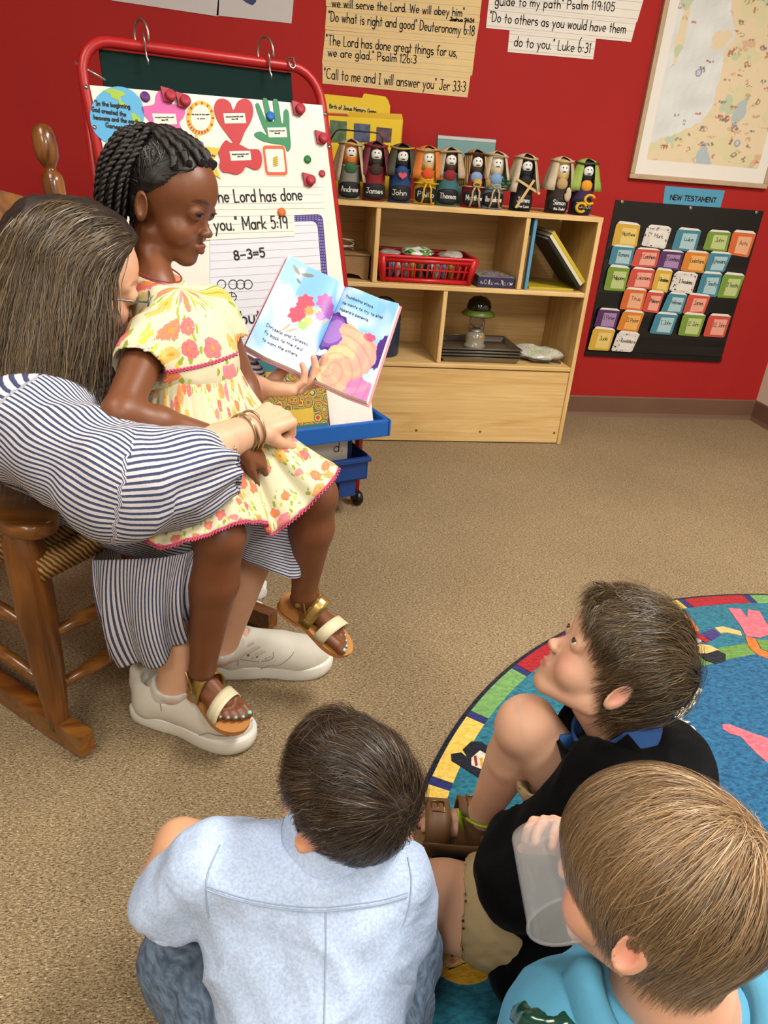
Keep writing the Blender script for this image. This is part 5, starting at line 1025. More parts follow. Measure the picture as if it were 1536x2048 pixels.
def hand(S, w, d, n, side, L, curl=(.3, .3, .3, .3), spread=.1, thumb=(.9, .3, .25), k=.006):
    """w wrist, d towards the knuckles, n out of the palm, side +1: thumb lies along cross(d, n)"""
    d = nrm(d); n = nrm(np.array(n)-d*(np.array(n)@d)); x = np.cross(d, n)*side; tips = []
    S.rc(w-d*.1*L, w+d*.05*L, .135*L, .13*L, .03*L)
    for (kd, kx, fl, fr), c in zip(((.47, .155, .43, .056), (.5, .052, .48, .056), (.475, -.052, .44, .053), (.42, -.15, .35, .047)), curl):
        kn = w+d*kd*L+x*kx*L-n*.02*L; S.rc(w+d*.06*L+x*kx*.55*L, kn, .085*L, .068*L, .04*L)
        p = kn; ang = 0; dirx = nrm(d+x*kx*spread*6)
        for sg, cc in ((.46, .9), (.3, 1.15), (.24, .8)):
            ang += c*cc; dd = dirx*math.cos(ang)+n*math.sin(ang); q = p+dd*fl*sg*L; S.rc(p, q, fr*L, fr*.9*L, .012*L); p = q; fr *= .9
        tips.append((p, dd, fr))
    out, fw, cl = thumb
    b = w+d*.1*L+x*.13*L; m1 = b+nrm(d*fw+x*out+n*cl)*.24*L; dd = nrm(d*(fw+.5)+x*out*.35+n*(cl+.25)); m2 = m1+dd*.19*L; dd2 = nrm(dd+n*.15+d*.25); m3 = m2+dd2*.15*L
    S.rc(w+d*.08*L+x*.04*L, b, .09*L, .085*L, .05*L); S.rc(b, m1, .085*L, .066*L, .03*L); S.rc(m1, m2, .064*L, .056*L, .015*L); S.rc(m2, m3, .056*L, .042*L, .012*L); tips.append((m3, dd2, .042))
    return tips
def foot(S, heel, f, n, L, side, ankle, ra):
    """heel point on the sole, f toe direction, n up from the sole; side +1: big toe along cross(n, f)"""
    f = nrm(f); n = nrm(np.array(n)-f*(np.array(n)@f)); x = np.cross(n, f)*side; q = lambda a, b, c: heel+f*a*L+x*b*L+n*c*L
    S.rc(q(.13, 0, .13), q(.2, 0, .17), .125*L, .13*L, .03*L); S.rc(q(.2, 0, .18), q(.66, .02, .09), .13*L, .085*L, .03*L); S.rc(q(.62, .11, .085), q(.6, -.11, .075), .08*L, .07*L, .04*L); S.rc(q(.2, -.04, .1), q(.62, -.08, .07), .11*L, .07*L, .03*L)
    S.rc(ankle, q(.2, 0, .22), ra, .135*L, .04*L); tips = []
    for (bx, bl, ln, r) in ((.135, .72, .17, .06), (.055, .74, .15, .042), (-.01, .72, .13, .04), (-.07, .69, .11, .037), (-.125, .65, .09, .034)):
        a = q(bl-.06, bx, .07); m_ = q(bl+ln*.5, bx*1.03, .065); b = q(bl+ln, bx*1.05, .042); S.rc(a, m_, r*1.05*L, r*L, .012*L); S.rc(m_, b, r*L, r*.95*L, .012*L); tips.append((b, f, n, r*L))
    return tips
def nails(tips, parent, m_, up):
    q = MB()
    for b, f, n, r in tips: x = np.cross(n, f); q.ell(b+n*r*.66+f*r*.25, (r*.6, r*.5, r*.3), np.stack([f, x, n], 1), 10, 6)
    return q.build('toenails', m_, parent)
def skin_mesh(S, name, parent, m_, v, base, paints=(), fine=(), seed=0, mott=.05, clip=None, it=1):
    V, F = S.mesh(v, fine, clip); V = smooth(V, F, it, .4); col = np.tile(C3(base), (len(V), 1)); col *= (1+mott*vnoise(V, 9, seed, 3))[:, None]
    for pt in paints:
        if isinstance(pt[0], str):
            _, hd, cy, cz, ry, rz, slope, h, a = pt; q = hd.loc(V); yy = np.abs(q[:, 1]); d = ((yy-cy)/ry)**2+((q[:, 2]-cz-slope*(1-((yy-cy)/ry)**2))/rz)**2; w = np.clip(2.2*(1-d), 0, 1)*a*(q[:, 0] > .15); col = col*(1-w[:, None])+C3(h)*w[:, None]; continue
        c, r, h, a = pt
        r = np.broadcast_to(np.asarray(r, float), (3,))
        d = np.linalg.norm((V-np.array(c))/np.array(r), axis=1); w = np.clip(1.6*(1-d), 0, 1)*a; col = col*(1-w[:, None])+C3(h)*w[:, None]
    return fastmesh(name, V, F, OFF[parent.name], m_, parent, colors=col)
def skinmat(n_, rough=.5, sss=.08): return mat(n_, None, rough, attr='Col', sss=sss, bump=.05, bscale=420)
def facepaint(hd, lip, cheek, brow, blush=.35, browa=.8):
    H = hd.H; P = []
    for y in (-1, 1): P += [(hd.w(.26, y*.17, .32), .13*H, cheek, blush), (hd.w(.37, y*.035, .2), .055*H, lip, .85), (hd.w(-.05, y*.4, .43), .1*H, cheek, blush)]
    return P+[('loc', hd, .15, .575, .095, .02, .022, brow, browa), (hd.w(.38, 0, .2), .05*H, lip, .85), (hd.w(.43, 0, .33), .07*H, cheek, blush*.7)]
# ---- hair
def ribbons(name, parent, paths, norms, width, col, m_, tip=.25):
    """paths (n, m, 3) -> flat tapered strands"""
    n, m_pts = paths.shape[:2]; T = np.gradient(paths, axis=1); T /= np.linalg.norm(T, axis=2)[..., None]+1e-9
    B = np.cross(norms, T); B /= np.linalg.norm(B, axis=2)[..., None]+1e-9
    pr = np.linspace(1, tip, m_pts); pr[0] = .7; w = np.asarray(width)[:, None]*pr[None]
    V = np.stack([paths-B*w[..., None]/2, paths+B*w[..., None]/2], 2).reshape(-1, 3)
    b = (np.arange(n)*m_pts*2)[:, None]+(np.arange(m_pts-1)*2)[None]; F = np.stack([b, b+1, b+3, b+2], 2).reshape(-1, 4)
    C = np.repeat(col, m_pts*2, axis=0); return fastmesh(name, V, F, OFF[parent.name], m_, parent, colors=C)
CR_C = A(-.07, 0, .63); CR_R = A(.44, .35, .37)
def hairmat(n_, rough=.38): return mat(n_, None, rough, attr='Col', spec=.55)
TAILK = .18
def scalp(P, off, wid=1., tail=True):
    """put local points on the skull shape grown by off; below its widest ring it goes on as a cylinder that narrows slowly"""
    r = CR_R*A(1, wid, 1); q = (P-CR_C)/r
    up = q[:, 2] > 0; d = np.linalg.norm(q, axis=1); h = np.hypot(q[:, 0], q[:, 1])
    o = np.where(up[:, None], q/(d[:, None]+1e-9), np.stack([q[:, 0]/(h+1e-9)*(1+TAILK*np.minimum(q[:, 2], 0)), q[:, 1]/(h+1e-9)*(1+TAILK*np.minimum(q[:, 2], 0)), q[:, 2]], 1))
    k = 1+off[:, None]/CR_R[None]; k[:, 2] = np.where(up, k[:, 2], 1); return CR_C+o*r*k
def hairdo(parent, hd, n, mask, flow, length, base, seed, width, off=(.03, .11), steps=8, wid=1., cap_col=None, cap_off=.05, cmul=(.55, 1.5), clump=.5, hi=None, name='hair', curlf=0., cap_rough=.6, taper=None, vol=0., topc=None):
    r = np.random.default_rng(seed); P = []
    while len(P) < n:
        q = r.normal(size=(n*2, 3)); q[:, 2] = np.where(q[:, 2] < -.9, -q[:, 2], q[:, 2]); q /= np.linalg.norm(q, axis=1)[:, None]; loc = CR_C+q*CR_R*A(1, wid, 1); loc[:, 2] = np.where(q[:, 2] < 0, CR_C[2]+q[:, 2]*CR_R[2]*1.5, loc[:, 2])
        loc = scalp(loc, np.zeros(len(loc)), wid); P += list(loc[mask(loc)])
    P = np.array(P[:n]); o0 = r.uniform(off[0]*.4, off[0], n); o1 = r.uniform(off[0], off[1], n); L_ = length(P)*r.uniform(.75, 1.15, n)
    o1 = o1*(1+vol*vnoise(P, 2.4, seed+20, 2)); cl = np.stack([vnoise(P, 2.6, seed+i, 3) for i in range(3)], 1)*clump; jit = r.normal(size=(n, 3))*.13
    path = [scalp(P, o0, wid)]; p = path[0]; N = []
    for s_ in range(steps):
        f = flow(p, s_/steps)+cl*(.35+.65*s_/steps)+jit
        if curlf: f = f+curlf*np.stack([np.sin(p[:, 2]*30+P[:, 1]*20), np.cos(p[:, 2]*26+P[:, 0]*22), 0*p[:, 2]], 1)
        g = (p-CR_C)/CR_R**2; g[:, 2] = np.where(p[:, 2] < CR_C[2], 0, g[:, 2]); g /= np.linalg.norm(g, axis=1)[:, None]+1e-9; N.append(g); f = f-g*(f*g).sum(1)[:, None]; f /= np.linalg.norm(f, axis=1)[:, None]+1e-9
        t_ = (s_+1)/steps; oo = o0+(o1-o0)*np.sin(min(1, t_*1.5)*math.pi/2)
        if taper is not None: oo = oo*taper(p)
        p = scalp(p+f*(L_/steps)[:, None], oo, wid); path.append(p)
    N.append(N[-1]); path = np.stack(path, 1); N = np.stack(N, 1)+r.normal(size=(n, 1, 3))*.35
    u = r.uniform(0, 1, n)**1.4; mul = cmul[0]+(cmul[1]-cmul[0])*u; mul *= 1+.25*vnoise(P, 3, seed+9, 2); col = C3(base)[None]*mul[:, None]
    if topc is not None: wt = (np.clip((P[:, 2]-.72)/.25, 0, 1)*.75)[:, None]; col = col*(1-wt)+C3(topc)*mul[:, None]*wt
    if hi is not None: k = r.random(n) < .1; col[k] = col[k]*.4+.6*C3(hi)*r.uniform(.6, 1.1, (k.sum(), 1))
    Wp = hd.O+hd.H*(path@hd.R.T); Wn = N@hd.R.T
    o = ribbons(name, parent, Wp, Wn, r.uniform(.7, 1.3, n)*width, col, hairmat('strands_'+name+parent.name))
    # scalp layer under the strands
    nu, nv = 120, 84; g = []
    for i in range(nu):
        for j in range(nv):
            a = 2*math.pi*i/nu; z = 1-j/(nv-1)*1.9
            if z >= 0: t_ = math.acos(z); g.append((math.sin(t_)*math.cos(a), math.sin(t_)*math.sin(a), z))
            else: g.append((math.cos(a), math.sin(a), z*1.35))
    g = np.array(g); loc = CR_C+g*CR_R*A(1, wid, 1); base_l = scalp(loc, np.zeros(len(loc)), wid); mk = mask(base_l); oc = np.full(len(loc), cap_off)
    if taper is not None: oc = oc*taper(base_l)
    loc = scalp(loc, np.where(mk, oc*(1+.25*vnoise(loc, 3, seed, 3)), .004), wid); V = hd.O+hd.H*(loc@hd.R.T); F = []
    for i in range(nu):
        i2 = (i+1) % nu
        for j in range(nv-1):
            q = (i*nv+j, i2*nv+j, i2*nv+j+1, i*nv+j+1)
            if sum(mk[list(q)]) >= 2: F.append(q[::-1])
    cc = C3(cap_col or base)*.9; fastmesh('hair_base', V, F, OFF[parent.name], mat('cap_'+parent.name, None, cap_rough, attr='Col'), o, colors=np.tile(cc, (len(V), 1))*(1+.3*vnoise(loc, 12, seed, 2))[:, None]); return o
def solid(S, name, parent, m_, v, attrs=None, amp=0., freq=8, seed=1, stretch=None, it=2, fine=(), clip=None, disp=None):
    V, F = S.mesh(v, fine, clip); V = smooth(V, F, it, .5)
    if disp is not None: V = V+vnormals(V, F)*disp(V)[:, None]
    if amp: V = wrinkle(V, F, amp, freq, seed, stretch)
    at = {k: f(V) for k, f in (attrs or {}).items()}
    o = fastmesh(name, V, F, OFF[parent.name], m_, parent, attrs=at); LASTMESH[name+parent.name] = (V, F); return o
LASTMESH = {}
from mathutils.bvhtree import BVHTree
def on_mesh(key, pts, lift=.001):
    """points where the sight lines to picture points pts meet a garment"""
    V, F = LASTMESH[key]; bv = BVHTree.FromPolygons([tuple(v) for v in V], [tuple(int(i) for i in f) for f in F]); out = []
    for x, y in pts:
        d = nrm(ray(x, y)); h = bv.ray_cast(Vector(CC), Vector(d))
        if h[0] is not None: out.append(np.array(h[0])+np.array(h[1])*lift*(1 if np.array(h[1])@d < 0 else -1))
    return np.array(out)
# ================================================================== WOMAN IN THE ROCKING CHAIR
def segang(V, a, b, ref):
    """arc position round the axis a-b (0 on the side of ref) and distance to it"""
    ab = b-a; t = np.clip((V-a)@ab/(ab@ab), 0, 1); q = V-(a+t[:, None]*ab); u = nrm(ab); e1 = nrm(ref-u*(ref@u)); e2 = np.cross(u, e1)
    return np.arctan2(q@e2, q@e1), np.linalg.norm(q, axis=1), t
m = mat('striped_cotton'); t = NT(m); st = t.add('ShaderNodeAttribute', attribute_name='st').outputs['Fac']
sv = t.math('FRACT', t.math('MULTIPLY', st, 1/.0073)); nz = t.noise(t.coord(), 260, 2)
t.base(t.ramp(t.math('ADD', sv, t.math('MULTIPLY', t.math('SUBTRACT', nz, .5), .12)), [(.0, '#bbb9c0'), (.06, '#39415e'), (.44, '#414a68'), (.52, '#c2c0c5'), (1., '#c2c0c5')])); t.b.inputs['Roughness'].default_value = .85; t.b.inputs['Specular IOR Level'].default_value = .2; t.bump(nz, .15, .001)
wHip = K(-.26, .265, .47); wRS = atD(62, 850, 1.13); wRE = atD(255, 962, 1.07); wRW = atD(500, 862, 1.235); wLS = A(-.27, 1.40, .715); wLE = A(-.17, 1.63, .66); wLW = atD(512, 778, 1.47); wNk = atD(125, 752, 1.21)
wRK = A(-.13, 1.2, .45); wLK = A(.0, 1.335, .455); wRA = atZ(352, 1375, .1); wLA = atZ(440, 1300, .1)
WO = thing('person', 'woman in a striped shirt dress and glasses reading from the rocking chair', 'person', K(-.2, .265, 0))
wh = Head(atD(158, 546, 1.18), (.92, .33, -.22), (.05, -.05, 1), .222)
S = Sdf(); wh.build(S, False, wNk, .2, 1., .9)
S.rc(wNk, (wRS+wLS)/2, .045, .05, .04); S.rc(wRS, wLS, .045, .045, .04); S.rc((wRS+wLS)/2+A(0, 0, -.06), wHip, .09, .12, .05)
S.chain([wRS, wRE, wRE+(wRW-wRE)*.35, wRW], [.05, .043, .044, .028]); S.chain([wLS, wLE, wLE+(wLW-wLE)*.35, wLW], [.05, .042, .042, .028])
S.chain([wHip+CL*-.09, wRK, wRK+(wRA-wRK)*.35, wRA], [.09, .06, .056, .035]); S.chain([wHip+CL*.09, wLK, wLK+(wLA-wLK)*.35, wLA], [.09, .055, .049, .033])
vr = nrm(ray(540, 830))
kR = atD(572, 826, 1.30); tR = hand(S, wRW, kR-wRW, vr*.7+A(0, 0, -.8), -1, .165, (1.35, 1.4, 1.4, 1.4), .05, (.35, .8, .6))
fR = nrm(kR-wRW)
kL = atD(640, 772, 1.47); dL = nrm(kL-wLW); tL = hand(S, wLW, dL, A(.05, .2, 1.), 1 if np.cross(dL, A(.05, .2, 1.))@A(0, -1, 0) < 0 else -1, .18, (.18, .5, .6, .65), .05, (.55, .8, .75))
# feet inside the shoes
wf = [(A(-.255, 1.232, .03), nrm(A(.225, -.115, 0)), 1), (A(-.105, 1.365, .03), nrm(A(.2, .0, 0)), -1)]
for (h, f, sd), an in zip(wf, (wRA, wLA)): foot(S, h, f, A(0, 0, 1), .23, sd, an, .034)
skin_l = skinmat('skin_light')
PT_ = facepaint(wh, '#b0584e', '#c98572', '#6a4a38', .45, .5)+[(t_[0], .02, '#cf9080', .5) for t_ in tR[:4]+tL]
skin_mesh(S, 'body', WO, skin_l, .006, '#cfa184', PT_, [(*wh.box(.64), .0026), (np.minimum(wRW, kR)-.06, np.maximum(wRW, kR)+.085, .0026), (np.minimum(wLW, kL)-.06, np.maximum(wLW, kL)+.085, .0026)], 3)
wh.eyes(WO, '#4a5a50', (0, -.2))
# dress: bodice and sleeves
S = Sdf(); ch = (wRS+wLS)/2; cuff = atD(440, 940, 1.19)
S.rc(wHip+A(0, 0, .03), ch+A(0, .02, -.06), .165, .135, .06); S.rc(wRS+A(.0, 0, -.01), wLS, .082, .08, .05); S.rc(ch+A(0, 0, -.02), wNk+A(0, 0, -.02), .085, .06, .04)
S.chain([wRS, wRE+A(-.01, -.005, -.005)], [.082, .08], .03); S.chain([wRE, wRE+(cuff-wRE)*.5, cuff], [.082, .072, .05], .03); S.chain([wLS, wLE, wLW-(wLW-wLE)*.25], [.075, .065, .055], .03)
S.rc(cuff+(cuff-wRE)*.10, cuff+(cuff-wRE)*.5, .046, .06, .004, -1); S.el(wNk+A(.03, .02, .07), (.06, .06, .06), None, .01, -1)
vc = lambda P: nrm(CC-P)
spine = nrm(ch-wHip)
def st_top(V):
    a1, d1, t1 = segang(V, wRS, wRE, vc(wRE)+A(0, 0, .8)); a2, d2, t2 = segang(V, wRE, cuff, vc(wRE)+A(0, 0, .8)); a3, d3, t3 = segang(V, wHip, ch, vc(ch))
    st_ = (V@A(.25, -.1, 1.))+.02*vnoise(V, 3, 5, 2)*.2; arm = a1*.08+.012*np.sin(t1*7+a1*2)*.3; fore = a2*.068+.02*(t2-.5)
    ua, uf = nrm(wRE-wRS), nrm(cuff-wRE); bis = nrm(ua+uf); isarm = ((V-wRS)@ua > .015) & (d1 < .1); isf = ((V-wRE)@bis > .0) & (d2 < .11)
    out = np.where(isarm, arm, st_); out = np.where(isf, fore, out); return out
def dsp(V):
    a2, d2, t2 = segang(V, wRE, cuff, vc(wRE)); a1, d1, t1 = segang(V, wRS, wRE, vc(wRE)); w2 = np.clip(1.6-d2/.07, 0, 1)
    fl = .006*np.sin(a2*7+6*t2+2*np.sin(a2*2))*w2*np.clip(t2*3, 0, 1); sag = .007*np.sin(t1*13+2.5*np.sin(a1+1))*np.clip(1.6-d1/.075, 0, 1)*np.clip(1-t2*3, 0, 1); return fl+sag
solid(S, 'dress_top', WO, MATS['striped_cotton'], .006, {'st': st_top}, .0035, 4.5, 21, None, 2, disp=dsp)
# dress: lap and hanging skirt
S = Sdf(); nh, fh = wHip+CL*-.1, wHip+CL*.1
S.rc(nh, wRK+A(.0, 0, .005), .105, .082, .09); S.rc(fh, wLK+A(0, 0, .005), .105, .08, .09); S.rc((nh+fh)/2, (wRK+wLK)/2-CF*.05+A(0, 0, -.01), .11, .075, .09); S.el(wHip+A(0, 0, .02)-CF*.02, (.17, .17, .12), None, .08)
def st_lap(V):
    a1, d1, t1 = segang(V, nh, wRK, A(-.4, -.6, .5)); a2, d2, t2 = segang(V, fh, wLK, A(-.4, -.6, .5)); return a1*.095+.004*np.sin(t1*9)
Sk = solid(S, 'dress_lap', WO, MATS['striped_cotton'], .007, {'st': st_lap}, .006, 3.2, 44, None, 2)
def sheet(name, top, hem, nu, nv, folds, amp, st_scale, parent, m_, mid=None, th=.003, ph=0., along=False):
    T_, H_ = crom(top, 10), crom(hem, 10); k = np.linspace(0, 1, nu); ti = k*(len(T_)-1); hi_ = k*(len(H_)-1)
    ip = lambda Q, x: np.stack([np.interp(x, np.arange(len(Q)), Q[:, i]) for i in range(3)], 1)
    Tp, Hp = ip(T_, ti), ip(H_, hi_); G_ = np.zeros((nu, nv, 3)); 
    for j in range(nv):
        s_ = j/(nv-1); G_[:, j] = Tp*(1-s_)+Hp*s_
        if mid is not None: G_[:, j] += 4*s_*(1-s_)*np.array(mid)
    N_ = np.cross(np.gradient(G_, axis=0), np.gradient(G_, axis=1)); N_ /= np.linalg.norm(N_, axis=2)[..., None]+1e-9
    sv_ = np.linspace(0, 1, nv)[None]; fo = np.sin(k[:, None]*folds*6.283+ph+1.3*np.sin(k[:, None]*9+ph)+.8*sv_)*amp*np.clip(sv_*1.4+.08, 0, 1); G_ = G_+N_*fo[..., None]
    q = MB(); q.grid(G_, th); stv = np.repeat(k*st_scale, nv) if not along else np.tile(np.linspace(0, 1, nv)*st_scale, nu); return q.build(name, m_, parent, attrs={'st': np.concatenate([stv, stv])})
D_ = atD
sheet('dress_skirt', [D_(185, 1120, 1.27), D_(260, 1118, 1.22), D_(340, 1112, 1.21), D_(392, 1098, 1.235), D_(430, 1085, 1.30)], [D_(232, 1318, 1.40), D_(285, 1332, 1.34), D_(345, 1305, 1.35), D_(384, 1240, 1.345), D_(440, 1222, 1.43)], 120, 44, 4.5, .011, .34, WO, MATS['striped_cotton'], mid=A(-.01, -.015, .0))
sheet('dress_skirt_back', [D_(185, 1120, 1.27), D_(195, 1105, 1.4), D_(240, 1100, 1.5)], [D_(232, 1318, 1.40), D_(220, 1290, 1.48), D_(250, 1270, 1.56)], 50, 30, 2, .01, .2, WO, MATS['striped_cotton'])
sheet('dress_hem_flap', [D_(470, 1040, 1.30), D_(530, 1045, 1.36), D_(600, 1050, 1.42), D_(604, 1030, 1.5)], [D_(470, 1105, 1.38), D_(520, 1130, 1.40), D_(586, 1157, 1.41), D_(606, 1118, 1.5)], 70, 24, 2.2, .006, .13, WO, MATS['striped_cotton'], along=True)
# hair: parted, falling to the shoulders
def w_mask(p): return ((p[:, 0] < .0) & (p[:, 2] > .22)) | ((p[:, 2] > .56+np.clip(p[:, 0], 0, 1)*1.05) & (p[:, 0] < .33))
def w_flow(p, s_): 
    d = np.zeros_like(p); top = np.clip((p[:, 2]-.62)/.3, 0, 1); d[:, 0] = -.75*top-.18; d[:, 1] = np.sign(p[:, 1])*1.0*top; d[:, 2] = -.35-.9*(1-top); return d
TAILK = -.2
hairdo(WO, wh, 12000, w_mask, w_flow, lambda p: .92+.66*np.clip(p[:, 2], 0, 1), '#42311f', 5, .0014, (.05, .16), 18, 1., '#241810', .07, (.3, 1.7), .2, hi='#8f7d62', curlf=.16, topc='#6a5a44')
TAILK = .18
# glasses
mat('spectacle_metal', '#6a6c74', .25, metal=.8); mat('lens_glass', '#c8d0d8', .02, trans=1., alpha=.35); GS = thing('eyeglasses', 'thin metal eyeglasses worn by the woman', 'glasses', wh.w(.4, 0, .45))
for y in (-1, 1):
    fr_ = [wh.w(.44-.05*math.cos(a)*y*y*0-.03*(abs(math.cos(a))*0), y*.155+.12*math.cos(a), .475+.085*math.sin(a)) for a in np.linspace(0, 2*math.pi, 26)[:-1]]; fr_ = [p-wh.R[:, 0]*wh.H*.1*max(0, abs((wh.loc(p)[1])-0)-.15) for p in fr_]
    MB().tube(fr_, .0016, 7, True).build('rim', MATS['spectacle_metal'], GS); MB().prism(fr_, wh.R[:, 0], .0008).build('lens', MATS['lens_glass'], GS)
    MB().tube([wh.w(.42, y*.28, .5), wh.w(.3, y*.335, .495), wh.w(.0, y*.37, .48), wh.w(-.06, y*.375, .46)], .0017, 6).build('temple_arm', MATS['spectacle_metal'], GS)
MB().tube([wh.w(.44, -.04, .49), wh.w(.45, 0, .5), wh.w(.44, .04, .49)], .0014, 6).build('bridge', MATS['spectacle_metal'], GS)
# bracelets
mat('silver_gold', '#b09a78', .25, metal=.9); ad = nrm(wRW-wRE); e1 = nrm(np.cross(ad, A(0, 0, 1))); e2 = np.cross(ad, e1)
for i, (lb, of, tl) in enumerate((('thin metal bracelet nearest the hand on the woman\'s wrist', .004, .1), ('thin metal bracelet in the middle on the woman\'s wrist', -.007, -.12), ('thin metal bracelet nearest the sleeve on the woman\'s wrist', -.018, .16))):
    q = MB(); q.tube([wRW+ad*(of+tl*.03*math.cos(a+1))+(e1*math.cos(a)*.031+e2*math.sin(a)*.034) for a in np.linspace(0, 2*math.pi, 30)[:-1]], .0019 if i else .0024, 7, True); q.build('bracelet', MATS['silver_gold'], None, lb, 'bracelet', 'bracelets on the woman')
# white slip-on sneakers
mat('sneaker_white', '#c8c4b8', .6, .04, 30, .1, 300); mat('sneaker_sole', '#d2cfc6', .5); mat('sock_white', '#cfcbc4', .8); mat('lace_white', '#c4c0b6', .8); mat('eyelet', '#5a5a58', .4)
def sneaker(heel, f, sd, lb, ank):
    f = nrm(f); x = A(-f[1], f[0], 0)*sd; q = lambda a, b, c: heel*A(1, 1, 0)+f*a+x*b+A(0, 0, c)
    T = thing('sneaker', lb, 'shoe', heel*A(1, 1, 0)+f*.12, 'white sneakers'); out = []
    for a, w in ((-.022, .012), (-.02, .026), (.0, .038), (.05, .041), (.1, .039), (.15, .045), (.19, .048), (.225, .042), (.245, .03), (.254, .012)): out.append((a, w+(.004 if .12 < a < .24 else 0)))
    left = [(a, w) for a, w in out]; right = [(a, -w*.93) for a, w in out][::-1]; ring = crom([np.array(p) for p in left+right], 4, True); so = MB(); n_ = len(ring)
    lv = [(.0, .94), (.004, .99), (.014, 1.), (.03, 1.), (.034, .97)]; vv = []; cen = ring.mean(0)
    for z, k in lv:
        for p in ring: e = cen+(p-cen)*k; vv.append(q(e[0], e[1], z+.012*max(0, (e[0]-.2))/.06*(.6)))
    so.add(vv, [(i*n_+j, i*n_+(j+1) % n_, (i+1)*n_+(j+1) % n_, (i+1)*n_+j) for i in range(len(lv)-1) for j in range(n_)]+[tuple(range(n_))[::-1], tuple((len(lv)-1)*n_+j for j in range(n_))], True); so.build('sole', MATS['sneaker_sole'], T)
    S = Sdf(); S.rc(q(.02, 0, .045), q(.02, 0, .085), .036, .034, .02); S.rc(q(.03, 0, .05), q(.17, .004, .045), .038, .041, .03); S.rc(q(.04, 0, .08), q(.13, 0, .065), .032, .032, .03); S.el(q(.185, .004, .04), (.062, .043, .036), np.stack([f, x, A(0, 0, 1)], 1), .03); S.rc(q(-.012, 0, .08), q(-.012, 0, .11), .016, .014, .015)
    S.rc(q(.03, 0, .1), q(.045, 0, .16), .026, .034, .008, -1); S.rc(q(-.1, 0, -.02), q(.3, 0, -.02), .045, .045, .004, -1)
    solid(S, 'upper', T, MATS['sneaker_white'], .003, it=1)
    S = Sdf(); S.rc(q(.04, 0, .07), ank+A(0, 0, .012), .035, .041, .02); S.rc(ank+A(0, 0, .045), ank+A(0, 0, .1), .05, .05, .004, -1); solid(S, 'sock', T, MATS['sock_white'], .0035, amp=.0006, freq=30)
    return T
SN = [sneaker(h, f, sd, lb, an) for (h, f, sd), lb, an in zip(wf, ("woman's white sneaker under the girl's sandal", "woman's white sneaker standing behind the girl's leg"), (wRA, wLA))]
z6 = lambda pts: [(250+.306*a, 1120+.306*b) for a, b in pts]; CC2 = lambda pts, n=8: [tuple(p) for p in crom([A(*p) for p in pts], n)]
def drawn(T, name, pts, r, m_, lift=.0008):
    P = on_mesh('upper'+T.name, CC2(z6(pts)), lift)
    if len(P) > 2: MB().tube(P, r, 6).build(name, MATS[m_], T)
mat('stitch_grey', '#8f8b80', .8)
for i in range(4): a, b = 780+38*i, 540+27*i; drawn(SN[1], 'lace', [(a-20, b+44), (a+20, b+16), (a+62, b-2)], .0026, 'lace_white', .0016)
for a, b in ((752, 612), (806, 622), (862, 630), (918, 640)): P = on_mesh('upper'+SN[1].name, z6([(a, b)])); [MB().ell(p, (.0026, .0026, .0026), None, 8, 6).build('eyelet', MATS['eyelet'], SN[1]) for p in P]
drawn(SN[1], 'seam', [(700, 640), (800, 655), (900, 662), (965, 640), (970, 600)], .001, 'stitch_grey'); drawn(SN[1], 'seam', [(700, 745), (850, 720), (940, 690), (1010, 685), (1075, 640), (1105, 600)], .001, 'stitch_grey'); drawn(SN[1], 'seam', [(745, 600), (742, 640), (738, 690)], .001, 'stitch_grey')
drawn(SN[0], 'seam', [(480, 1145), (545, 1130), (600, 1145), (680, 1150)], .001, 'stitch_grey'); drawn(SN[0], 'seam', [(222, 850), (230, 930), (240, 985)], .001, 'stitch_grey'); drawn(SN[0], 'seam', [(240, 915), (290, 905), (330, 925), (420, 900)], .0014, 'lace_white'); drawn(SN[0], 'seam', [(845, 1030), (800, 1080), (770, 1130)], .001, 'stitch_grey')
P = on_mesh('upper'+SN[0].name, z6([(232, 925), (298, 905), (305, 930), (240, 955)]), .0004)
if len(P) == 4: MB().prism(P, nrm(CC-P[0]), .0018).build('side_tab', MATS['sneaker_sole'], SN[0])

# ================================================================== OPEN PICTURE BOOK
St, Sb = D_(690, 578, 1.60), D_(611, 759, 1.47); TL_, BL_ = D_(578, 509, 1.54), D_(491, 691, 1.43); TR_, BR_ = D_(798, 607, 1.52), D_(733, 803, 1.39)
BK = thing('picture_book', 'open picture book with sky-blue pages held up to the children', 'book', (Sb+BR_+BL_)/3)
nb = nrm(np.cross(TR_-St, Sb-St)+np.cross(TL_-Sb, St-Sb)*0); nb = nrm(CC-(St+Sb)/2)
def page(a, b, side, off=0.):   # a: 0 spine..1 outer edge, b: 0 top..1 bottom
    o0, o1 = (TL_, BL_) if side < 0 else (TR_, BR_); p = (St*(1-a)+o0*a)*(1-b)+(Sb*(1-a)+o1*a)*b
    n_ = nrm(np.cross(TR_-St, Sb-St)) if side > 0 else nrm(np.cross(Sb-St, TL_-St)); n_ = n_ if n_@(CC-St) > 0 else -n_
    return p+n_*(.012*math.sin(math.pi*min(1, a*1.5)**.6)*(1-a*.6)+off)
mat('page_print', None, .35, attr='Col', spec=.4)
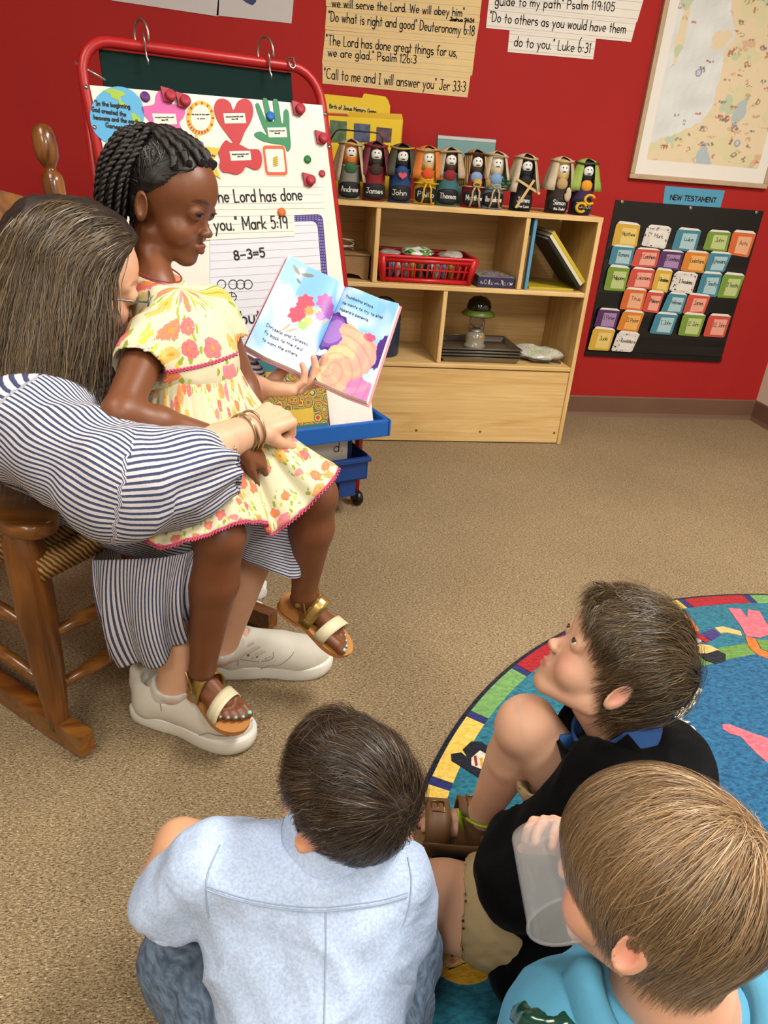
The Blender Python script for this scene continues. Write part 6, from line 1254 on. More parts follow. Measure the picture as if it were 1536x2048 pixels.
def paint_left(x, y):   # x 0 outer .. 1 spine, y 0 top .. 1 bottom
    P = np.stack([x, y*1.5], 1); c = C3('#6ea2d2')*np.ones((len(x), 1)); k = np.clip(.5+.7*vnoise(P, .8, 3, 3)+.9*(y-.72), 0, 1)[:, None]; c = c*(1-k)+C3('#d3dce6')*k
    def bl(cx, cy, rx, ry, rot, h, mod=0, ph=0):
        u, v = x-cx, (y-cy)*1.5; cr, sr = math.cos(rot), math.sin(rot); u, v = u*cr+v*sr, -u*sr+v*cr; an = np.arctan2(v/ry, u/rx); m_ = (u/rx)**2+(v/ry)**2 < (1+mod*np.sin(an*7+ph))**2; c[m_] = C3(h)
    for cx, cy, h in ((.52, .36, '#c8465c'), (.48, .5, '#c9485e'), (.78, .27, '#a84a92'), (.86, .33, '#8c4a98')): bl(cx, cy, .12, .13, .5, h, .12)
    for cx, cy, h in ((.62, .42, '#c98a4a'), (.66, .52, '#a8c070'), (.62, .58, '#9ab868'), (.75, .4, '#d0a878'), (.8, .42, '#b06aa8')): bl(cx, cy, .07, .07, .3, h, .15, 1)
    for cx, cy, rot in ((.5, .67, .9), (.42, .66, .5), (.9, .44, .6)): bl(cx, cy, .015, .09, rot, '#d0a080')
    bl(.27, .1, .05, .1, .2, '#cfcac2'); bl(.2, .1, .09, .03, .5, '#6a665e'); bl(.38, .09, .1, .03, -.3, '#6f6b62'); bl(.3, .19, .05, .02, .4, '#4a4844'); bl(.98, .78, .035, .07, .3, '#3f8a4c'); bl(.955, .78, .03, .075, .3, '#d8dede'); return c
def paint_right(x, y):  # x 0 spine .. 1 outer
    P = np.stack([x, y*1.5], 1); c = C3('#7db2dc')*np.ones((len(x), 1)); k = np.clip(.35+.7*vnoise(P, .7, 13, 3)+1.*(y-.3), 0, 1)[:, None]; c = c*(1-k)+C3('#d8e2ec')*k
    def bl(cx, cy, rx, ry, rot, h, mod=0, nn=9):
        u, v = x-cx, (y-cy)*1.5; cr, sr = math.cos(rot), math.sin(rot); u, v = u*cr+v*sr, -u*sr+v*cr; an = np.arctan2(v/ry, u/rx); m_ = (u/rx)**2+(v/ry)**2 < (1+mod*np.cos(an*nn))**2; c[m_] = C3(h); return m_
    bl(.1, .5, .34, .3, .3, '#4a2f7c', .05, 14); bl(.12, .5, .29, .25, .3, '#7a4fa8', .03, 9); bl(.16, .5, .16, .2, .3, '#9a74c0'); bl(.2, .92, .34, .24, .2, '#4d3488', .05, 14); bl(.98, .52, .12, .28, .2, '#4a2f7c', .06, 14)
    g = np.zeros(len(x), bool)   # a big peach and pink blossom instead of the printed character
    for cx, cy, rx, ry, rot, h in ((.62, .58, .3, .26, .2, '#dca890'), (.42, .8, .27, .34, .4, '#dfb48c'), (.56, .88, .3, .3, .1, '#d89a86'), (.4, .45, .16, .12, .2, '#dda58c'), (.76, .62, .17, .26, 0, '#d99c90'), (.85, .95, .22, .2, 0, '#cf7aae'), (.72, .42, .1, .06, 0, '#c8587c')): g |= bl(cx, cy, rx, ry, rot, h, .06, 7)
    w_ = np.sin((np.hypot(x-.5, (y-.7)*1.5)*26+3*np.arctan2(y-.7, x-.5)))>.55; k = g & w_; c[k] = c[k]*.85+C3('#e8cf9a')*.15
    w_ = np.sin((np.hypot(x-.35, (y-.85)*1.5)*44-2*np.arctan2(y-.85, x-.35)))>.8; k = g & w_; c[k] = c[k]*.8; return c
na, nb_ = 90, 140
for side, pf in ((-1, paint_left), (1, paint_right)):
    aa, bb = np.linspace(0, 1, na), np.linspace(0, 1, nb_); Gp = np.array([[page(a, b, side) for b in bb] for a in aa]); x = np.repeat(aa if side > 0 else 1-aa, nb_); y = np.tile(bb, na); q = MB(); q.grid(Gp); q.build('page', MATS['page_print'], BK, colors=pf(x, y))
    q = MB(); q.grid(np.array([[page(a*.995, .003+b*.994, side, -.0006) for b in np.linspace(0, 1, 5)] for a in np.linspace(0, 1, 14)]), .009 if side < 0 else -.009, smooth=False); q.build('page_block', MATS['page_edge'], BK)
    mat('book_cover', '#c98a98', .4); q = MB(); q.grid(np.array([[page(a*1.02, -.012+b*1.024, side, -.0105) for b in np.linspace(0, 1, 4)] for a in np.linspace(0, 1, 14)]), .002 if side < 0 else -.002, smooth=False); q.build('cover', MATS['book_cover'], BK)
    q = MB(); mat('book_ink', '#3c4460', .6)
    if side < 0:
        for i, (tx, w) in enumerate((('Chrysella and Janessa', .66), ('fly back to the field', .6), ('to warn the others.', .56))): lettering(q, lambda u, v: page(1-u, v, -1, .0007), tx, .14+.02*i, .745+.068*i, w, -.03, .006)
    else:
        for i, (tx, w) in enumerate((('Thumbelina stays.', .5), ('He wants to try to stop', .7), ("Makena's parents.", .5))): lettering(q, lambda u, v: page(u, v, 1, .0007), tx, .12, .125+.075*i, w, -.03, .006)
    q.build('lettering', MATS['book_ink'], BK)

# ================================================================== GIRL ON THE WOMAN'S LAP
gP = D_(352, 925, 1.33); gN = D_(308, 572, 1.25); gSR = D_(302, 684, 1.19); gSL = D_(425, 622, 1.31); gER = D_(240, 828, 1.085); gWR = D_(478, 893, 1.215); gEL = D_(488, 775, 1.36); gWL = D_(506, 872, 1.33)
gHR = D_(340, 950, 1.29); gHL = D_(430, 915, 1.38); gKR = D_(440, 1072, 1.235); gKL = D_(630, 990, 1.365); gAR = atZ(405, 1335, .185); gAL = D_(608, 1185, 1.49)
GI = thing('person', "girl in a yellow floral dress sitting on the woman's lap", 'person', gP*A(1, 1, 0)+A(0, 0, .47))
gh = Head(D_(334, 386, 1.25), (.90, -.32, -.22), (.1, .02, 1), .196)
S = Sdf(); gh.build(S, True, gN, .145, 1.05, 1.2); chg = (gSR+gSL)/2
S.rc(gN, chg+A(0, 0, -.03), .033, .045, .02); S.rc(gSR, gSL, .03, .03, .03); S.rc(chg+A(0, 0, -.05), gP, .068, .078, .04)
S.chain([gSR, gER, gER+(gWR-gER)*.3, gWR], [.032, .027, .028, .0195]); S.chain([gSL, gEL, gEL+(gWL-gEL)*.3, gWL], [.032, .027, .027, .0195])
S.chain([gHR, gKR, gKR+(gAR-gKR)*.32, gAR], [.062, .041, .043, .025]); S.chain([gHL, gKL, gKL+(gAL-gKL)*.32, gAL], [.062, .041, .043, .025])
S.el(gKR+nrm(CC-gKR)*.012, (.034, .034, .036), None, .02); S.el(gKL+nrm(CC-gKL)*.012, (.034, .034, .036), None, .02)
dR = D_(530, 925, 1.27)-gWR; hand(S, gWR, dR, A(.1, .5, -.8), -1, .12, (.5, .5, .55, .6), .1, (.5, .8, .3)); dW = D_(525, 935, 1.33)-gWL; hand(S, gWL, dW, A(.2, .6, -.5), 1, .12, (.6, .6, .6, .6), .1, (.4, .8, .3))
nRf = A(0, 0, 1)
hR = atZ(374, 1347, .122); toR = atZ(488, 1458, .088); fRd = nrm(toR-hR); nR = nrm(np.cross(fRd, nrm(A(fRd[1], -fRd[0], 0)))); nR = nR if nR[2] > 0 else -nR
hL = D_(574, 1196, 1.53); toL = D_(684, 1246, 1.56); fLd = nrm(toL-hL+A(0, -.05, -.02)); nL = nrm(A(0, 0, 1)-fLd*fLd[2]+A(.1, -.1, 0))
GF = np.linalg.norm(toR-hR)*1.0; print('GF', GF); tipR = foot(S, hR, fRd, nR, GF, 1, gAR, .025); tipL = foot(S, hL, fLd, nL, GF, -1, gAL, .025)
skin_d = skinmat('skin_brown', .45, .05)
fb = lambda h, f, n_: (np.minimum(h, h+f*GF)-.05, np.maximum(h, h+f*GF)+A(.05, .05, .05), .0026)
skin_mesh(S, 'body', GI, skin_d, .0052, '#6e4126', facepaint(gh, '#7c4038', '#7a4628', '#1c100a', .25, .6)+[(gKR+nrm(CC-gKR)*.045, .025, '#4e2c1a', .4), (gKL+nrm(CC-gKL)*.045, .025, '#4e2c1a', .4)], [(*gh.box(.64), .0023), fb(hR, fRd, nR), fb(hL, fLd, nL)], 8)
gh.eyes(GI, '#1c0f08', (-.05, -.12)); mat('nail_teal', '#7fb8b0', .25); nails([(b, f, n_, r) for b, f, n_, r in tipR], GI, MATS['nail_teal'], nR); nails(tipL, GI, MATS['nail_teal'], nL)
# eyelashes and lid lines
q = MB()
for y in (-1, 1): q.tube([gh.w(.304+math.sqrt(max(0, .0795**2-(.01+.054*a)**2-(.0115-.013*a*a)**2)), y*(.155+.054*a), .5035-.013*a*a) for a in np.linspace(-1, 1, 11)], .0012, 5)
q.build('eyelashes', mat('lash', '#0a0605', .6), GI)
# floral print
m = mat('floral'); t = NT(m); co = t.coord(); fa = lambda n_: t.add('ShaderNodeAttribute', attribute_name=n_).outputs['Fac']
cxy = t.add('ShaderNodeCombineXYZ', i={0: fa('fu'), 1: fa('fv')}).outputs[0]; wc = t.add('ShaderNodeVectorMath', operation='ADD', i={0: cxy, 1: t.add('ShaderNodeVectorMath', operation='SCALE', i={0: t.add('ShaderNodeTexNoise', i={'Vector': cxy, 'Scale': 60., 'Detail': 2.}).outputs['Color'], 'Scale': .012}).outputs[0]}).outputs[0]
v1 = t.add('ShaderNodeTexVoronoi', voronoi_dimensions='2D', i={'Vector': wc, 'Scale': 25., 'Randomness': .85}); sp = t.add('ShaderNodeSeparateColor', i={0: v1.outputs['Color']}); 
fc = t.ramp(sp.outputs[0], [(.0, '#c8435e'), (.3, '#d0603a'), (.5, '#d9b03c'), (.7, '#cf6a8a'), (.85, '#d98a3a')], 'CONSTANT'); on = t.math('GREATER_THAN', sp.outputs[1], .16)
rad = t.math('ADD', .22, t.math('MULTIPLY', sp.outputs[2], .2)); inside = t.math('MULTIPLY', on, t.math('LESS_THAN', t.math('ADD', v1.outputs['Distance'], t.math('MULTIPLY', t.math('SUBTRACT', t.noise(co, 130, 2), .5), .3)), rad)); core = t.math('MULTIPLY', inside, t.math('LESS_THAN', v1.outputs['Distance'], .075))
v2 = t.add('ShaderNodeTexVoronoi', voronoi_dimensions='2D', i={'Vector': t.mapping(wc, (1.7, .8, 1), (0, 0, .7)), 'Scale': 62.}); s2 = t.add('ShaderNodeSeparateColor', i={0: v2.outputs['Color']})
near = t.math('MULTIPLY', t.math('LESS_THAN', v1.outputs['Distance'], .7), on); leaf = t.math('MULTIPLY', t.math('MULTIPLY', t.math('LESS_THAN', v2.outputs['Distance'], .33), t.math('GREATER_THAN', s2.outputs[0], .5)), near)
lf = t.ramp(s2.outputs[1], [(.0, '#8f9f3a'), (.5, '#aab85c'), (.8, '#c2b84a')], 'CONSTANT'); c0 = t.mix(leaf, lin('#cbc6a8'), lf); c1 = t.mix(inside, c0, t.mix(t.math('MULTIPLY', t.noise(co, 220, 2), .6), fc, lin('#e0a890'))); t.base(t.mix(core, c1, lin('#c9902c')))
t.b.inputs['Roughness'].default_value = .85; t.b.inputs['Specular IOR Level'].default_value = .2; t.bump(t.noise(co, 300, 2), .1, .001)
# bodice with cap sleeves
wst = D_(378, 735, 1.265); S = Sdf(); S.rc(chg+A(.0, 0, -.045), wst, .079, .079, .04); S.rc(gSR+A(.012, .012, -.004), gSL+A(-.01, -.01, -.004), .046, .046, .03); S.rc(gN+A(.004, 0, -.014), chg+A(0, 0, -.03), .05, .07, .03); S.rc(wst, wst+(gP-wst)*.35, .08, .086, .03)
for sh_, el in ((gSR, gER), (gSL, gEL)): S.rc(sh_+A(0, 0, .004), sh_+(el-sh_)*.32, .04, .046, .02); S.rc(sh_+(el-sh_)*.38, sh_+(el-sh_)*.6, .04, .048, .004, -1)
S.el(gN+A(.016, -.01, .038), (.043, .043, .034), None, .006, -1); S.el(gN+A(.012, 0, .075), (.05, .05, .05), None, .006, -1)
solid(S, 'dress_bodice', GI, MATS['floral'], .0042, {'fu': lambda V: np.arctan2(V[:, 1]-chg[1]-.3*0, V[:, 0]-chg[0])*.09, 'fv': lambda V: V[:, 2]}, .0016, 9, 5, None, 2)
# skirt: closed loft from the waist over the lap to a wavy hem
hem = [D_(248, 1005, 1.17), D_(262, 1048, 1.13), D_(312, 1089, 1.12), D_(380, 1078, 1.135), D_(440, 1056, 1.165), D_(498, 1040, 1.2), D_(530, 1046, 1.245), D_(541, 1066, 1.265), D_(598, 1026, 1.275), D_(658, 964, 1.29), D_(668, 930, 1.38), D_(600, 900, 1.5), D_(470, 900, 1.55), D_(330, 930, 1.5), D_(255, 960, 1.35)]
hemr = crom(hem, 10, True); nu = len(hemr); wang = np.array([math.atan2(*(p[:2]-(gP[:2]*.4+np.mean(hem, 0)[:2]*.6))[::-1]) for p in hemr]); wa = np.unwrap(wang)
fr0 = wa[0]; wring = np.array([wst+A(.084*math.cos(a), .084*math.sin(a), .0) for a in wa]); nv = 34; Gk = np.zeros((nu, nv, 3))
for j in range(nv):
    s_ = j/(nv-1); c1_ = wring+(hemr-wring)*A(.25, .25, .0)+A(0, 0, -.1); c2_ = wring+(hemr-wring)*A(.68, .68, 0)+A(0, 0, -.085)+(hemr-wring)*A(0, 0, .38)
    Gk[:, j] = (1-s_)**3*wring+3*s_*(1-s_)**2*c1_+3*s_*s_*(1-s_)*c2_+s_**3*hemr
N_ = np.cross(np.roll(Gk, -1, 0)-np.roll(Gk, 1, 0), np.gradient(Gk, axis=1)); N_ /= np.linalg.norm(N_, axis=2)[..., None]+1e-9; ki = np.arange(nu)[:, None]/nu; sv_ = np.linspace(0, 1, nv)[None]
Gk += N_*((.0065*np.sin(ki*2*math.pi*13+2*np.sin(ki*12))+.003*np.sin(ki*2*math.pi*29+1))*np.clip(sv_*1.3, .0, 1)*(1.1-.5*sv_))[..., None]
fu = np.repeat(np.arange(nu)/nu*1.15, nv); fv = np.tile(np.linspace(0, .3, nv), nu); q = MB(); q.grid(Gk, .0025, True); q.build('dress_skirt', MATS['floral'], GI, attrs={'fu': np.concatenate([fu, fu]), 'fv': np.concatenate([fv, fv])})
mat('pink_trim', '#b8476a', .7); he = Gk[:, -1]; q = MB(); q.tube(he, .0022, 6, True); 
for i in range(0, nu): p, p2 = he[i], he[(i+1) % nu]; dn_ = nrm(Gk[i, -1]-Gk[i, -3]); m_ = (p+p2)/2+dn_*.006; q.tube([p+dn_*.001, m_, p2+dn_*.001], .0016, 5)
q.build('lace_trim', MATS['pink_trim'], GI)
q = MB()
for dy in (0, 3): q.tube(on_mesh('dress_bodice'+GI.name, [(x, 743+dy-.00085*max(0, x-300)**2*1.45+1.6*math.sin(x*.9+dy)) for x in np.linspace(292, 474, 120)], .001), .0016, 5)
q.build('waist_cord', MATS['pink_trim'], GI)
# necklace
q = MB(); q.tube([gN+A(.004+.043*math.cos(a), -.002+.043*math.sin(a), .026-.014*math.cos(a+.45)) for a in np.linspace(0, 2*math.pi, 40)[:-1]], .0014, 6, True); NKL = q.build('necklace', mat('red_cord', '#8a3038', .5), None, 'thin red cord necklace on the girl', 'necklace')
# hair: parted rows drawn up to a knot, rope twists falling behind
def g_mask(p): return ((p[:, 2] > .5+np.clip(p[:, 0]+.1, 0, 1)*.95+.02*np.sin(p[:, 1]*40)) & (p[:, 0] < .34)) & ~((p[:, 0] < -.1) & (p[:, 2] < .5)) | ((p[:, 0] < -.15) & (p[:, 2] > .3))
kn = A(-.26, -.02, .955)
def g_flow(p, s_): return (kn[None]-p)*A(1, 1.2, 1.)
hairdo(GI, gh, 5200, g_mask, g_flow, lambda p: np.clip(np.linalg.norm(p-kn, axis=1)*.9, .1, .6), '#15100d', 9, .0016, (.02, .055), 8, 1., '#120c09', .03, (.4, 2.4), .06, cap_rough=.5)
rt = np.random.default_rng(12); q = MB(); Q0 = MB()
cols_ = []
for i in range(44):
    a = math.radians(200+ (i % 22)*360/22*.42+rt.uniform(-6, 6)) if i < 22 else math.radians(rt.uniform(150, 320)); lay = .02+.05*(i % 3)+rt.uniform(0, .03)
    ya = -math.cos((i % 22)/21*math.pi)*(.40+lay*.6); xa = -.2-.29*math.sin((i % 22)/21*math.pi)-lay*.4; zt = .88+rt.uniform(-.06, .05); zb = .12+rt.uniform(-.08, .16)
    if i >= 22: ya *= .8; xa = xa*.86; zt += .06
    P = [kn+A(0, ya*.15, .01), A(xa*.82, ya*.72, zt+.02), A(xa*1.02, ya*1.0, zt-.22), A(xa*1.04, ya*1.04, zt-.45), A(xa*1., ya, zb)]
    P = crom(P, 12); tw = np.linspace(0, 60+rt.uniform(-5, 5), len(P)); T_ = np.gradient(P, axis=0); T_ /= np.linalg.norm(T_, axis=1)[:, None]; X1 = np.cross(T_, A(.3, .9, .2)); X1 /= np.linalg.norm(X1, axis=1)[:, None]; X2 = np.cross(T_, X1)
    rr_ = .02*np.clip(np.linspace(1.15, .75, len(P)), 0, 2)
    for ph in (0, math.pi): q.tube(gh.W(P+(X1*np.cos(tw+ph)[:, None]+X2*np.sin(tw+ph)[:, None])*(rr_*.62)[:, None]), rr_*gh.H*.95, 6)
q.build('rope_twists', mat('twist_black', '#17110e', .42, .3, 300, .4, 700, spec=.5), GI)
q = MB()
for i in range(9):
    a = i*2*math.pi/9; P = crom([kn+A(.02, 0, -.02), kn+A(.09*math.cos(a), .09*math.sin(a), .03), kn+A(.13*math.cos(a+.7), .13*math.sin(a+.7), -.02), kn+A(.06*math.cos(a+1.6), .06*math.sin(a+1.6), -.06)], 8); q.tube(gh.W(P), .035*gh.H, 7)
q.build('hair_knot', MATS['twist_black'], GI)
q = MB()
for y0, n_ in ((-.3, 1), (-.2, 1), (-.1, 1), (.0, 1), (.1, 1), (.2, 1), (.3, 1)):   # raised rows on the crown
    P = np.array([A(.27-.6*abs(y0)**1.2, y0, .86-.25*abs(y0)), A(.12, y0*1.05, .98-.2*abs(y0)), A(-.06, y0*.8, 1.02-.08*abs(y0)), kn+A(.03, y0*.2, -.03)]); P = crom(P, 10); P = scalp(P, np.full(len(P), .045)); tw = np.linspace(0, 34, len(P)); q.tube(gh.W(P+np.stack([0*tw, .007*np.sin(tw), .007*np.cos(tw)], 1)), gh.H*(.036+.006*np.sin(tw*1.0)), 7)
q.build('crown_rows', MATS['twist_black'], GI)
# sandals
mat('sandal_tan', '#b0773e', .5, .05, 40); mat('strap_gold', '#b59a5a', .28, metal=.85); mat('strap_cream', '#d0c6a4', .5)
def sandal(heel, f, n_, sd, lb, ank):
    f = nrm(f); n_ = nrm(n_-f*(n_@f)); x = np.cross(n_, f)*sd; q = lambda a, b, c: heel+f*a*GF+x*b*GF+n_*c*GF; T = thing('sandal', lb, 'sandal', heel+f*.08, "girl's gold and cream sandals")
    L2 = [(-.05, .06), (.0, .15), (.12, .185), (.35, .165), (.55, .2), (.72, .225), (.86, .2), (.96, .12), (1.0, .03)]; ring = crom([A(a, b) for a, b in L2]+[A(a, -b*.95) for a, b in L2[::-1]], 4, True)
    MB().prism([q(a, b, -.055) for a, b in ring], n_, .05*GF).build('sole', MATS['sandal_tan'], T)
    MB().prism([q(a*.985+.005, b*.97, -.115 if a < .3 else -.075) for a, b in ring], n_, .03*GF).build('outsole', MATS['sandal_tan'], T)
    def band(a0, a1, h, hw, m_, nm, wd):
        G_ = []
        for i in range(15):
            an = math.pi*i/14; G_.append([q(a0+(a1-a0)*.5*(1-math.cos(an))+wd*(e-.5), hw*math.cos(an)*1.02, -.01+h*math.sin(an)**.75) for e in (0, .33, .66, 1)])
        b_ = MB(); b_.grid(np.array(G_), .0026 if sd > 0 else -.0026); b_.build(nm, m_, T)
    band(.6, .7, .235, .215, MATS['strap_cream'], 'toe_strap', .15); band(.36, .36, .375, .185, MATS['strap_gold'], 'instep_strap', .15)
    b_ = MB(); b_.tube([q(.34, .165, .1), q(.2, .17, .28), q(.03, .12, .36), q(-.04, 0, .37), q(.03, -.12, .36), q(.2, -.17, .28), q(.34, -.165, .1)], .0042, 7, flat=((0, 0, 1), .45)); b_.build('heel_strap', MATS['strap_gold'], T)
    b_ = MB(); b_.bbox(q(.16, .17, .2)-.005, q(.16, .17, .2)+.005, .001); b_.build('buckle', MATS['strap_gold'], T)
sandal(hR, fRd, nR, 1, "girl's sandal resting on the woman's sneaker", gAR); sandal(hL, fLd, nL, -1, "girl's sandal on the dangling foot", gAL)
# crumpled tissues on the carpet behind the chair
for (px_, py_), r, sd, lb in (((518, 1178), (.022, .02, .026), 3, 'crumpled white tissue by the chair, upper piece'), ((505, 1218), (.024, .02, .02), 8, 'crumpled white tissue by the chair, lower piece')):
    c = atZ(px_, py_, r[2]); q = MB(); crumple(q, c, r, sd, .28, 20, 14); q.build('tissue', mat('tissue_white', '#d0d0cc', .7), None, lb, 'tissue', 'crumpled tissues')
# ================================================================== THREE BOYS ON THE FLOOR
def b_mask(p): return ((p[:, 0] < -.12) & (p[:, 2] > .24)) | ((p[:, 2] > .44+np.clip(p[:, 0]+.05, 0, 1)*.95+.025*np.sin(p[:, 1]*37+p[:, 0]*30)) & (p[:, 0] < .35))
def whorl(w, sw=.35, down=.0, fwd=0.):
    w = np.array(w, float)
    def f(p, s_):
        d = p-w; d /= np.linalg.norm(d, axis=1)[:, None]+1e-6; g = (p-CR_C)/CR_R**2; g /= np.linalg.norm(g, axis=1)[:, None]; t_ = np.cross(g, d); nr = np.exp(-(np.linalg.norm(p-w, axis=1)/.13)**2)[:, None]; return d*(1-nr*.9)+nr*np.sin(p*170+3)*1.2+sw*t_+A(fwd, 0, -down)*np.clip(1.2-np.linalg.norm(p-w, axis=1)[:, None]*.3, .2, 1)
    return f
tap = lambda p: np.clip((p[:, 2]-.16)/.34, .22, 1)
# ---- boy in the light blue shirt, seen from behind
aH = Head(D_(692, 1578, .85), (-.68, .72, .08), (.02, -.12, 1), .178); aSL = D_(412, 1728, .86); aSR = D_(778, 1752, .87); aPv = A(.055, .475, .11); aN = D_(668, 1712, .875)
aEL = D_(338, 1768, .93); aML = D_(362, 1692, .975); aWL = D_(530, 1690, 1.03); aER = D_(800, 1860, .91); aWR = D_(790, 1640, 1.0); aKL = atZ(385, 1915, .12); aKR = atZ(785, 1910, .12); aAL = A(.12, .74, .06); aAR = A(.0, .77, .06)
BA = thing('person', 'dark-haired boy in a light blue shirt seen from behind', 'person', aPv*A(1, 1, 0))
S = Sdf(); aH.build(S, True, aN, .17, .9, .75); S.rc(aSL, aSR, .04, .04, .03); S.rc(aN+A(0, 0, -.05), aPv, .075, .085, .04)
S.chain([aSL, aEL, aML, aWL], [.038, .036, .034, .021]); S.chain([aSR, aER, aER+(aWR-aER)*.3, aWR], [.038, .033, .032, .021])
for w_, sd in ((aWL, 1), (aWR, -1)): hand(S, w_, A(-.5*sd*-1, .3, -.2), A(0, 0, -1), sd, .12, (.4, .4, .4, .4))
S.chain([aPv+A(-.05, .02, 0), aKL, aAL], [.07, .048, .03]); S.chain([aPv+A(.05, .02, 0), aKR, aAR], [.07, .048, .03])
for an, f_, sd in ((aAL, A(.9, .3, 0), 1), (aAR, A(-.9, .3, 0), -1)): foot(S, an*A(1, 1, 0)+A(0, 0, .02)-nrm(f_)*.03, f_, A(0, 0, 1), .16, sd, an, .026)
skin_mesh(S, 'body', BA, skin_l, .0055, '#cf9c78', facepaint(aH, '#b0605a', '#cc7c66', '#3a281c'), [(*aH.box(.62), .003)], 14); aH.eyes(BA, '#3a2616')
hairdo(BA, aH, 17000, b_mask, whorl((-.5, .03, .70), .5, .0, .0), lambda p: (.22+.3*np.clip((p[:, 2]-.35)*1.6, 0, 1))*(1-.6*np.clip((p[:, 0]-.0)/.3, 0, 1))*(1-.62*np.clip((np.abs(p[:, 1])-.2)/.1, 0, 1)*(p[:, 2] < .82)*(p[:, 0] > -.3)), '#33261a', 21, .0008, (.025, .085), 9, 1., '#2a1e14', .04, (.3, 2.0), .8, hi='#6e5a40', taper=tap, vol=.5)
m = mat('chambray'); t = NT(m); co = t.coord(); n1 = t.noise(co, 300, 3); n2 = t.noise(co, 14, 3); t.base(t.mix(t.math('MULTIPLY', n2, .5), t.ramp(n1, [(.35, '#9db2d2'), (.65, '#bccbe4')]), lin('#b0c4e6'))); t.b.inputs['Roughness'].default_value = .9; t.b.inputs['Specular IOR Level'].default_value = .15; t.bump(t.math('ADD', t.math('MULTIPLY', n1, .04), t.noise(co, 10, 2, .5, 2.0)), .4, .012)
S = Sdf(); S.rc(aN+A(0, -.005, -.06), aPv+A(0, -.01, -.02), .088, .098, .05); S.rc(aSL+A(.01, 0, -.004), aSR+A(-.01, 0, -.004), .047, .047, .04); S.rc(aSL+A(.05, -.01, -.05), aPv+A(-.03, -.01, .0), .062, .072, .05); S.rc(aSR+A(-.045, -.01, -.05), aPv+A(.03, -.01, 0), .062, .072, .05)
for sh_, el in ((aSL, D_(338, 1818, .885)), (aSR, aER)): S.rc(sh_, sh_+(el-sh_)*.82, .046, .05, .012); S.rc(sh_+(el-sh_)*1.02, sh_+(el-sh_)*1.5, .04, .04, .004, -1)
S.el(aN+A(0, .01, .03), (.05, .055, .05), None, .008, -1)
def dspA(V): u = (V-aN); return .0045*np.sin(u[:, 0]*55+4*np.sin(u[:, 2]*14+u[:, 0]*9))*np.clip((-u[:, 2]-.07)*6, 0, 1)
solid(S, 'shirt', BA, MATS['chambray'], .0048, None, .007, 4.5, 31, None, 2, disp=dspA)
# collar, yoke seam, centre pleat, sleeve hems
q = MB(); Gc = np.array([[aN+A(.05*math.cos(a)*(1+.22*b), .048*math.sin(a)*(1+.22*b)+.004, .034+.026*(1-b)+.012*math.sin(a)) for b in np.linspace(-.2, 1, 6)] for a in np.linspace(math.radians(-215), math.radians(35), 30)]); q.grid(Gc, .0035); q.build('collar', MATS['chambray'], BA); q = MB(); q.tube(Gc[:, -1], .0022, 6); q.tube(Gc[:, 1]+A(0, 0, .001), .0014, 6); q.build('collar_stitching', mat('collar_line', '#8393ae', .9), BA)
mat('chambray_seam', '#9aa8bd', .9)
C2 = lambda pts, n=10: [tuple(p) for p in crom([A(*p) for p in pts], n)]
ys = on_mesh('shirt'+BA.name, C2([(412, 1778), (500, 1806), (620, 1822), (740, 1812), (815, 1792)]), .0012); q = MB(); q.tube(ys, .0011, 6); q.tube(on_mesh('shirt'+BA.name, C2([(412, 1771), (500, 1799), (620, 1814), (740, 1804), (815, 1785)]), .0005), .0007, 5); q.build('yoke_seam', MATS['chambray_seam'], BA)
q = MB(); q.tube(on_mesh('shirt'+BA.name, C2([(651, 1826), (652, 1900), (650, 1990), (648, 2100)]), .0006), .0009, 6); q.build('back_pleat', MATS['chambray_seam'], BA)
for pts in ([(440, 1690), (416, 1745), (412, 1790), (418, 1835)], [(815, 1715), (822, 1760), (818, 1810), (806, 1850)]): q = MB(); q.tube(on_mesh('shirt'+BA.name, C2(pts), .0005), .0009, 6); q.build('shoulder_seam', MATS['chambray_seam'], BA)
mat('denim', None, .85); t = NT(MATS['denim']); t.base(t.ramp(t.noise(t.mapping(t.coord(), (1, 1, 4)), 60, 3), [(.35, '#3d4c60'), (.65, '#66788e')])); 
S = Sdf(); S.rc(aPv+A(-.05, .02, 0), aKL, .088, .064, .04); S.rc(aKL, aAL, .062, .046, .02); S.rc(aPv+A(.05, .02, 0), aKR, .088, .064, .04); S.rc(aKR, aAR, .062, .046, .02); S.el(aPv, (.12, .1, .09), None, .04); solid(S, 'jeans', BA, MATS['denim'], .0065, None, .004, 7, 6, clip=(A(-9, -9, .012), A(9, 9, 9)))
# ---- boy in the black fleece
bH = Head(D_(1236, 1322, 1.0), (-.76, .38, .53), (.48, .08, .8), .19); bPv = A(.57, .665, .125); bN = D_(1235, 1475, 1.035); bSL = D_(1225, 1575, .985); bSR = D_(1325, 1530, 1.08)
bEL = D_(1035, 1755, 1.02); bWL = D_(1045, 1655, 1.06); bER = D_(1180, 1620, 1.12); bWR = D_(1075, 1640, 1.13)
bKR = D_(1056, 1448, 1.06); bAR = atZ(965, 1628, .085); bKL = atZ(876, 1808, .08); bAL = atZ(1075, 1900, .06)
BB = thing('person', 'boy in a black fleece and khaki shorts looking up', 'person', bPv*A(1, 1, 0)+A(0, 0, .012))
S = Sdf(); bH.build(S, True, bN, .17, .88, .72); S.rc(bSL, bSR, .04, .04, .03); S.rc((bSL+bSR)/2+A(0, 0, -.03), bPv, .075, .09, .04)
S.chain([bSL, bEL, bWL], [.038, .032, .021]); S.chain([bSR, bER, bWR], [.038, .032, .021])
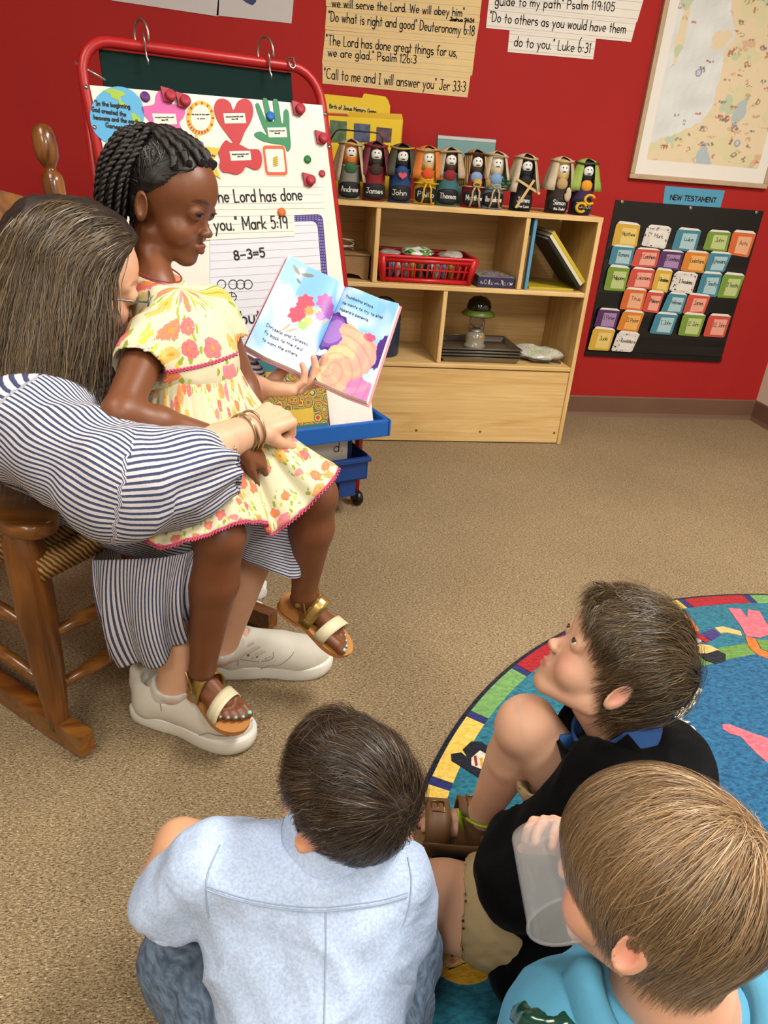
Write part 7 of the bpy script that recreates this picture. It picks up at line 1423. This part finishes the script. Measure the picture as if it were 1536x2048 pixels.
hand(S, bWL, D_(1062, 1628, 1.09)-bWL, A(.6, .6, -.2), 1, .115, (.8, .8, .8, .8)); hand(S, bWR, A(-.2, .1, -.2), A(0, 0, -1), -1, .115, (.6, .6, .6, .6))
bhR = bPv+A(-.03, .07, .0); bhL = bPv+A(-.05, -.05, -.02)
S.chain([bhR, bKR, bKR+(bAR-bKR)*.33, bAR], [.06, .042, .038, .025], .006); S.chain([bhL, bKL+A(.02, 0, 0), bKL+(bAL-bKL)*.35, bAL], [.07, .056, .05, .03]); S.el(bKR+A(-.014, -.004, -.004), (.034, .036, .036), None, .015); S.el(bKL+A(-.008, .0, .002), (.052, .055, .055), None, .03)
bfh = A(*atZ(1002, 1668, .03)[:2], .034); bfd = nrm((atZ(838, 1655, .03)-atZ(1002, 1668, .03))*A(1, 1, 0)); bt = foot(S, bfh, bfd, A(0, 0, 1), .172, -1, bAR, .028); foot(S, bAL*A(1, 1, 0)+A(-.0, 0, .03), A(.8, .3, 0), A(0, 0, 1), .165, 1, bAL, .028)
skin_mesh(S, 'body', BB, skin_l, .0055, '#d0a286', facepaint(bH, '#bf706a', '#d98a7c', '#5a4230', .5, .3)+[(bKR, .05, '#d29a84', .35), (bKL, .06, '#d29a84', .35)], [(*bH.box(.62), .0026), (np.minimum(bfh, bfh+bfd*.17)-.03, np.maximum(bfh, bfh+bfd*.17)+.06, .0026)], 24); bH.eyes(BB, '#4a3a2c', (0, .2))
hairdo(BB, bH, 17000, b_mask, whorl((-.5, .12, .76), .45, .0, .0), lambda p: (.24+.3*np.clip((p[:, 2]-.35)*1.6, 0, 1))*(1-.42*np.clip((p[:, 0]+.05)/.32, 0, 1))*(1-.3*np.clip((np.abs(p[:, 1])-.2)/.1, 0, 1)*(p[:, 2] < .82)*(p[:, 0] > -.3)), '#45351f', 33, .0009, (.04, .12), 9, 1., '#35281a', .06, (.3, 2.0), .55, hi='#84704e', taper=tap, vol=.45)
mat('black_fleece', '#070708', .97, .25, 50, .5, 420, spec=.08, sheen=.03); mat('khaki', '#a8946c', .85, .06, 40, .2, 400); mat('blue_polo', '#234f8c', .8, .1, 60)
S = Sdf(); S.rc((bSL+bSR)/2+A(0, 0, -.03), bPv+A(.02, 0, .0), .098, .125, .05); S.rc(bSL, bSR, .06, .06, .05); S.chain([bSL, bEL], [.06, .056], .03); S.chain([bEL, bWL+(bEL-bWL)*.15], [.056, .044], .03); S.chain([bSR, bER, bWR+(bER-bWR)*.2], [.058, .052, .042], .03)
S.rc(bPv+A(-.03, -.05, .0), atZ(1075, 1915, .06), .1, .075, .05); S.rc(bPv+A(.0, -.06, -.0), atZ(1150, 1960, .06), .09, .06, .05); S.el(bN+A(-.005, .0, .035), (.05, .055, .045), None, .01, -1); S.rc(bWL+(bWL-bEL)*.0, bWL+(bWL-bEL)*.3, .036, .04, .004, -1)
solid(S, 'fleece_jacket', BB, MATS['black_fleece'], .0055, None, .0045, 5, 17, clip=(A(-9, -9, .013), A(9, 9, 9)))
q = MB(); ax_ = nrm(bH.w(-.1, 0, .2)-bN); e1 = nrm(np.cross(ax_, A(0, 1, 0))); e2 = np.cross(ax_, e1); Gc = np.array([[bN+ax_*(.04-.042*b)+(e1*math.cos(a)+e2*math.sin(a))*(.047+.016*b) for b in np.linspace(0, 1, 6)] for a in np.linspace(0, 2*math.pi, 37)[:-1]]); q.grid(Gc, .004, True); q.build('polo_collar', MATS['blue_polo'], BB)
lp = crom([D_(1128, 1470, 1.035), D_(1112, 1500, 1.035), D_(1102, 1540, 1.05)], 5); q = MB(); q.grid(np.array([[p+A(.022*b, .004*b, -.006*b)+nrm(CC-p)*.004*math.sin(b*3) for b in np.linspace(-.3, 1.2, 6)] for p in lp]), .006); q.build('polo_placket', MATS['blue_polo'], BB)
jc = bN+A(0, 0, -.008); Gc = np.array([[jc+ax_*(.052-.06*b)+(e1*math.cos(a)+e2*math.sin(a))*(.064+.02*b) for b in np.linspace(0, 1, 6)] for a in np.linspace(math.radians(-150), math.radians(110), 30)]); q = MB(); q.grid(Gc, .006); q.build('jacket_collar', MATS['black_fleece'], BB)
mat('grey_stitch', '#8c8c8c', .6); q = MB(); z0 = on_mesh('fleece_jacket'+BB.name, C2([(1140, 1850), (1150, 1880), (1148, 1915)], 8), .002); fnl = lambda x, y: z0[0]+(z0[-1]-z0[0])*x+nrm(np.cross(z0[-1]-z0[0], nrm(ray(1148, 1880))))*.012*y-nrm(ray(1148, 1880))*.003
lettering(q, fnl, 'family', 0, 0, 1., 1.1, .05); q.build('embroidery', MATS['grey_stitch'], BB)
S = Sdf(); mL = bhL+(bKL-bhL)*.70; S.rc(bhL, mL, .085, .081, .03); S.rc(bhL+(bKL-bhL)*.75, bhL+(bKL-bhL)*1.2, .064, .064, .004, -1); mR = bhR+(bKR-bhR)*.6; S.rc(bhR, mR, .085, .07, .03); S.rc(bhR+(bKR-bhR)*.62, bKR, .056, .07, .004, -1); S.el(bPv, (.11, .11, .1), None, .04); solid(S, 'shorts', BB, MATS['khaki'], .005, None, .003, 9, 12, clip=(A(-9, -9, .013), A(9, 9, 9)))
u = nrm(bKL-bhL); e1 = nrm(np.cross(u, A(0, 0, 1))); e2 = np.cross(u, e1); MB().tube([bhL+(bKL-bhL)*.66+(e1*math.cos(a)+e2*math.sin(a))*.0785 for a in np.linspace(0, 2*math.pi, 40)[:-1]], .0016, 5, True).build('shorts_hem_stitch', mat('khaki_stitch', '#8a7852', .85), BB)
# brown two-strap sandal
mat('sandal_leather', '#5f4124', .55, .1, 40); mat('cork', '#8a6c46', .8, .25, 200, .3, 300); mat('buckle_brass', '#7a5a38', .3, metal=.85); mat('green_band', '#8fae1e', .3, trans=.2)
T = thing('sandal', "brown two-strap sandal on the raised-knee foot of the fleece boy", 'sandal', bfh*A(1, 1, 0)+A(0, 0, .014)); f, x = bfd, np.cross(A(0, 0, 1), bfd)*-1; FL = .172; qq = lambda a, b, c: bfh*A(1, 1, 0)+A(0, 0, .014)+f*a*FL+x*b*FL+A(0, 0, c)
L2 = [(-.08, .05), (-.04, .15), (.1, .2), (.35, .19), (.55, .23), (.75, .27), (.92, .25), (1.04, .15), (1.08, .03)]; ring = crom([A(a, b) for a, b in L2]+[A(a, -b*.95) for a, b in L2[::-1]], 4, True); MB().prism([qq(a, b, 0) for a, b in ring], A(0, 0, 1), .02).build('footbed', MATS['cork'], T)
def strapb(a0, h, w, hw, m_): 
    Gs_ = [[qq(a0+w*(e-.5)-.05*math.cos(an)*0, hw*math.cos(an), .012+h*math.sin(an)**.7) for e in np.linspace(0, 1, 4)] for an in np.linspace(0, math.pi, 17)]; b_ = MB(); b_.grid(np.array(Gs_), .004); b_.grid(np.array(Gs_), -.002); return b_
strapb(.68, .05, .25, .264, 0).build('strap', MATS['sandal_leather'], T); strapb(.33, .07, .3, .22, 0).build('strap', MATS['sandal_leather'], T); q = MB(); q.grid(np.array([[qq(a, -.245-.02*math.sin((a-.1)*4), .01+e) for e in (0, .012, .026)] for a in np.linspace(.1, .82, 12)]), .004); q.build('side_band', MATS['sandal_leather'], T)
Gs_ = [[qq(.05+.24*abs(math.cos(an)) if 0 else .25-.33*math.sin(an), .215*math.cos(an), .012+e) for e in (0, .02, .04)] for an in np.linspace(0, math.pi, 17)]; b_ = MB(); b_.grid(np.array(Gs_), .004); b_.build('heel_counter', MATS['sandal_leather'], T)
for a0, h in ((.68, .0655), (.33, .0855)):
    c = qq(a0, .03, h); q = MB(); q.tube([c+f*.011*a+x*.011*b for a, b in ((-1, -1), (1, -1), (1, 1), (-1, 1))], .002, 6, True); q.tube([c-x*.011, c+x*.011], .0014, 6); q.build('buckle', MATS['buckle_brass'], T)
q = MB(); q.tube([bAR+A(.036*math.cos(a), .036*math.sin(a), .0+.012*math.cos(a+2)) for a in np.linspace(0, 2*math.pi, 30)[:-1]], .0045, 8, True, flat=((0, 0, 1), .5)); q.tube([bAR+A(-.034, -.01, .01), bAR+A(-.05, -.015, .03), bAR+A(-.042, -.03, .0)], .004, 6); q.build('ankle_band', MATS['green_band'], None, 'lime green plastic band round the ankle of the fleece boy', 'band')
# ---- blond boy with a cup
cH = Head(D_(1318, 1752, .63), (-.70, .70, -.08), (.14, .06, 1), .186); cN = D_(1345, 1965, .66); cSL = D_(1130, 2085, .68); cSR = D_(1560, 2050, .70); cPv = A(.42, .25, .11)
cpos = D_(1118, 1740, .70); cEL = D_(1010, 1990, .70)*A(1, 1, 0)+A(0, 0, .30); cWL = cpos+A(-.03, -.01, -.045); cER = cSR+A(.06, .06, -.15); cWR = cpos+A(.05, .055, -.05)
BC = thing('person', 'blond boy in a light blue hooded top drinking from a cup', 'person', cPv*A(1, 1, 0)+A(0, 0, .012))
S = Sdf(); cH.build(S, True, cN, .2, .88, .72); S.rc(cSL, cSR, .04, .04, .03); S.rc((cSL+cSR)/2+A(0, 0, -.03), cPv, .075, .085, .04); S.rc(cN, (cSL+cSR)/2+A(0, 0, .0), .05, .06, .03)
S.chain([cSR, cER, cWR], [.038, .032, .021]); S.chain([cSL, cSL+A(-.02, .0, -.15), cSL+A(.06, .06, -.2)], [.038, .032, .021])
cd = nrm(A(-.6, .55, .3)); hand(S, cWR, cpos+A(.0, .05, .03)-cWR, -A(.5, .7, 0), -1, .115, (.5, .5, .55, .6), .1, (.5, .8, .5)); hand(S, cSL+A(.06, .06, -.2), A(.3, .1, -.05), A(0, 0, -1), 1, .115)
S.chain([cPv+A(-.05, .02, 0), A(.27, .42, .1), A(.45, .47, .06)], [.07, .05, .03]); S.chain([cPv+A(.05, .02, 0), A(.64, .37, .1), A(.47, .5, .06)], [.07, .05, .03])
skin_mesh(S, 'body', BC, skin_l, .0055, '#d2a084', facepaint(cH, '#bf706a', '#d98474', '#9a7a50', .5, .3), [(*cH.box(.64), .0026)], 34, clip=(A(-9, -9, .013), A(9, 9, 9))); cH.eyes(BC, '#5a7080')
def c_mask(p): return ((p[:, 0] < -.14) & (p[:, 2] > .33)) | ((p[:, 0] < .06) & (p[:, 2] > .52)) | ((p[:, 2] > .68) & (p[:, 0] < .2)) | ((p[:, 2] > .82) & (p[:, 0] < .36))
hairdo(BC, cH, 22000, c_mask, whorl((-.36, -.08, .93), .25, .25), lambda p: .26+.36*np.clip((p[:, 2]-.35)*1.5, 0, 1), '#856b4c', 45, .0006, (.03, .085), 10, 1., '#6a4c2c', .045, (.5, 1.65), .22, hi='#cdb48c', taper=tap)
mat('sky_cotton', '#4f93b3', .85, .08, 30, .15, 300); S = Sdf(); S.rc(cN+A(0, 0, -.1), cPv+A(0, -.01, -.02), .098, .11, .05); S.rc(cSL, cSR, .056, .056, .05); S.chain([cSR, cER], [.056, .052], .03); S.chain([cSL, cSL+A(-.02, .0, -.15)], [.056, .052], .03); S.el(cN+A(0, .0, .035), (.07, .07, .06), None, .01, -1)
solid(S, 'shirt', BC, MATS['sky_cotton'], .006, None, .003, 6, 13)
q = MB(); Gc = np.array([[cN+A(.0, -.006, -.035)+A((.07+.03*b)*math.cos(a), (.066+.03*b)*math.sin(a), .03-.045*b*b+.02*math.sin(math.pi*b)-.02*math.sin(a)*-1) for b in np.linspace(0, 1, 7)] for a in np.linspace(math.radians(-200), math.radians(20), 36)]); q.grid(Gc, .006); q.build('hood', MATS['sky_cotton'], BC)
S = Sdf(); S.rc(cPv+A(-.05, .02, 0), A(.27, .42, .1), .085, .062, .04); S.rc(A(.27, .42, .1), A(.45, .47, .06), .06, .045, .02); S.rc(cPv+A(.05, .02, 0), A(.64, .37, .1), .085, .062, .04); S.rc(A(.64, .37, .1), A(.47, .5, .06), .06, .045, .02); solid(S, 'trousers', BC, MATS['denim'], .0075, None, .003, 7, 3, clip=(A(-9, -9, .014), A(9, 9, 9)))
# clear cup at his mouth
m = mat('clear_plastic', '#e8eef2', .12, trans=.5, ior=1.2, alpha=.28); ca = nrm(A(-.55, .35, .62)); T = thing('plastic_cup', 'clear plastic cup held to the blond boy\'s mouth', 'cup', cpos-ca*.0)
cb_ = cpos+A(-.02, .02, .035); ax2 = nrm(cH.w(.42, 0, .2)-cb_); MB().lathe([(.0, 0), (.026, 0), (.028, .004), (.04, .085), (.041, .088), (.039, .088), (.0265, .005), (.0, .003)], cb_, 36, ax2).build('cup_wall', MATS['clear_plastic'], T)
MB().tube([cb_+ax2*.088+(nrm(np.cross(ax2, A(0, 0, 1)))*math.cos(a)+np.cross(ax2, nrm(np.cross(ax2, A(0, 0, 1))))*math.sin(a))*.0405 for a in np.linspace(0, 2*math.pi, 36)[:-1]], .0016, 6, True).build('cup_rim', MATS['clear_plastic'], T)
mat('green_foil', '#0f4a3a', .15, trans=.3, coat=.5); q = MB(); crumple(q, D_(1125, 2030, .66), (.045, .022, .018), 6, .3, 24, 14); q.build('foil_pouch', MATS['green_foil'], None, 'shiny dark green foil pouch in front of the blond boy', 'pouch')
